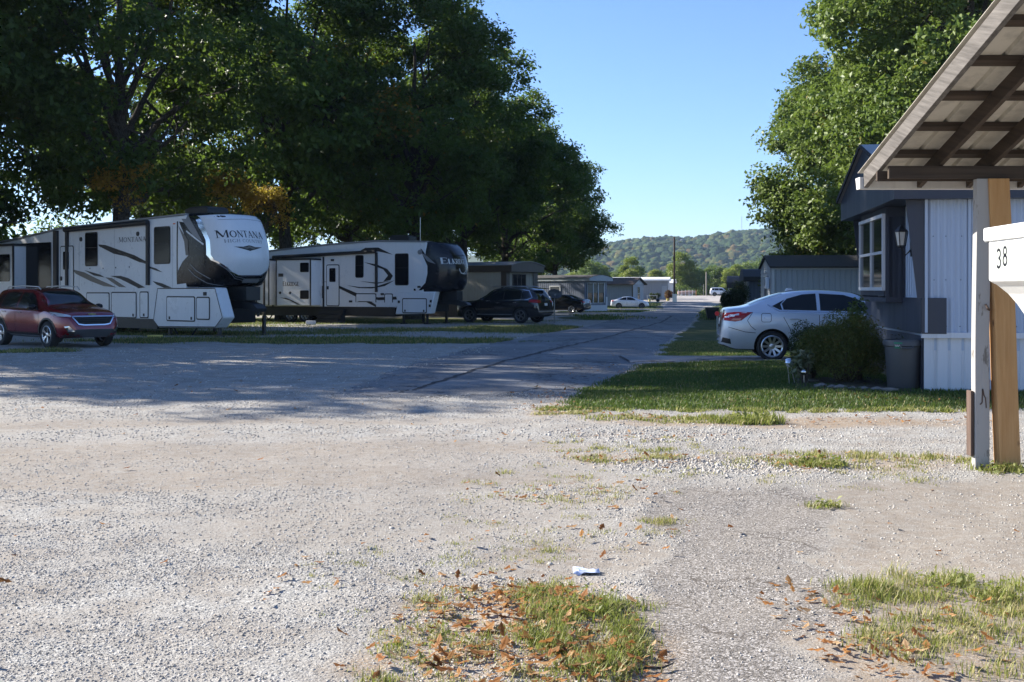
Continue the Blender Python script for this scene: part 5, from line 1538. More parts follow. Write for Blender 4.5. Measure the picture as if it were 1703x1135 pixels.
part_patch('marker_panel', bvc, [rrect(-.28, 1.86, .42, 1.98, .03)], M_GREYG, cap, 'x', 1, .012, .1)
# side details
camper_window(rv, bv1, *Z(528, 448), *Z(600, 247)); camper_window(rv, bv1, *Z(953, 434), *Z(1047, 211))
entry_door(rv, bv1, Z(373, 580)[0], 1.02, Z(456, 580)[0], Z(400, 330)[1] + .02, (*Z(392, 474), *Z(428, 362)))
for a, b in ((Z(533, 775), Z(676, 613)), (Z(686, 770), Z(842, 610)), (Z(861, 772), Z(916, 607))): hatch(rv, bv1, *a, *b)
AW = M_BLACK
mb = MB(); a, b = Z(415, 222), Z(915, 186); mb.tube([(a[0], -1.31, 3.93), (b[0] + .1, -1.31, 4.02)], .095, 10); aw = mb.build('awning', AW, rv, 50)
for s, zz in ((a[0] + .05, 3.9), (b[0] + .02, 4.0)):
    mb = MB(); mb.box((s - .07, -1.30, 1.78), (s + .07, -1.205, zz)); mb.build('awning_arm', AW, aw, bevel=.01)
mb = MB(); text_patch(mb, bv1, 'MONTANA', Z(733, 306)[0], 3.36, .17, 'y', -1, .012, width=Z(900, 300)[0] - Z(733, 306)[0], caps=1.1); mb.build('lettering', M_BLACK, rv)
for poly, m_ in (([Z(606, 318), Z(650, 322), Z(830, 385), Z(905, 425), Z(905, 440), Z(830, 415), Z(790, 395), Z(700, 375), Z(612, 330)], M_BLACK), ([Z(690, 352), Z(820, 392), Z(902, 434), Z(860, 428), Z(800, 402)], M_TAUPE), ([Z(905, 448), Z(960, 465), Z(1003, 490), Z(965, 480), Z(905, 458)], M_BLACK),
                 ([Z(440, 470), Z(520, 490), Z(600, 530), Z(720, 583), Z(640, 575), Z(560, 545), Z(470, 500)], M_TAUPE), ([Z(520, 476), Z(620, 505), Z(648, 522), Z(580, 510)], M_BLACK), ([Z(648, 520), Z(690, 525), Z(780, 583), Z(735, 580), Z(690, 550)], M_TAUPE), ([Z(678, 512), Z(745, 512), Z(790, 525), Z(895, 583), Z(855, 588), Z(790, 555), Z(740, 530)], M_BLACK), ([Z(940, 543), Z(1000, 558), Z(1060, 585), Z(1010, 585), Z(965, 565)], M_BLACK)):
    part_patch('side_graphic', bv1, [poly], m_, rv, 'y', -1, .010, .3)
for c_ in (Z(500, 287), Z(850, 253)):
    q = cast(bv1, *c_, 'y', -1, 0); mb = MB(); mb.lathe([(.085, -1.20), (.08, -1.235), (.04, -1.25), (.001, -1.25)], 14, axis='y', c=(q.x, 0, q.z)); mb.build('speaker', M_BLACK, rv, 40)
for x_, y_ in ((555, 466), (636, 466), (714, 461), (797, 457)):
    q = cast(bv1, *Z(x_, y_), 'y', -1, .01); mb = MB(); mb.lathe([(.03, q.y), (.001, q.y - .02)], 10, axis='y', c=(q.x, 0, q.z)); mb.build('marker_button', M_BLACK, rv)
for x_ in (-8.0, -5.6, -2.0):
    mb = MB(); outline(mb, bv1, [(x_, 1.6), (x_, 3.85)], .012, 'y', -1, .004, .4, closed=False); mb.build('panel_seam', M_GREYG, rv)
for x_ in (-13.5, -9.0, -5.2, -1.9):
    mb = MB(); zt = 3.90 if x_ > -9.5 else 3.45; mb.box((x_ - .06, -1.225, zt), (x_ + .06, -1.195, zt + .045)); mb.build('marker_lamp', M_AMBER, rv, bevel=.008)
# black patio screen, rear slide-out with window
part_patch('patio_panel', bv1, [rrect(Z(140, 500)[0], .75, Z(318, 500)[0], Z(300, 305)[1], .04)], M_TINT, rv, 'y', -1, .03, .4)
mb = MB(); mb.box((Z(340, 400)[0], -1.30, .6), (Z(362, 400)[0], -1.19, 3.93)); mb.build('corner_trim', M_BLACK, rv)
mb = MB(); SX = Z(116, 400)[0] + .62; mb.box((-14.1, -1.75, .85), (SX, -1.15, 3.38)); so = mb.build('slide_out', M_WHITE, rv, bevel=.03); sb = bvh_of(so.data)
part_patch('window', sb, [rrect(-13.9, 1.95, SX - .25, 3.05, .08)], M_TINT, so, 'y', -1, .02, .4)
mb = MB(); mb.box((-14.15, -1.80, 3.38), (SX + .06, -1.15, 3.47)); mb.box((SX - .07, -1.775, .82), (SX + .012, -1.72, 3.38)); mb.build('slide_trim', M_BLACK, so)
mb = MB(); mb.tube([(-8.3, -1.3, .55), (-8.2, -1.42, .18), (-7.4, -1.5, .03), (-6.2, -1.46, .02), (-5.6, -1.35, .05)], .022, 6); mb.build('water_hose', plain('blue_hose', (.02, .05, .16), .5), rv, 50)
# roof unit, hitch, legs
mb = MB(); mb.prism([(-2.35, 4.21), (-1.0, 4.24), (-1.05, 4.50), (-1.25, 4.56), (-2.1, 4.55), (-2.4, 4.48)], -.45, .45); mb.build('air_conditioner', M_BLACK, rv, bevel=.05)
mb = MB(); mb.prism([(-.5, 1.2), (.5, 1.25), (1.15, 1.12), (1.35, .98), (1.3, .86), (1.0, .92), (.4, 1.0), (-.5, 1.0)], -.22, .22); mb.lathe([(.05, .70), (.05, .92)], 12, c=(1.15, 0, 0), caps=True)
mb.box((-.1, -.3, 1.25), (.9, .3, 1.72)); mb.build('hitch', M_BLACK, rv, bevel=.015)
camper_common(rv, (.30, -2.5), -12.5, (-8.6, -7.7), .5)
for s in ((-2.3, -.6),):
    mb = MB(); mb.tube([(s[0], -.95, .3), (s[0] + .25, -.95, .02)], .03, 6); mb.tube([(-.9, -.95, .35), (-1.25, -.95, .02)], .03, 6); mb.build('support_strut', M_BLACK, rv)

# -------- second camper
P2 = (-4.0, 52.0); TH2 = R(25)
r2 = empty('travel_camper', (0, 0, 0), 0, 'white fifth wheel camper with the black front cap and ELKRIDGE lettering', 'camper')
nrm = Vector((-math.sin(TH2), -math.cos(TH2), 0)); r2.location = Vector((P2[0], P2[1], -.06)) - nrm * 1.2; r2.rotation_euler = (0, 0, -TH2)
Z = side_trace(P2, TH2, 3.702, 3.702, 370, 370)
mb = MB(); mb.prism([(-12.0, .80), (-1.75, .80), (-.2, 1.58), (-.05, 3.90), (-2.8, 3.98), (-5.6, 3.86), (-9.4, 3.58), (-12.0, 3.42)], -1.2, 1.2); body = mb.mesh('body', [M_WHITE], 30); bv2 = bvh_of(body); link('body', body, r2).modifiers.new('b', 'BEVEL').width = .03
mb = MB(); mb.prism([(-11.9, .36), (-1.8, .36), (-1.8, .84), (-11.9, .84)], -1.185, 1.185); mb.build('skirt', M_BLACK, r2)
mb = MB(); mb.prism([(-12.05, 3.43), (-9.4, 3.59), (-5.6, 3.87), (-2.8, 3.99), (-.05, 3.91), (-.05, 3.97), (-2.8, 4.06), (-5.6, 3.94), (-9.4, 3.66), (-12.05, 3.50)], -1.225, 1.225); mb.build('roof', M_GREYG, r2)
mb = MB(); mb.prism([(-1.78, .46), (.15, .52), (.42, 1.56), (-1.55, 1.56)], -1.215, -.72); bel = mb.mesh('belly_box', [M_WHITE], 30); bvb = bvh_of(bel); link('belly_box', bel, r2).modifiers.new('b', 'BEVEL').width = .04
mb = MB(); mb.box((-1.75, -.72, .6), (-.1, 1.1, 1.6)); mb.build('hollow_shade_block', M_UNDER, r2)  # again a black block in place of the shaded hollow beside the belly box
hatch(r2, bvb, *Z(1108, 552), *Z(1260, 460))
for x_, y_ in ((1088, 482), (1284, 478), (1278, 506)):
    q = cast(bvb, *Z(x_, y_), 'y', -1, .01); mb = MB(); mb.box((q.x - .05, q.y - .02, q.z - .06), (q.x + .05, q.y + .02, q.z + .06)); mb.build('outlet_box', M_BLACK, r2)
cm = cap_mesh(-.75, [(1.56, .75, 1.18), (1.66, 1.05, 1.21), (2.0, 1.25, 1.22), (2.6, 1.32, 1.22), (3.1, 1.24, 1.22), (3.5, 1.06, 1.21), (3.78, .82, 1.19), (3.90, .62, 1.15), (3.95, .3, 1.1)], 1.2, 3.0)
M_CAPBLUE = carpaint('black_navy_cap', (.006, .0065, .010), .0, .25, .3, .3)
cme = cm.mesh('nose_cap', [M_CAPBLUE], 60); bvc2 = bvh_of(cme); cap = link('nose_cap', cme, r2)
part_patch('cap_flank', bvc2, [[Z(1150, 420), Z(1150, 135), Z(1215, 138), Z(1225, 175), Z(1262, 260), Z(1262, 310), Z(1250, 365), Z(1205, 415)]], M_WHITE, cap, 'y', -1, .012, .1, 60)
part_patch('stripe', bvc2, [[Z(1222, 178), Z(1260, 200), Z(1310, 250), Z(1262, 232)]], M_GREYG, cap, 'y', -1, .014, .06, 60)
mb = MB(); text_patch(mb, bvc2, 'ELKRIDGE', -1.08, 2.87, .24, 'x', 1, .016, width=1.22, caps=1.25); mb.build('lettering', M_PLATE, cap)
mb = MB(); outline(mb, bvc2, [(-.12 + .30 * math.cos(a) * 1.0, 2.66 + .23 * math.sin(a)) for a in np.linspace(PI, 2 * PI, 16)] + [(.26, 2.46)], .045, 'x', 1, .016, .05, closed=False); outline(mb, bvc2, [(-.32, 2.45), (-.04, 2.41), (.28, 2.42)], .03, 'x', 1, .016, .05, closed=False); mb.build('emblem', M_PLATE, cap, 60)
mb = MB(); outline(mb, bvc2, [(-.95, 3.45), (-.6, 3.30), (.6, 3.30), (1.0, 3.42)], .02, 'x', 1, .014, .08, closed=False); mb.build('cap_crease', M_BLACK, cap)
q = cast(bvc2, *Z(1218, 176), 'y', -1, .02); mb = MB(); mb.lathe([(.12, q.y), (.11, q.y - .05), (.001, q.y - .06)], 14, axis='y', c=(q.x, 0, q.z)); mb.build('loading_lamp', M_GREYG, r2, 40)
camper_window(r2, bv2, *Z(822, 330), *Z(866, 199)); camper_window(r2, bv2, *Z(1066, 377), *Z(1143, 188))
entry_door(r2, bv2, Z(640, 505)[0], .84, Z(721, 505)[0], 2.90, (*Z(660, 360), *Z(698, 275)))
hatch(r2, bv2, *Z(820, 540), *Z(948, 430)); hatch(r2, bv2, *Z(997, 541), *Z(1050, 431), latch=False)
mb = MB(); a, b = Z(318, 212), Z(950, 180); mb.tube([(a[0], -1.30, 3.30), (b[0], -1.30, 3.50)], .085, 10); aw = mb.build('awning', M_BLACK, r2, 50)
mb = MB(); mb.box((b[0] - .06, -1.29, 1.54), (b[0] + .06, -1.205, 3.46)); mb.build('awning_arm', M_BLACK, aw, bevel=.01)
# slide-outs
for nm, x0, x1, dep, zt in (('slide_out', Z(228, 400)[0] + .38, Z(306, 400)[0] + .38, .75, 3.12), ('slide_out', Z(352, 400)[0] + .42, Z(562, 400)[0] + .42, .85, 3.12)):
    mb = MB(); mb.box((x0, -1.2 - dep, .88), (x1, -1.15, zt)); so = mb.build(nm, M_WHITE, r2, bevel=.02); sb = bvh_of(so.data)
    mb = MB(); t = .05
    for lo, hi in (((x0 - .012, -1.215 - dep, .86), (x0 + t, -1.18 - dep, zt)), ((x1 - t, -1.215 - dep, .86), (x1 + .012, -1.18 - dep, zt)), ((x0 - .03, -1.24 - dep, zt), (x1 + .03, -1.15, zt + .08))): mb.box(lo, hi)
    mb.build('slide_trim', M_BLACK, so)
    if dep > .8:
        for z0, z1 in ((2.52, 2.98), (1.20, 1.62)):
            part_patch('window', sb, [rrect(x1 - .62, z0, x1 - .10, z1, .05)], M_TINT, so, 'y', -1, .018, .3)
        mb = MB(); text_patch(mb, sb, 'ELKRIDGE', x0 + .42, 1.84, .20, 'y', -1, .012, width=.95, caps=1.2); mb.build('lettering', M_BLACK, so)
        part_patch('side_graphic', sb, [[(x0 + .25, 1.27), (x0 + .6, 1.25), (x0 + 1.0, 1.12), (x0 + 1.5, .92), (x0 + 1.3, .92), (x0 + .85, 1.12)]], M_BLACK, so, 'y', -1, .012, .3)
        part_patch('vent', sb, [rrect(x0 + .15, 2.30, x0 + .45, 2.46, .02)], M_BLACK, so, 'y', -1, .02, .2)
        for xx in (.25, .85):
            mb = MB(); mb.lathe([(.07, -1.2 - dep), (.06, -1.23 - dep), (.001, -1.235 - dep)], 12, axis='y', c=(x0 + xx, 0, 1.50)); mb.build('vent', M_BLACK, so)
for poly in ([Z(625, 355), Z(700, 375), Z(830, 430), Z(946, 500), Z(946, 515), Z(820, 450), Z(700, 390)], [Z(765, 380), Z(850, 392), Z(940, 390), Z(1060, 350), Z(1000, 385), Z(920, 400), Z(840, 398)], [Z(870, 238), Z(950, 252), Z(1015, 280), Z(1050, 322), Z(1035, 348), Z(990, 358), Z(1020, 320), Z(990, 282)],
             [Z(860, 440), Z(960, 455), Z(1070, 450), Z(1075, 468), Z(960, 472)], [Z(845, 355), Z(950, 364), Z(1050, 352), Z(950, 372)], [Z(830, 178), Z(880, 150), Z(960, 148), Z(1050, 192), Z(960, 172)]):
    part_patch('side_graphic', bv2, [poly], M_BLACK, r2, 'y', -1, .010, .3)
for poly in ([Z(85, 435), Z(150, 410), Z(225, 402), Z(150, 420)], [Z(90, 460), Z(150, 430), Z(222, 420), Z(150, 440)], [Z(95, 500), Z(150, 475), Z(222, 455), Z(180, 480), Z(130, 503)], [Z(150, 500), Z(190, 488), Z(222, 496), Z(185, 500)]):
    part_patch('side_graphic', bv2, [poly], M_TAUPE, r2, 'y', -1, .010, .3)
for x_ in (60, 312):
    s = Z(x_, 450)[0]; mb = MB(); mb.box((s - .04, -1.235, .8), (s + .04, -1.19, 3.35)); mb.build('corner_trim', M_BLACK, r2)
mb = MB(); mb.box((Z(622, 400)[0] - .03, -1.24, .8), (Z(622, 400)[0] + .05, -1.19, 3.28)); mb.build('corner_trim', M_BLACK, r2)
for x_, y_ in ((678, 226), (790, 480), (985, 435), (1212, 390)):
    q = cast(bv2, *Z(x_, y_), 'y', -1, .01); mb = MB(); mb.box((q.x - .09, q.y - .03, q.z - .05), (q.x + .09, q.y + .02, q.z + .05)); mb.build('fixture', M_BLACK, r2, bevel=.01)
mb = MB(); mb.prism([(-2.6, 4.04), (-1.5, 4.02), (-1.5, 4.25), (-1.65, 4.32), (-2.45, 4.33), (-2.62, 4.25)], -.4, .4); mb.build('air_conditioner', M_BLACK, r2, bevel=.04)
mb = MB(); mb.tube([(-1.2, .2, 3.95), (-1.2, .2, 5.2)], .012, 6); mb.build('antenna', M_ALLOY, r2)
mb = MB(); mb.prism([(.1, 1.15), (.9, 1.2), (1.5, 1.05), (1.65, .92), (1.3, .86), (.8, .95), (.1, .95)], -.2, .2); mb.box((.3, -.3, 1.15), (1.1, .3, 1.6)); mb.build('hitch', M_BLACK, r2, bevel=.015)
camper_common(r2, (-.15, -1.45), -10.4, (-8.0, -7.1), .6)
mb = MB(); mb.box((-6.0, -1.9, -.02), (-4.6, -1.25, .18)); mb.box((-6.0, -1.65, .18), (-4.6, -1.25, .42)); mb.box((-6.0, -1.42, .42), (-4.6, -1.22, .66)); mb.build('entry_steps', M_BLACK, r2)
# ------------------------------------------------------------------ trailer homes
def siding(name, col, dirt=.25, rough=.45, var=.06):
    n = NT(name); p = n.coord()
    f = n.noise(n.mapping(p, (2.5, 2.5, .25)), 2.0, 6, .65)
    c = n.mix(f, [x * (1 - var * 2) for x in col], [min(1, x * (1 + var)) for x in col])
    st = n.noise(n.mapping(p, (6, 6, .3)), 1.6, 6, .7)
    c = n.mix(n.ramp(st, [(.52, 0), (.8, dirt)]), c, (.12, .105, .08))
    return n.done(c, n.math('ADD', n.math('MULTIPLY', f, .2), rough - .1), 0, .4)


M_SID_TAN = siding('tan_siding', (.36, .34, .29))
M_BROWN = siding('brown_trim', (.055, .04, .032))
M_SID_BLUE = siding('blue_grey_siding', (.15, .17, .22))
M_SID_PALE = siding('pale_grey_siding', (.34, .37, .40))
M_SID_GREY = siding('grey_siding', (.27, .29, .32))
M_WTRIM = siding('white_trim', (.55, .56, .57), .3)
M_ROOFM = siding('weathered_roof_metal', (.30, .31, .33), .5)
M_ROOFW = siding('white_roof_coating', (.80, .80, .79), .10)
M_SLATE = siding('dark_slate_blue', (.030, .037, .055), .15)
M_DKROOF = plain('dark_shingles', (.050, .047, .046), .9, var=.35, vscale=9, bump=.4, bscale=30)
M_BRROOF = plain('brown_shingles', (.115, .080, .058), .9, var=.5, vscale=2.5, bump=.4, bscale=30)
M_WINGLASS = NT('house_glass').done((.020, .022, .024), .05, 0, .7)
M_CURTAIN = plain('curtain_cloth', (.22, .20, .16), .9)
M_DARKIN = plain('dark_interior', (.012, .012, .014), .9)


def ribbed(mb, fixed, a0, a1, z0, z1, pitch, depth, out, axis='x', m=0, prof='vee'):
    """vertical ribs; wall runs along axis at 'fixed' on the other, ribs point to out (+-1)"""
    n = max(1, int(round((a1 - a0) / pitch))); pts = []
    for i in range(n):
        t = a0 + (a1 - a0) * i / n; q = (a1 - a0) / n
        if prof == 'vee': pts += [(t, 0), (t + q * .70, 0), (t + q * .80, -depth), (t + q * .92, -depth)]
        else: pts += [(t + q * k / 8, depth * .5 * math.cos(2 * PI * k / 8)) for k in range(8)]
    pts.append((a1, 0))
    f = lambda t, d, z: (t, fixed + out * d, z) if axis == 'x' else (fixed + out * d, t, z)
    mb.rows([[f(t, d, z0) for t, d in pts], [f(t, d, z1) for t, d in pts]], m)


def house_window(root, axis, fixed, a0, a1, z0, z1, out, cols=1, rws=2, mat_f=None, curtain=False, fw=.05):
    P = lambda a, d, z: (a, fixed + out * d, z) if axis == 'x' else (fixed + out * d, a, z)

    def bx(mb, a, b, z_, z__, d0, d1):
        p, q = P(a, d0, z_), P(b, d1, z__); mb.box([min(i, j) for i, j in zip(p, q)], [max(i, j) for i, j in zip(p, q)])
    mb = MB(); bx(mb, a0 - fw, a1 + fw, z0 - fw, z0, -.02, .05); bx(mb, a0 - fw, a1 + fw, z1, z1 + fw, -.02, .05); bx(mb, a0 - fw, a0, z0, z1, -.02, .045); bx(mb, a1, a1 + fw, z0, z1, -.02, .045)
    for i in range(1, cols): a = a0 + (a1 - a0) * i / cols; bx(mb, a - fw * .5, a + fw * .5, z0, z1, -.02, .04)
    for i in range(1, rws): z = z0 + (z1 - z0) * i / rws; bx(mb, a0, a1, z - fw * .4, z + fw * .4, -.018, .035)
    o = mb.build('window', mat_f or M_WTRIM, root)
    mb = MB(); mb.face([P(a0, .012, z0), P(a1, .012, z0), P(a1, .012, z1), P(a0, .012, z1)]); mb.build('pane', M_WINGLASS, o)
    return o


def bow_roof(mb, x0, x1, y0, y1, z, rise, thick, m=0, n=14):
    yc = (y0 + y1) / 2; hw = (y1 - y0) / 2
    prof = [(y0 + (y1 - y0) * i / n, z + rise * (1 - ((y0 + (y1 - y0) * i / n - yc) / hw) ** 2)) for i in range(n + 1)]
    poly = prof + [(y, zz - thick) for y, zz in reversed(prof)] if thick else prof
    mb.prism(poly, x0, x1, m, 'yz')


def gable(mb, x0, x1, y0, y1, z, rise, t=.08, m=0):
    yc = (y0 + y1) / 2
    mb.prism([(y0, z), (yc, z + rise), (y1, z), (y1, z + t), (yc, z + rise + t), (y0, z + t)], x0, x1, m, 'yz')


# ---- first home on the left: tan walls, brown bowed mansard
hm = empty('trailer_home', (0, 0, 0), 0, 'tan trailer home with a brown bowed roof band behind the black off road wagon', 'trailer home')
D = 67; hm.location = (px(842, D), D, -.1); hm.rotation_euler = (0, 0, R(-32))
L, Wd, E = 15, 3.7, 2.78
mb = MB(); ribbed(mb, 0, -L, -.35, .85, E, .20, .018, -1); ribbed(mb, 0, .35, Wd - .3, .85, E, .20, .018, 1, 'y'); mb.box((-L, .02, .82), (-.02, Wd, E)); mb.build('wall', M_SID_TAN, hm)
mb = MB(); mb.box((-.36, -.03, .4), (.03, -.001, E)); mb.box((.001, -.001, .4), (.03, .36, E)); mb.build('corner_board', M_BROWN, hm)
mb = MB(); mb.box((.001, Wd - .55, .4), (.03, Wd + .02, E)); mb.build('corner_board', M_BROWN, hm)
mb = MB(); mb.box((-L, .05, -.2), (-.05, Wd - .05, .83)); mb.box((-L, -.012, .80), (.0, .06, .88)); mb.build('skirting', M_BROWN, hm)
mb = MB(); mb.prism([(-.12, E), (Wd + .12, E), (Wd + .12, E + .42), (Wd * .75, E + .60), (Wd / 2, E + .66), (Wd * .25, E + .60), (-.12, E + .42)], -L, .45, 0, 'yz'); mb.build('roof_band', M_BROWN, hm, bevel=.01)
mb = MB(); bow_roof(mb, -L, .50, -.17, Wd + .17, E + .43, .25, .03); mb.build('roof', M_ROOFM, hm, 40)
house_window(hm, 'y', .0, .75, 2.2, 1.0, 2.62, 1, 3, 1, M_BROWN)
house_window(hm, 'x', .0, -6, -5.1, 1.5, 2.3, -1, 1, 2)

# ---- second: blue grey with glazed end
hm = empty('trailer_home', (0, 0, 0), 0, 'blue grey trailer home with a tall three light window bay and bowed eave', 'trailer home')
D = 95.5; hm.location = (px(972.5, D), D, h(px(985, D), D) - .05); hm.rotation_euler = (0, 0, R(-36))
L, Wd, E = 15, 3.75, 2.75
mb = MB(); ribbed(mb, 0, -L, 0, .55, E, .22, .018, -1); mb.box((-L, .02, .5), (-.02, Wd, E)); ribbed(mb, 0, 0, Wd, .75, E, .25, .012, 1, 'y'); mb.build('wall', M_SID_BLUE, hm)
mb = MB(); mb.box((-L, .04, -.2), (-.04, Wd - .04, .52)); mb.build('skirting', M_SID_BLUE, hm)
mb = MB(); mb.box((-.03, .06, -.2), (.05, Wd - .04, .62)); mb.build('end_skirt', M_WTRIM, hm, bevel=.01)
mb = MB(); mb.prism([(-.08, E), (Wd + .08, E), (Wd + .08, E + .28), (Wd * .75, E + .48), (Wd / 2, E + .54), (Wd * .25, E + .48), (-.08, E + .28)], -L, .55, 0, 'yz'); mb.build('roof_band', M_SID_PALE, hm, bevel=.01)
mb = MB(); bow_roof(mb, -L, .6, -.14, Wd + .14, E + .29, .27, .03); mb.build('roof', M_DKROOF, hm, 40)
o = house_window(hm, 'y', .03, .35, 3.15, .85, 2.55, 1, 1, 1, M_SID_PALE, fw=.07)
mb = MB()
for a in (1.25, 2.1, 3.15): mb.box((.03, a - .06, .85), (.10, a + .06, 2.6))
mb.build('mullion', M_WTRIM, o)
mb = MB(); mb.box((.036, .4, 1.72), (.046, 3.1, 2.5)); mb.build('blind', M_CURTAIN, o)
house_window(hm, 'x', .0, -3.6, -2.6, 1.35, 2.25, -1, 1, 2, fw=.09)
mb = MB(); mb.box((.0, Wd - .28, .6), (.06, Wd - .02, 1.35)); mb.build('meter_box', M_WTRIM, hm)

# ---- third: brown shingled gable
hm = empty('trailer_home', (0, 0, 0), 0, 'small blue grey home with a brown shingled gable roof behind the white sedan', 'trailer home')
D = 139; hm.location = (px(1052.5, D), D, h(px(1060, D), D) - .1); hm.rotation_euler = (0, 0, R(-28))
L, Wd, E = 10.5, 3.7, 3.0
mb = MB(); ribbed(mb, 0, -L + 1.6, 0, .2, E, .3, .02, -1); mb.box((-L + 1.6, .02, -.2), (-.02, Wd, E)); ribbed(mb, 0, 0, Wd, .1, E, .28, .015, 1, 'y'); mb.build('wall', M_SID_GREY, hm)
mb = MB(); mb.box((-L, .3, -.2), (-L + 1.6, .5, E)); mb.box((-L, -.0, -.1), (-L + .12, .12, E)); mb.build('porch', M_BROWN, hm)
mb = MB(); gable(mb, -L - .2, .35, -.45, Wd + .45, E - .12, .85, .12); mb.build('roof', M_BRROOF, hm)
mb = MB(); mb.prism([(-.1, E - .05), (Wd / 2, E + .70), (Wd + .1, E - .05)], -.02, .05, 0, 'yz'); mb.build('gable_panel', M_SID_PALE, hm)
house_window(hm, 'y', .0, 1.55, 2.35, .95, 2.65, 1, 1, 2)
mb = MB(); mb.box((-.12, -.04, 0), (.03, -.0, E)); mb.build('corner_board', M_BROWN, hm)

# ---- fourth: long grey with white roof, and the end of the next
hm = empty('trailer_home', (0, 0, 0), 0, 'long grey home with a brilliant white flat roof left of the lamp pole', 'trailer home')
D = 166; hm.location = (px(1110.5, D), D, h(px(1110, D), D)); hm.rotation_euler = (0, 0, R(-12))
mb = MB(); ribbed(mb, 0, -13, 0, .0, 2.85, .4, .02, -1); mb.box((-13, .02, -.1), (0, 4.0, 2.85)); mb.build('wall', M_SID_GREY, hm)
mb = MB(); mb.prism([(-.3, 2.86), (4.3, 2.86), (4.3, 3.1), (2, 3.46), (-.3, 3.1)], -13.3, .25, 0, 'yz'); mb.build('roof', M_ROOFW, hm)
mb = MB(); mb.box((-.9, -.06, .1), (-.1, .0, 2.1)); mb.build('door', M_SID_PALE, hm)
hm = empty('trailer_home', (0, 0, 0), 0, 'white end wall of the last home, just showing beside the lamp pole', 'trailer home')
D = 186; hm.location = (px(1119, D), D, h(px(1119, D), D)); hm.rotation_euler = (0, 0, R(-14))
mb = MB(); ribbed(mb, 0, -11, 0, .0, 2.6, .4, .02, -1); mb.box((-11, .02, -.1), (0, 4.0, 2.6)); mb.build('wall', M_WTRIM, hm)
mb = MB(); gable(mb, -11.2, .3, -.3, 4.3, 2.6, .6); mb.build('roof', M_ROOFW, hm)
house_window(hm, 'x', 0, -1.9, -1.1, 1.1, 2.0, -1, 1, 2)

# ---- right side, low grey home behind the sedan
hm = empty('trailer_home', (0, 0, 0), 0, 'long grey ribbed trailer home with a dark sagging roof behind the silver sedan', 'trailer home')
D = 57; hm.location = (px(1283, D), D, h(px(1283, D), D) - .05); hm.rotation_euler = (0, 0, R(-5))
L, Wd, E = 16, 3.9, 2.86
mb = MB(); ribbed(mb, 0, 0, L, .5, E, .27, .03, -1); mb.box((0.02, .05, .0), (L, Wd, E)); mb.build('wall', M_SID_PALE, hm)
mb = MB()
for i in range(13): mb.prism([(-.03, .4 + i * .2), (-.005, .4 + i * .2), (-.005, .6 + i * .2)], .05, Wd - .05, 0, 'xz')
mb.prism([(0, E), (Wd / 2, E + .55), (Wd, E)], -.02, .04, 0, 'yz'); mb.build('end_siding', M_SID_PALE, hm)
mb = MB(); mb.box((-.06, -.06, .3), (.14, .0, E)); mb.box((-.06, -.06, .3), (-.001, .14, E)); mb.box((0.14, -.05, E - .10), (L, .0, E)); mb.build('corner_board', M_WTRIM, hm)
mb = MB(); mb.prism([(-.22, E - .02), (Wd / 2, E + .60), (Wd + .22, E - .02), (Wd + .22, E + .06), (Wd / 2, E + .70), (-.22, E + .06)], -.12, L, 0, 'yz'); mb.build('roof', M_DKROOF, hm)
house_window(hm, 'y', -.02, 1.2, 2.4, 1.3, 2.4, -1, 1, 2)
mb = MB(); mb.box((-.25, .35, 1.75), (-.05, .75, 2.35)); mb.build('porch_lamp', M_LAMPWHT, hm, bevel=.03)

# ---- dark home further down on the right with rounded awning
hm = empty('trailer_home', (0, 0, 0), 0, 'grey trailer home with a deep dark mansard fascia behind the shrubs on the right', 'trailer home')
D = 78; hm.location = (px(1243, D), D, h(px(1243, D), D) - .05); hm.rotation_euler = (0, 0, R(-8))
L, Wd, E = 9, 3.8, 2.5
mb = MB(); ribbed(mb, 0, 0, L, .2, E, .22, .03, -1); mb.box((.02, .05, -.1), (L, Wd, E)); mb.build('wall', M_SID_BLUE, hm)
mb = MB(); mb.prism([(-.3, E - .08), (-.30, E + .25), (Wd * .25, E + .75), (Wd / 2, E + .83), (Wd * .75, E + .75), (Wd + .3, E + .25), (Wd + .3, E - .08)], -.30, L, 0, 'yz'); mb.build('roof', M_DKROOF, hm, bevel=.02)
mb = MB(); mb.box((.0, -.06, .1), (.10, .0, E)); mb.build('corner_board', M_SID_PALE, hm)
mb = MB()
for a in (.55, .85, 1.15): mb.beam((a, -.35, .0), (a - .03, -.1, 1.25), .06, .02)
mb.build('leaning_boards', M_WTRIM, hm)
hm = empty('trailer_home', (0, 0, 0), 0, 'trailer home with a dark rounded porch awning and a white door, furthest on the right', 'trailer home')
D = 97; hm.location = (px(1227, D), D, h(px(1227, D), D)); hm.rotation_euler = (0, 0, R(-10))
mb = MB(); mb.box((0, 0, -.2), (9, 3.8, 2.7)); mb.build('wall', M_WTRIM, hm)
mb = MB(); bow_roof(mb, -.9, 9, -.5, 4.2, 2.6, .6, .5); mb.build('roof', M_DKROOF, hm, 40)
mb = MB(); mb.box((.35, -.05, .3), (1.1, .0, 2.35)); mb.build('door', M_WINGLASS, hm)
mb = MB(); mb.tube([(-.8, -.3, -.2), (-.8, -.3, 2.6)], .05, 8); mb.build('porch_post', M_WTRIM, hm)

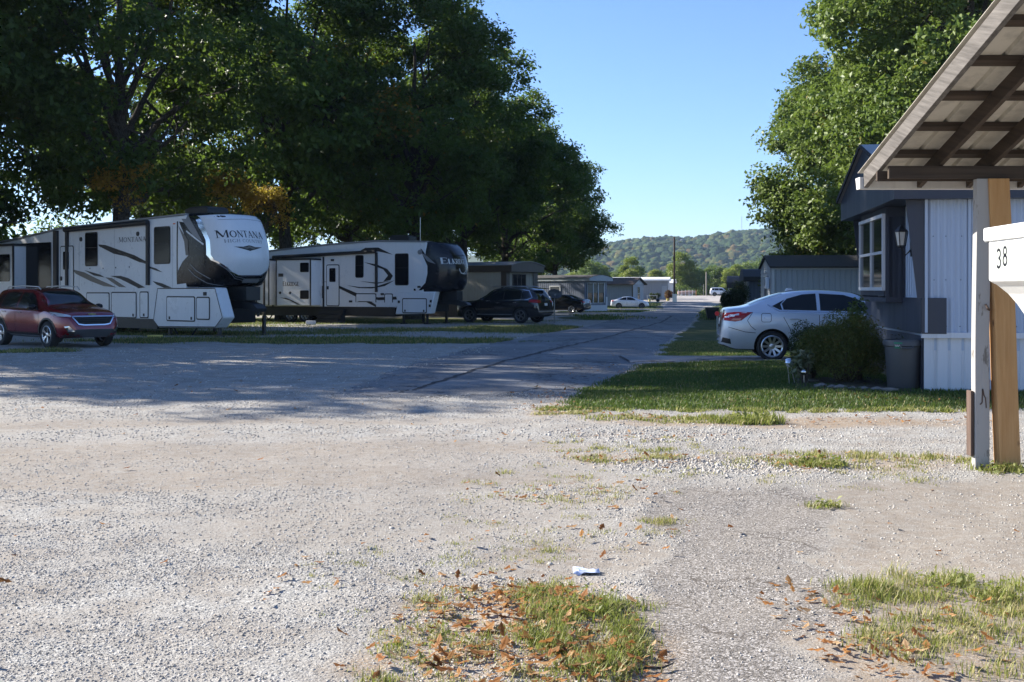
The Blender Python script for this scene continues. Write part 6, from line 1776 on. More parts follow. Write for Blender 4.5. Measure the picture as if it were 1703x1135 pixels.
# ================================================================ the near home on the right
A7 = R(8.5); u7 = Vector((math.cos(A7), -math.sin(A7), 0))
n7 = empty('trailer_home', (5.97, 15.9, .12), -A7, 'near white ribbed trailer home with a dark blue gabled overhang and a bay window', 'trailer home')
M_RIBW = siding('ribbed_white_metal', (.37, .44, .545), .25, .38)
M_SKIRT = siding('white_skirting', (.56, .585, .62), .35, .45)
Wd, L, E = 4.75, 14, 2.78
mb = MB(); ribbed(mb, 0, .0, L, .86, E + .1, .095, .030, -1, 'x', 0, 'round'); mb.box((.02, .03, .6), (L, Wd, E + .1)); mb.build('side_wall', M_RIBW, n7, 60)
mb = MB(); ribbed(mb, .0, 0.02, Wd, .86, E, .16, .010, -1, 'y'); mb.build('end_wall', M_RIBW, n7)
# flat joints, screws on the long wall
mb = MB()
for x in (.62, 1.85, 3.1): mb.box((x - .02, -.032, .86), (x + .02, -.024, E))
mb.build('wall_joint', M_RIBW, n7)
mb = MB()
for x in np.arange(.12, 5, .19):
    for z in (.95, 1.62, 2.25): mb.lathe([(.008, -.034), (.001, -.038)], 6, axis='y', c=(x + .02 * math.sin(x * 9 + z), 0, z))
so = mb.build('screws', M_DARKIN, n7)
# lower dark band on end and round the corner
mb = MB(); mb.box((-.045, .0, .84), (-.012, Wd, 1.36)); mb.box((-.045, -.045, .84), (.30, -.030, 1.36)); mb.build('lower_band', M_SLATE, n7, bevel=.004)
# fascia, gable, roof
ov = .46
mb = MB(); mb.prism([(-.22, E), (Wd + .18, E), (Wd + .18, E + .36), (Wd / 2, E + 1.08), (-.22, E + .36)], -ov, -.02, 0, 'yz'); mb.build('gable_panel', M_SLATE, n7)
mb = MB(); mb.box((-.02, -.22, E), (L, .0, E + .34)); mb.build('fascia', M_SLATE, n7)
mb = MB(); mb.prism([(-.28, E + .34), (Wd / 2, E + 1.08), (Wd + .24, E + .34), (Wd + .24, E + .40), (Wd / 2, E + 1.12), (-.28, E + .37)], -ov - .05, L, 0, 'yz'); mb.build('roof', M_ROOFM, n7)
mb = MB(); mb.prism([(-.30, E + .33), (Wd / 2, E + 1.07), (Wd + .26, E + .33), (Wd + .26, E + .42), (Wd / 2, E + 1.125), (-.30, E + .375)], -ov - .075, -ov - .052, 0, 'yz'); mb.build('rake_trim', M_DARKIN, n7)
# tapering wing walls under the overhang
for v in (-.012, Wd + .01):
    mb = MB(); mb.prism([(-.26, E), (.0, E), (.0, 1.36), (-.10, 1.36)], v - .02, v + .02); mb.build('wing_wall', M_SLATE, n7)
mb = MB(); mb.box((-.002, -.06, .86), (.035, -.028, E)); mb.build('corner_strip', M_RIBW, n7)
# bay window
b0, b1, bo = 1.30, 3.62, -.30
mb = MB(); mb.box((bo, b0, 1.28), (-.01, b1, 1.36)); mb.box((bo, b0, 2.62), (-.01, b1, E)); mb.box((bo, b0, 1.36), (bo + .05, b0 + .06, 2.62)); mb.box((bo, b1 - .06, 1.36), (bo + .05, b1, 2.62))
mb.box((bo + .05, b0, 1.36), (-.01, b0 + .03, 2.62)); mb.box((bo + .05, b1 - .03, 1.36), (-.01, b1, 2.62)); bay = mb.build('bay', M_SLATE, n7, bevel=.004)
mb = MB(); ribbed(mb, b0, bo + .05, -.01, 1.36, 2.62, .07, .012, -1); mb.build('bay_siding', M_SLATE, n7)
w_ = house_window(n7, 'y', bo, b0 + .10, b1 - .10, 1.52, 2.62, -1, 2, 2, M_WTRIM, fw=.055)
mb = MB()
for a in (b0 + .22, b0 + 1.32):
    for k in range(26): mb.box((bo - .011, a, 1.56 + k * .038), (bo - .0105 + .006, a + .75, 1.575 + k * .038))
bl = mb.build('blind', M_CURTAIN, w_)
mb = MB(); mb.box((bo - .02, b0 + .05, 1.38), (bo + .0, b1 - .05, 1.47)); mb.build('sill', M_SLATE, n7, bevel=.004)
# skirting
mb = MB(); ribbed(mb, .02, .0, L, -.2, .80, .19, .016, -1); mb.box((.03, .04, -.2), (L, Wd, .8)); mb.box((-.04, -.035, .78), (L, .03, .86)); mb.build('skirting', M_SKIRT, n7)
mb = MB(); mb.box((-.02, .1, -.2), (.03, Wd, .80)); mb.build('end_skirting', M_SLATE, n7)
# lantern on the end wall
wl = empty('wall_lantern', (0, 0, 0)); wl.parent = n7
c = Vector((-.02, .72, 2.28)); mb = MB()
mb.box((c.x - .02, c.y - .05, c.z - .30), (c.x + .0, c.y + .05, c.z + .12)); mb.tube([c + Vector((-.02, 0, -.2)), c + Vector((-.10, 0, -.28)), c + Vector((-.16, 0, -.16))], .014, 6)
mb.lathe([(.035, -.17), (.06, -.15), (.062, -.13)], 6, c=(c.x - .16, c.y, c.z)); mb.lathe([(.105, .07), (.09, .10), (.03, .16), (.001, .18)], 6, c=(c.x - .16, c.y, c.z))
for k in range(6):
    a = 2 * PI * k / 6; mb.tube([(c.x - .16 + .06 * math.cos(a), c.y + .06 * math.sin(a), c.z - .14), (c.x - .16 + .098 * math.cos(a), c.y + .098 * math.sin(a), c.z + .08)], .007, 5)
mb.build('lantern_frame', M_BLACK, wl)
mb = MB(); mb.lathe([(.052, -.14), (.09, .075)], 6, c=(c.x - .16, c.y, c.z), caps=True); mb.build('lantern_glass', NT('frosted_glass').done((.55, .53, .48), .35, 0, .5), wl)
mb = MB(); mb.box((-.03, 4.1, 2.0), (-.001, 4.2, 2.4)); mb.lathe([(.06, -.1), (.08, .12)], 6, c=(-.14, 4.15, 2.2), caps=True); mb.build('far_lantern', M_BLACK, n7)

# ------------------------------------------------------------------ carport
M_WEATH = wood('weathered_grey_timber', (.060, .053, .047), (.19, .172, .155), 1, 'y')
M_DARKT = wood('dark_timber', (.035, .025, .018), (.085, .06, .042), 1, 'y')
M_DARKX = wood('dark_timber_cross', (.035, .025, .018), (.085, .06, .042), 1, 'x')
M_NEWT = wood('fresh_pine_post', (.46, .235, .085), (.60, .35, .15), 1, 'z', knots=(.10, .045, .02))
M_PAINTP = wood('peeling_white_post', (.16, .145, .125), (.27, .25, .225), 1, 'z', peel=(.36, .345, .325))
M_OLDB = wood('old_red_board', (.07, .045, .035), (.16, .11, .085), 1, 'z')
M_TIN = plain('galvanised_roofing', (.53, .495, .42), .55, .15, var=.2, vscale=2, dirt=.45)
cp = empty('carport', (3.3, 9.8, 0), 0, 'open carport roof of dark timber and ribbed metal at the right edge', 'carport')
SL = .292
XR = 4.2                                      # width to the right (runs out of the frame)


def rz_(y): return 2.70 - SL * y              # underside of the rafters at local y (negative towards the camera)


for i, x in enumerate((.02, .52, .98, 1.46, 1.94, 2.42, 2.9, 3.4, 3.9)):
    mb = MB(); w = .045; d = .14 if i else .155
    a, b = .50, -5.2
    mb.prism([(a, rz_(a)), (b, rz_(b)), (b, rz_(b) + d), (a, rz_(a) + d)], x - w / 2, x + w / 2, 0, 'yz')
    mb.build('rafter', M_WEATH if i == 0 else M_DARKT, cp, bevel=.004)
for k in range(10):
    y = .12 - k * .56; mb = MB(); z = rz_(y) + .142
    mb.prism([(y + .045, z - SL * .045), (y - .045, z + SL * .045), (y - .045, z + SL * .045 + .04), (y + .045, z - SL * .045 + .04)], .06, XR, 0, 'yz'); mb.build('purlin', M_DARKX, cp)
mb = MB(); pts = []
for i in range(20):
    x = -.02 + i * .22; pts += [(x, 0), (x + .15, 0), (x + .165, .028), (x + .185, .028), (x + .20, 0)]
rowsr = []
for y in (.62, -2.3, -5.35): rowsr.append([(x, y, rz_(y) + .188 + d) for x, d in pts])
mb.rows(rowsr); o = mb.build('roof_sheet', M_TIN, cp); sd = o.modifiers.new('s', 'SOLIDIFY'); sd.thickness = .004
mb = MB(); mb.box((.05, -.045, 2.585), (XR, .0, 2.70)); mb.build('beam', M_DARKX, cp, bevel=.004)
mb = MB(); mb.box((-.02, .06, 2.575), (XR, .10, 2.665)); mb.build('beam', M_DARKX, cp, bevel=.004)
mb = MB(); mb.prism([(.50, 2.545), (.60, 2.545), (.635, 2.655), (.615, 2.655), (.588, 2.56), (.515, 2.56), (.515, 2.655), (.50, 2.655)], -.03, XR, 0, 'yz'); mb.prism([(.50, 2.545), (.60, 2.545), (.635, 2.655), (.50, 2.655)], -.036, -.03, 0, 'yz'); gt = mb.build('gutter', plain('white_gutter', (.62, .61, .58), .45, dirt=.25), cp)


def leaning_post(x0, x1, y0, y1, z1, w, d, m, name='post'):
    mb = MB(); N = 12
    rr = []
    for i in range(N + 1):
        t = i / N; x = x0 + (x1 - x0) * t + .004 * math.sin(t * 7 + x0 * 9); y = y0 + (y1 - y0) * t
        rr.append([(x - w / 2, y - d / 2, z1 * t - .05 * (t == 0)), (x + w / 2, y - d / 2, z1 * t - .05 * (t == 0)), (x + w / 2, y + d / 2, z1 * t - .05 * (t == 0)), (x - w / 2, y + d / 2, z1 * t - .05 * (t == 0))])
    mb.rows(rr, close=True); mb.f.append((3, 2, 1, 0)); mb.m.append(0); mb.f.append(tuple(N * 4 + k for k in range(4))); mb.m.append(0)
    return mb.build(name, m, cp, bevel=.006)


leaning_post(.868, .885, -.02, -.02, 2.585, .128, .09, M_PAINTP)
leaning_post(1.10, 1.015, -.06, -.02, 2.585, .185, .13, M_NEWT)
mb = MB(); mb.box((.775, -.05, .12), (.80, .05, .70)); mb.build('splint', M_OLDB, cp, bevel=.004)
mb = MB(); mb.box((.938, .0, .52), (.965, .05, .80)); mb.build('splint', M_NEWT, cp, bevel=.003)
# split running up the white post
mb = MB(); P_ = [(.905, 0, .55), (.897, 0, .64), (.885, 0, .66), (.872, 0, .72), (.868, 0, .60), (.850, 0, .58)]
for a, b in zip(P_, P_[1:]): mb.beam((a[0], -.0675, a[2]), (b[0], -.0675, b[2]), .010, .003, up=(0, 1, 0))
mb.build('split', M_OLDB, cp)
mb = MB(); mb.tube([(.93, -.07, 1.42), (.90, -.10, 1.44), (.89, -.085, 1.47)], .01, 6); mb.build('hook', M_OLDB, cp)

# ------------------------------------------------------------------ white box with the number
bxm = empty('drop_box', (2.82, 6.5, 0), R(-4.3), 'white lidded metal box with a 38 sticker, at the right edge', 'drop box')
M_BOX = plain('white_enamel', (.80, .80, .78), .35, var=.03, dirt=.12)
mb = MB()
prof = [(0, 1.90), (0, 1.652), (.05, 1.625), (.11, 1.575), (.165, 1.51), (.215, 1.435), (.26, 1.34), (.30, 1.2), (.32, 1.05), (.62, 1.05), (.62, 1.90)]
mb.prism(prof, -1.3, 0, 0, 'xz'); b_ = mb.build('body', M_BOX, bxm, bevel=.012)
mb = MB(); mb.box((-.022, -1.33, 1.885), (.65, .025, 1.965)); mb.build('lid', M_BOX, bxm, bevel=.010)
mb = MB(); mb.box((-.012, -.004, 1.88), (.004, .030, 1.93)); mb.build('latch', M_GREYG, bxm, bevel=.003)
mb = MB(); mb.box((.38, -1.05, -.05), (.56, -.75, 1.06)); mb.build('pedestal', M_BOX, bxm, bevel=.01)
mb = MB(); mb.prism([(-.13, 1.705), (-.345, 1.722), (-.345, 1.865), (-.13, 1.848)], -.0025, -.0012, 0, 'yz'); mb.build('sticker', plain('sticker_film', (.42, .45, .41), .3), bxm)


M_INK = plain('number_ink', (.012, .012, .02), .4)
for strokes, a0 in ((arc_strokes(.30, .73, .24, .22, 150, -90, .13, .13, 14) + arc_strokes(.30, .27, .27, .24, 90, -150, .13, .13, 14), .140), (arc_strokes(.30, .74, .20, .20, 0, 360, .12, .12, 18) + arc_strokes(.30, .27, .25, .24, 0, 360, .13, .13, 20), .238)):
    mb = MB(); H_ = .112; z0 = 1.724 + (.012 if a0 > .2 else 0)
    for a, b, a2, b2, w in strokes:
        dx, dy = a2 - a, b2 - b; l = math.hypot(dx, dy); nx, ny = -dy / l * w / 2, dx / l * w / 2; ex, ey = dx / l * .02, dy / l * .02
        mb.face([(-.0032, -(a0 + u * H_), z0 + v * H_) for u, v in ((a - ex + nx, b - ey + ny), (a - ex - nx, b - ey - ny), (a2 + ex - nx, b2 + ey - ny), (a2 + ex + nx, b2 + ey + ny))])
    mb.build('numeral', M_INK, bxm)
# ------------------------------------------------------------------ things around the near home
def bush(name, x, y, rx, ry, hz, n, leaf, mat, label, cat='bush', seed=1, au=.1, lumps=14, group=None):
    rng = np.random.default_rng(seed); root = empty(name, (x, y, h(x, y)), 0, label, cat, group)
    c = rng.normal(size=(lumps, 3)); c /= np.linalg.norm(c, axis=1)[:, None]; c[:, 2] = np.abs(c[:, 2]); c = c * (.55 + .3 * rng.random((lumps, 1))) * np.array([rx, ry, hz * .62]) + np.array([0, 0, hz * .32])
    w = rng.integers(0, lumps, n); d = rng.normal(size=(n, 3)); d /= np.linalg.norm(d, axis=1)[:, None]
    r = (.30 + .16 * rng.random(lumps))[w] * (.35 + .75 * rng.random(n) ** .4)
    P = c[w] + d * r[:, None] * np.array([rx, ry, hz * .62]) * 1.05; P[:, 2] = np.abs(P[:, 2]) + .02
    N = d
    V, F, k = leaf_cloud(P, N, leaf * (.6 + .8 * rng.random(n)), rng, .5)
    if n > 20000:      # uneven shoots above the mass
        m_ = 40; a = rng.random(m_) * 6.28; q = np.sqrt(rng.random(m_)); b = np.stack([rx * q * np.cos(a), ry * q * np.sin(a), hz * (.95 - .35 * q * q)], -1); tip = b + np.stack([.25 * np.cos(a) * q, .25 * np.sin(a) * q, .10 + .22 * rng.random(m_)], -1)
        t = rng.random((m_, 34, 1)); S = (b[:, None] + (tip - b)[:, None] * t).reshape(-1, 3) + rng.normal(size=(m_ * 34, 3)) * .018
        P[:len(S)] = S
    top = np.clip((P[:, 2] / hz - .35) * 1.6, 0, 1)
    link('foliage', np_mesh('foliage', V, F, mat, {'lv': np.repeat(rng.random(n), k), 'au': np.repeat((rng.random(n) < au * (.3 + 1.6 * rng.random(lumps)[w])) * (.3 + .6 * rng.random(n)), k)}), root)
    mb = MB()
    for q in c: mb.tube([(q[0] * .1, q[1] * .1, -.05), (q[0] * .5, q[1] * .5, q[2] * .55), tuple(q)], [.022, .015, .006], 5)
    mb.build('stems', M_BARK, root)
    return root


M_SHRUB = leafmat('shrub_leaves', (.036, .060, .014), (.14, .145, .028), .32, (.20, .10, .02))
M_SHRUB2 = leafmat('dark_shrub_leaves', (.018, .034, .014), (.04, .06, .02), .2, (.08, .03, .02))
M_VINE = leafmat('pale_leaves', (.07, .12, .03), (.15, .20, .06), .3)
bush('rounded_bush', 5.22, 17.2, .66, .66, 1.12, 30000, .032, M_SHRUB, 'rounded bush with yellow and rusty tips beside the grey bin', seed=3, au=.10, lumps=34)
bush('leafy_shrub', 5.52, 17.5, .26, .26, 1.32, 700, .075, M_VINE, 'tall pale leafy sprigs rising out of the back of the rounded bush', 'shrub', 4, .02, 7)
bush('low_bush', 4.88, 17.9, .40, .42, 1.0, 9000, .035, M_SHRUB2, 'dark low bush covering the front wheel side of the silver sedan', 'bush', 5, .05, 10)
bush('hosta_plant', 4.55, 17.0, .20, .22, .55, 320, .09, leafmat('hosta_leaves', (.06, .085, .04), (.24, .26, .17), .25), 'pale variegated plant at the left foot of the bush', 'plant', 6, .0, 8)
for i, (xx, D, s, lab, hz) in enumerate([(1214, 74, .9, 'dark shrub with stray twigs, left of the two dark shrubs on the right verge', 2.0), (1231, 75, 1.0, 'dense dark shrub against the grey trailer home on the right verge', 2.3)]):
    bush('dark_shrub', px(xx, D), D, .75 * s, .7, hz, 7000, .10, M_SHRUB2, lab, 'shrub', 8 + i, .06, 14, 'dark shrubs on the verge')
bush('red_shrub', px(1112, 160), 160, .55, .5, 1.8, 1500, .16, leafmat('red_leaves', (.12, .02, .015), (.22, .05, .03), .3), 'red leaved shrub at the corner of the white roofed home', 'shrub', 12, .0, 8)
for i, (xx, D) in enumerate([(1085, 163), (1092, 163.5)]):
    bush('yard_bush', px(xx, D), D, .8, .6, 1.1, 1200, .14, M_SHRUB2, ['grey green bush at the left of the long grey wall', 'grey green bush nearer the middle of the long grey wall'][i], 'bush', 13 + i, .1, 8, 'bushes along the grey wall')

# understorey between and behind the campers
UND = [(-22.4, 55, 2.6, 5.2, 'undergrowth close behind the rear of the first camper'), (-28, 57, 3.2, 5.6, 'undergrowth furthest left behind the rear of the first camper'), (-24, 58, 3.2, 4.5, 'leafy undergrowth at the left edge behind the first camper'), (-17.5, 64, 3.4, 5.0, 'undergrowth seen between the first camper and the thick trunk'), (-13.2, 70, 3.2, 4.6, 'undergrowth right of the rounded camper nose'), (-11, 82, 3.0, 6.5, 'sunlit undergrowth over the middle of the second camper'), (-7.0, 80, 2.6, 6.2, 'pale green undergrowth right over the roof unit of the second camper')]
UND += [(17.6, 67, 2.4, 4.6, 'sunlit undergrowth at the outer foot of the right hand oaks'), (21.5, 66, 2.6, 5.0, 'sunlit undergrowth over the long grey trailer roof'), (25.5, 66, 2.6, 5.0, 'undergrowth beside the dark blue gabled home')]
M_UND = leafmat('undergrowth_leaves', (.045, .085, .016), (.085, .145, .026), .42, (.28, .13, .02))
for i, (x, y, r, hz, lab) in enumerate(UND):
    bush('undergrowth', x, y, r, r * .8, hz, 5200, .24, M_UND, lab, 'undergrowth', 30 + i, .06, 18, 'undergrowth among the oaks')

# grey bin
tc = empty('garbage_bin', (px(1502, 16.25), 16.25, h(5.8, 16.25) + .01), R(-20), 'grey plastic garbage bin with a small green label beside the bush', 'bin')
M_BIN = plain('grey_plastic_bin', (.055, .060, .068), .55, var=.1, dirt=.15)
mb = MB(); mb.lathe([(.001, .0), (.21, .0), (.222, .02), (.262, .62), (.275, .63), (.285, .635), (.285, .70), (.272, .72), (.255, .72), (.245, .63), (.20, .05), (.001, .05)], 40); mb.build('body', M_BIN, tc, 40)
mb = MB(); mb.lathe([(.245, .60), (.12, .66), (.001, .70)], 20); mb.build('rubbish', plain('yard_waste', (.06, .055, .035), .95, var=.5, vscale=30, bump=1, bscale=50), tc, 40)
for a in (100, -80):
    mb = MB(); c_, s_ = math.cos(R(a)), math.sin(R(a)); mb.tube([(.28 * c_ - .09 * s_, .28 * s_ + .09 * c_, .63), (.33 * c_ - .07 * s_, .33 * s_ + .07 * c_, .61), (.33 * c_ + .07 * s_, .33 * s_ - .07 * c_, .61), (.28 * c_ + .09 * s_, .28 * s_ - .09 * c_, .63)], .014, 6); mb.build('handle', M_BIN, tc, 50)
mb = MB(); rr = []
for z in (.60, .69):
    rr.append([((.262 + .0285 * (z > .65) + .003 * (z < .65)) * math.cos(a), (.262 + .0285 * (z > .65) + .003 * (z < .65)) * math.sin(a), z) for a in np.linspace(R(-116), R(-92), 8)])
mb.rows(rr); lb = mb.build('label', plain('green_label', (.015, .20, .12), .4), tc)
mb = MB(); rr = []
for z in (.635, .645): rr.append([(.287 * math.cos(a), .287 * math.sin(a), z + .012 * math.sin(a * 60)) for a in np.linspace(R(-113), R(-96), 24)])
mb.rows(rr); mb.build('label_mark', M_PLATE, lb)
# yard stuff in the bin
bush('dry_sprigs', px(1480, 16.6), 16.3, .12, .12, .95, 160, .04, M_SHRUB2, 'few dry sprigs sticking up beside the bin rim', 'plant', 60, .4, 5)

# edging stones and mulch
M_STONE = plain('edging_stone', (.17, .155, .14), .95, var=.4, vscale=8, bump=.7, bscale=25)
rng = np.random.default_rng(9)
for i, (xx, D, s) in enumerate([(1352, 17.4, .16), (1367, 16.5, .20), (1382, 16.3, .16), (1397, 16.15, .18), (1418, 16.1, .14), (1437, 16.1, .15), (1458, 16.0, .14), (1480, 15.85, .15)]):
    v = cub[rng.integers(0, len(cub))] * np.array([s, s * .6, s * .32]); a = rng.random() * .6
    V = np.stack([v[:, 0] * math.cos(a) - v[:, 1] * math.sin(a), v[:, 0] * math.sin(a) + v[:, 1] * math.cos(a), v[:, 2]], -1)
    o = link('edging_stone', np_mesh('edging_stone', V, IF, M_STONE)); o.location = (px(xx, D), D, h(px(xx, D), D) + s * .12)
    tag(o, ['brown edging stone furthest left, below the garden light', 'large flat edging stone at the front of the bush bed', 'edging stone in the middle front of the bush bed', 'pale flat edging stone under the bush', 'small edging stone right of the pale flat one', 'low edging stone half way to the bin', 'edging stone just left of the bin', 'edging stone at the foot of the bin'][i], 'stone', 'edging stones round the bush bed')
mb = MB(); rr = []
for yy in np.linspace(15.9, 18.2, 12): rr.append([(xx, yy, h(xx, yy) + .035 * (1 - abs(2 * t - 1) ** 4) * (0 if yy < 15.95 or yy > 18.1 else 1) + .006 * math.sin(xx * 31 + yy * 17)) for t, xx in ((t, 4.25 + .25 * abs(yy - 17) + (5.95 - 4.25) * t) for t in np.linspace(0, 1, 14))])
mb.rows(rr); tag(mb.build('mulch', plain('bark_mulch', (.045, .032, .022), .95, var=.6, vscale=25, bump=1, bscale=40), sa=60), kind='structure')

# solar garden lights
sl = empty('garden_light', (px(1313, 17.2), 17.2, h(4.3, 17.2)), R(12), 'chrome domed garden light on a leaning stake by the car wheel', 'garden light', 'garden lights at the bush')
mb = MB(); mb.tube([(.10, 0, -.03), (.02, 0, .30)], .008, 6); mb.tube([(.0, 0, -.02), (-.03, 0, .28)], .006, 6); mb.build('stake', M_ALLOY, sl)
mb = MB(); mb.lathe([(.085, .34), (.08, .37), (.05, .40), (.001, .41)], 18); mb.build('cap', M_CHROME, sl, 50)
mb = MB(); mb.lathe([(.03, .27), (.055, .30), (.055, .34)], 14, caps=True); mb.build('lamp', M_CLEAR, sl, 50)
s2 = empty('garden_light', (px(1337, 17.0), 17.0, h(4.5, 17)), 0, 'round silver garden light globe low in front of the bush', 'garden light', 'garden lights at the bush')
mb = MB(); mb.tube([(0, 0, -.03), (0, 0, .16)], .008, 6); mb.build('stake', M_ALLOY, s2)
mb = MB(); mb.lathe([(.001, .15), (.045, .165), (.062, .20), (.045, .24), (.001, .255)], 16); mb.build('globe', M_CHROME, s2, 60)

# bin by the road, red reflector stake
tb = empty('road_bin', (px(1184, 62), 62, h(px(1184, 62), 62)), R(-6), 'black open topped bin standing at the right road edge', 'bin')
mb = MB(); o_ = .26
def ringr(w, z): return [(-w, -w, z), (w, -w, z), (w, w, z), (-w, w, z)]
mb.rows([ringr(.24, 0), ringr(.36, .62), ringr(.39, .62), ringr(.39, .68), ringr(.34, .68), ringr(.22, .03)], close=True); mb.face(ringr(.22, .03)); mb.face(ringr(.24, 0)); mb.build('body', M_BLACK, tb)
mb = MB(); mb.box((-.2, -.41, .52), (.2, -.36, .60)); mb.build('handle', M_BLACK, tb)
rf = empty('reflector_stake', (px(1192.5, 37), 37, h(px(1192.5, 37), 37)), 0, 'thin white stake with a round red reflector in the verge', 'marker')
mb = MB(); mb.tube([(0, 0, -.1), (.0, 0, .72)], .009, 6); mb.build('stake', M_PLATE, rf)
mb = MB(); mb.lathe([(.001, -.02), (.075, -.018), (.08, 0), (.075, .012), (.001, .012)], 20, axis='y', c=(0, -.01, .79)); mb.build('reflector', NT('red_reflector').done((.85, .035, .03), .3, 0, .6), rf, 40)

# satellite dish on pole
sd_ = empty('satellite_dish', (px(922, 54.5), 54.5, h(2, 54.5)), 0, 'dark oval satellite dish on a thin post in front of the black sedan', 'dish')
mb = MB(); mb.tube([(0, 0, -.1), (0, 0, 1.25)], .03, 8); mb.build('post', M_DKALLOY, sd_)
mb = MB(); rr = []
for r_ in np.linspace(0.01, 1, 8): rr.append([(r_ * .36 * math.cos(a), r_ * .25 * math.sin(a), .11 * r_ * r_) for a in np.linspace(0, 2 * PI, 29)[:-1]])
mb.rows(rr, close=True); ds = mb.build('reflector', plain('dark_dish', (.045, .046, .05), .5), sd_, 60); ds.location = (0, -.03, 1.42); ds.rotation_euler = (R(72), R(8), R(8)); m_ = ds.modifiers.new('s', 'SOLIDIFY'); m_.thickness = .015
mb = MB(); mb.tube([(0, -.03, 1.2), (.02, -.42, 1.25), (.02, -.48, 1.38)], .014, 6); mb.box((-.02, -.53, 1.36), (.06, -.45, 1.44)); mb.build('feed_arm', M_DKALLOY, sd_)

# lamp pole
D = 154; lp = empty('lamp_pole', (px(1121.5, D), D, h(px(1121.5, D), D)), 0, 'tall brown wooden pole with a curved street lamp arm', 'street lamp')
M_POLE = wood('pole_timber', (.055, .035, .024), (.13, .085, .055), 1, 'z')
mb = MB(); mb.tube([(0, 0, -.3), (0, 0, 9.2)], [.17, .12], 10); mb.build('pole', M_POLE, lp, 50)
mb = MB(); mb.tube([(.1, 0, 7.9), (.25, -.02, 8.35), (.6, -.05, 8.62), (1.0, -.08, 8.70)], .065, 8); mb.build('lamp_arm', M_ALLOY, lp, 50)
mb = MB(); mb.prism([(.85, 8.66), (1.42, 8.70), (1.45, 8.78), (1.2, 8.88), (.9, 8.80)], -.22, .08); mb.build('lamp_head', M_WTRIM, lp, bevel=.03)
mb = MB(); mb.box((-.3, -.35, 0), (.3, -.15, 1.15)); mb.build('meter_cabinet', M_ALLOY, lp, bevel=.02)
mb = MB(); mb.box((-.19, -.20, 5.9), (-.0, -.1, 6.5)); mb.build('transformer_box', M_BROWN, lp)
D2 = 246; up = empty('utility_pole', (px(1174.5, D2), D2, h(40, D2)), 0, 'thin grey wooden pole at the field edge behind the lot', 'utility pole')
mb = MB(); mb.tube([(0, 0, -.3), (0, 0, 5.4)], [.16, .13], 8); mb.build('pole', plain('grey_pole_wood', (.25, .22, .18), .9), up, 50)
mb = MB(); mb.tube([(-.55, .4, -.3), (-.5, .4, 2.6)], .06, 6); mb.build('stay', plain('grey_stay_wood', (.22, .2, .17), .9), up, 50)
# overhead wires
def wire(a, b, sag, n=24):
    a, b = Vector(a), Vector(b); return [a + (b - a) * (i / n) + Vector((0, 0, -sag * 4 * (i / n) * (1 - i / n))) for i in range(n + 1)]


mb = MB(); mb.tube(wire((px(940, 160), 160, 7.4), (px(1121.5, 154), 154, 8.3), .5), .022, 4); tag(mb.build('overhead_wire', M_BLACK), 'thin overhead wire from the dark oaks to the lamp pole', 'wire', 'overhead wires')
mb = MB(); mb.tube(wire((px(1121.5, 154), 154, 8.3), (px(1420, 165), 165, 7.6), .6), .022, 4); tag(mb.build('overhead_wire', M_BLACK), 'thin overhead wire running right from the lamp pole', 'wire', 'overhead wires')
mb = MB(); mb.tube(wire((px(1100, 246), 246, 11), (px(1330, 246), 246, 11.2), .4), .03, 4); tag(mb.build('overhead_wire', M_BLACK), 'lower overhead wire across the field edge trees', 'wire', 'overhead wires')

# yard things by the white roofed home
M_YEL = plain('yellow_paint', (.62, .50, .12), .6)
for i, (xx, D) in enumerate([(1080.5, 157), (1094, 158), (1110, 159)]):
    b = empty('yard_post', (px(xx, D), D, h(px(xx, D), D) + .0), 0, ['yellow yard post nearest the brown roofed home', 'yellow yard post in the middle', 'yellow yard post nearest the lamp pole'][i], 'post', 'yellow posts in the yard')
    mb = MB(); mb.box((-.13, -.13, -.1), (.13, .13, .34)); mb.build('block', M_YEL, b, bevel=.02); mb = MB(); mb.box((-.15, -.15, .34), (.15, .15, .38)); mb.build('cap', M_YEL, b, bevel=.01)
bn = empty('yard_table', (px(1084.5, 161), 161, h(23, 161)), R(-8), 'white garden table with clutter against the grey wall', 'table')
mb = MB(); mb.box((-.8, -.35, .70), (.8, .35, .76)); mb.build('table_top', M_WTRIM, bn)
for sx in (-.7, .7):
    for sy in (-.28, .28):
        mb = MB(); mb.box((sx - .04, sy - .04, -.05), (sx + .04, sy + .04, .70)); mb.build('leg', M_WTRIM, bn)
gb = empty('grill', (px(1094, 141), 141, h(21, 141)), 0, 'small black kettle grill on legs in the near yard', 'grill')
mb = MB(); mb.lathe([(.001, .55), (.18, .60), (.27, .75), (.25, .86), (.12, .98), (.001, 1.0)], 16); mb.build('kettle', M_BLACK, gb, 60)
for a in range(3):
    mb = MB(); q = a * 2.09; mb.tube([(.12 * math.cos(q), .12 * math.sin(q), .62), (.3 * math.cos(q), .3 * math.sin(q), -.03)], .018, 5); mb.build('leg', M_BLACK, gb)
rk = link('boulder', np_mesh('boulder', cub[2] * np.array([.5, .4, .35]), IF, M_STONE)); rk.location = (px(1098, 134), 134, h(18, 134) + .1); tag(rk, 'grey boulder at the road edge in front of the yard', 'stone')

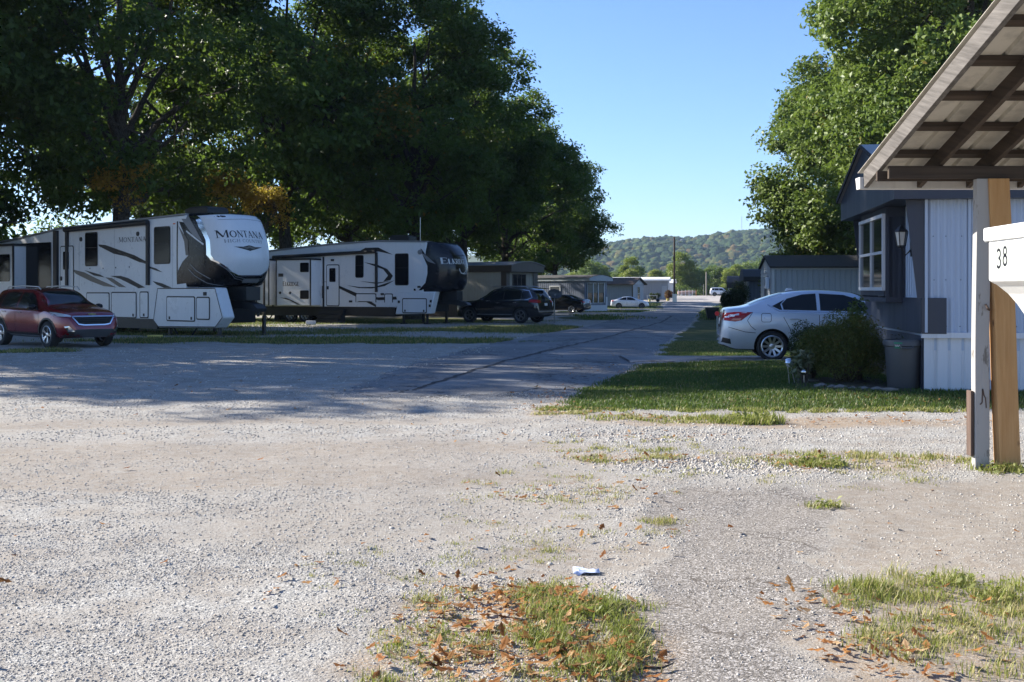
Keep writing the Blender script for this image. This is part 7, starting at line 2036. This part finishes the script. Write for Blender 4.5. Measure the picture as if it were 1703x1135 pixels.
# fenced yard beyond the lot
fx0, fx1 = px(1128, 240), px(1158, 240)
fe = empty('wire_fence', (fx0, 240, h(40, 240)), R(3), 'low wire fence with an orange post beyond the lot', 'fence')
W_ = fx1 - fx0; n_ = 5
for i in range(n_ + 1):
    mb = MB(); mb.tube([(W_ * i / n_, 0, -.1), (W_ * i / n_, 0, 1.35)], .05, 6); mb.build('post', plain('orange_post', (.55, .20, .08), .6) if i == n_ else M_WTRIM, fe)
mb = MB()
for z in (.25, .5, .75, 1.0, 1.25): mb.tube([(0, 0, z), (W_, 0, z)], .014, 4)
for k in range(26): mb.tube([(W_ * k / 26, 0, .1), (W_ * k / 26, 0, 1.3)], .010, 4)
mb.build('mesh_panel', M_STEEL, fe)
tp = empty('covered_boat', (px(1142, 246), 246, h(40, 246)), 0, 'small covered boat on blocks behind the wire fence', 'boat')
mb = MB(); rr = []
for x, w_, z0, z1 in ((-2.0, .55, .35, 1.0), (-1, .7, .25, 1.05), (.3, .7, .25, 1.15), (1.3, .5, .4, 1.15), (2.1, .06, .85, 1.1)): rr.append([(x, -w_, z1 * .85), (x, -w_ * .7, z0), (x, w_ * .7, z0), (x, w_, z1 * .85), (x, w_ * .4, z1), (x, -w_ * .4, z1)])
mb.rows(rr, close=True); mb.f.append((5, 4, 3, 2, 1, 0)); mb.m.append(0); mb.f.append(tuple(range(24, 30))); mb.m.append(0); mb.build('hull', plain('boat_paint', (.34, .20, .15), .5), tp, 40)
for x in (-1.2, .8):
    mb = MB(); mb.box((x - .2, -.5, -.05), (x + .2, .5, .32)); mb.build('block', M_WTRIM, tp)

# bits on the lot
mb = MB(); mb.box((-.25, -.06, 0), (.25, .06, .09)); o = mb.build('wheel_chock', M_YEL, bevel=.02); x_, y_ = px(258, 36.6), 36.6; o.location = (x_, y_, h(x_, y_)); tag(o, 'yellow block on the ground under the first camper', 'block')
mb = MB(); mb.box((-.22, -.10, 0), (.22, .10, .19)); o = mb.build('cinder_block', M_WTRIM, bevel=.02); x_, y_ = px(517, 51.5), 51.5; o.location = (x_, y_, h(x_, y_)); tag(o, 'pale concrete block beside the wheels of the second camper', 'block')
mb = MB(); rr = []
for i in range(6): rr.append([(-.075 + .15 * j / 5, -.05 + .10 * i / 5, .012 + .018 * math.sin(i * 2.1 + j * 1.3) * math.cos(j * 2.7)) for j in range(6)])
mb.rows(rr); o = mb.build('paper_scrap', plain('pale_blue_paper', (.50, .56, .72), .6), sa=40); x_, y_ = px(975, 6.28), 6.28; o.location = (x_, y_, float(ground_z(x_, y_)) + .004); tag(o, 'crumpled pale blue paper scrap on the gravel', 'litter')
o.modifiers.new('s', 'SOLIDIFY').thickness = .002
mb = MB(); q = [(0, 0, .008), (.06, .02, .012), (.11, .015, .01), (.15, .05, .012), (.17, .055, .02)]; mb.tube(q, [.004, .006, .006, .004, .002], 6); o = mb.build('twig', M_BARK); x_, y_ = px(1058, 4.66), 4.66; o.location = (x_, y_, float(ground_z(x_, y_))); tag(o, 'short dark twig on the old tar', 'twig')
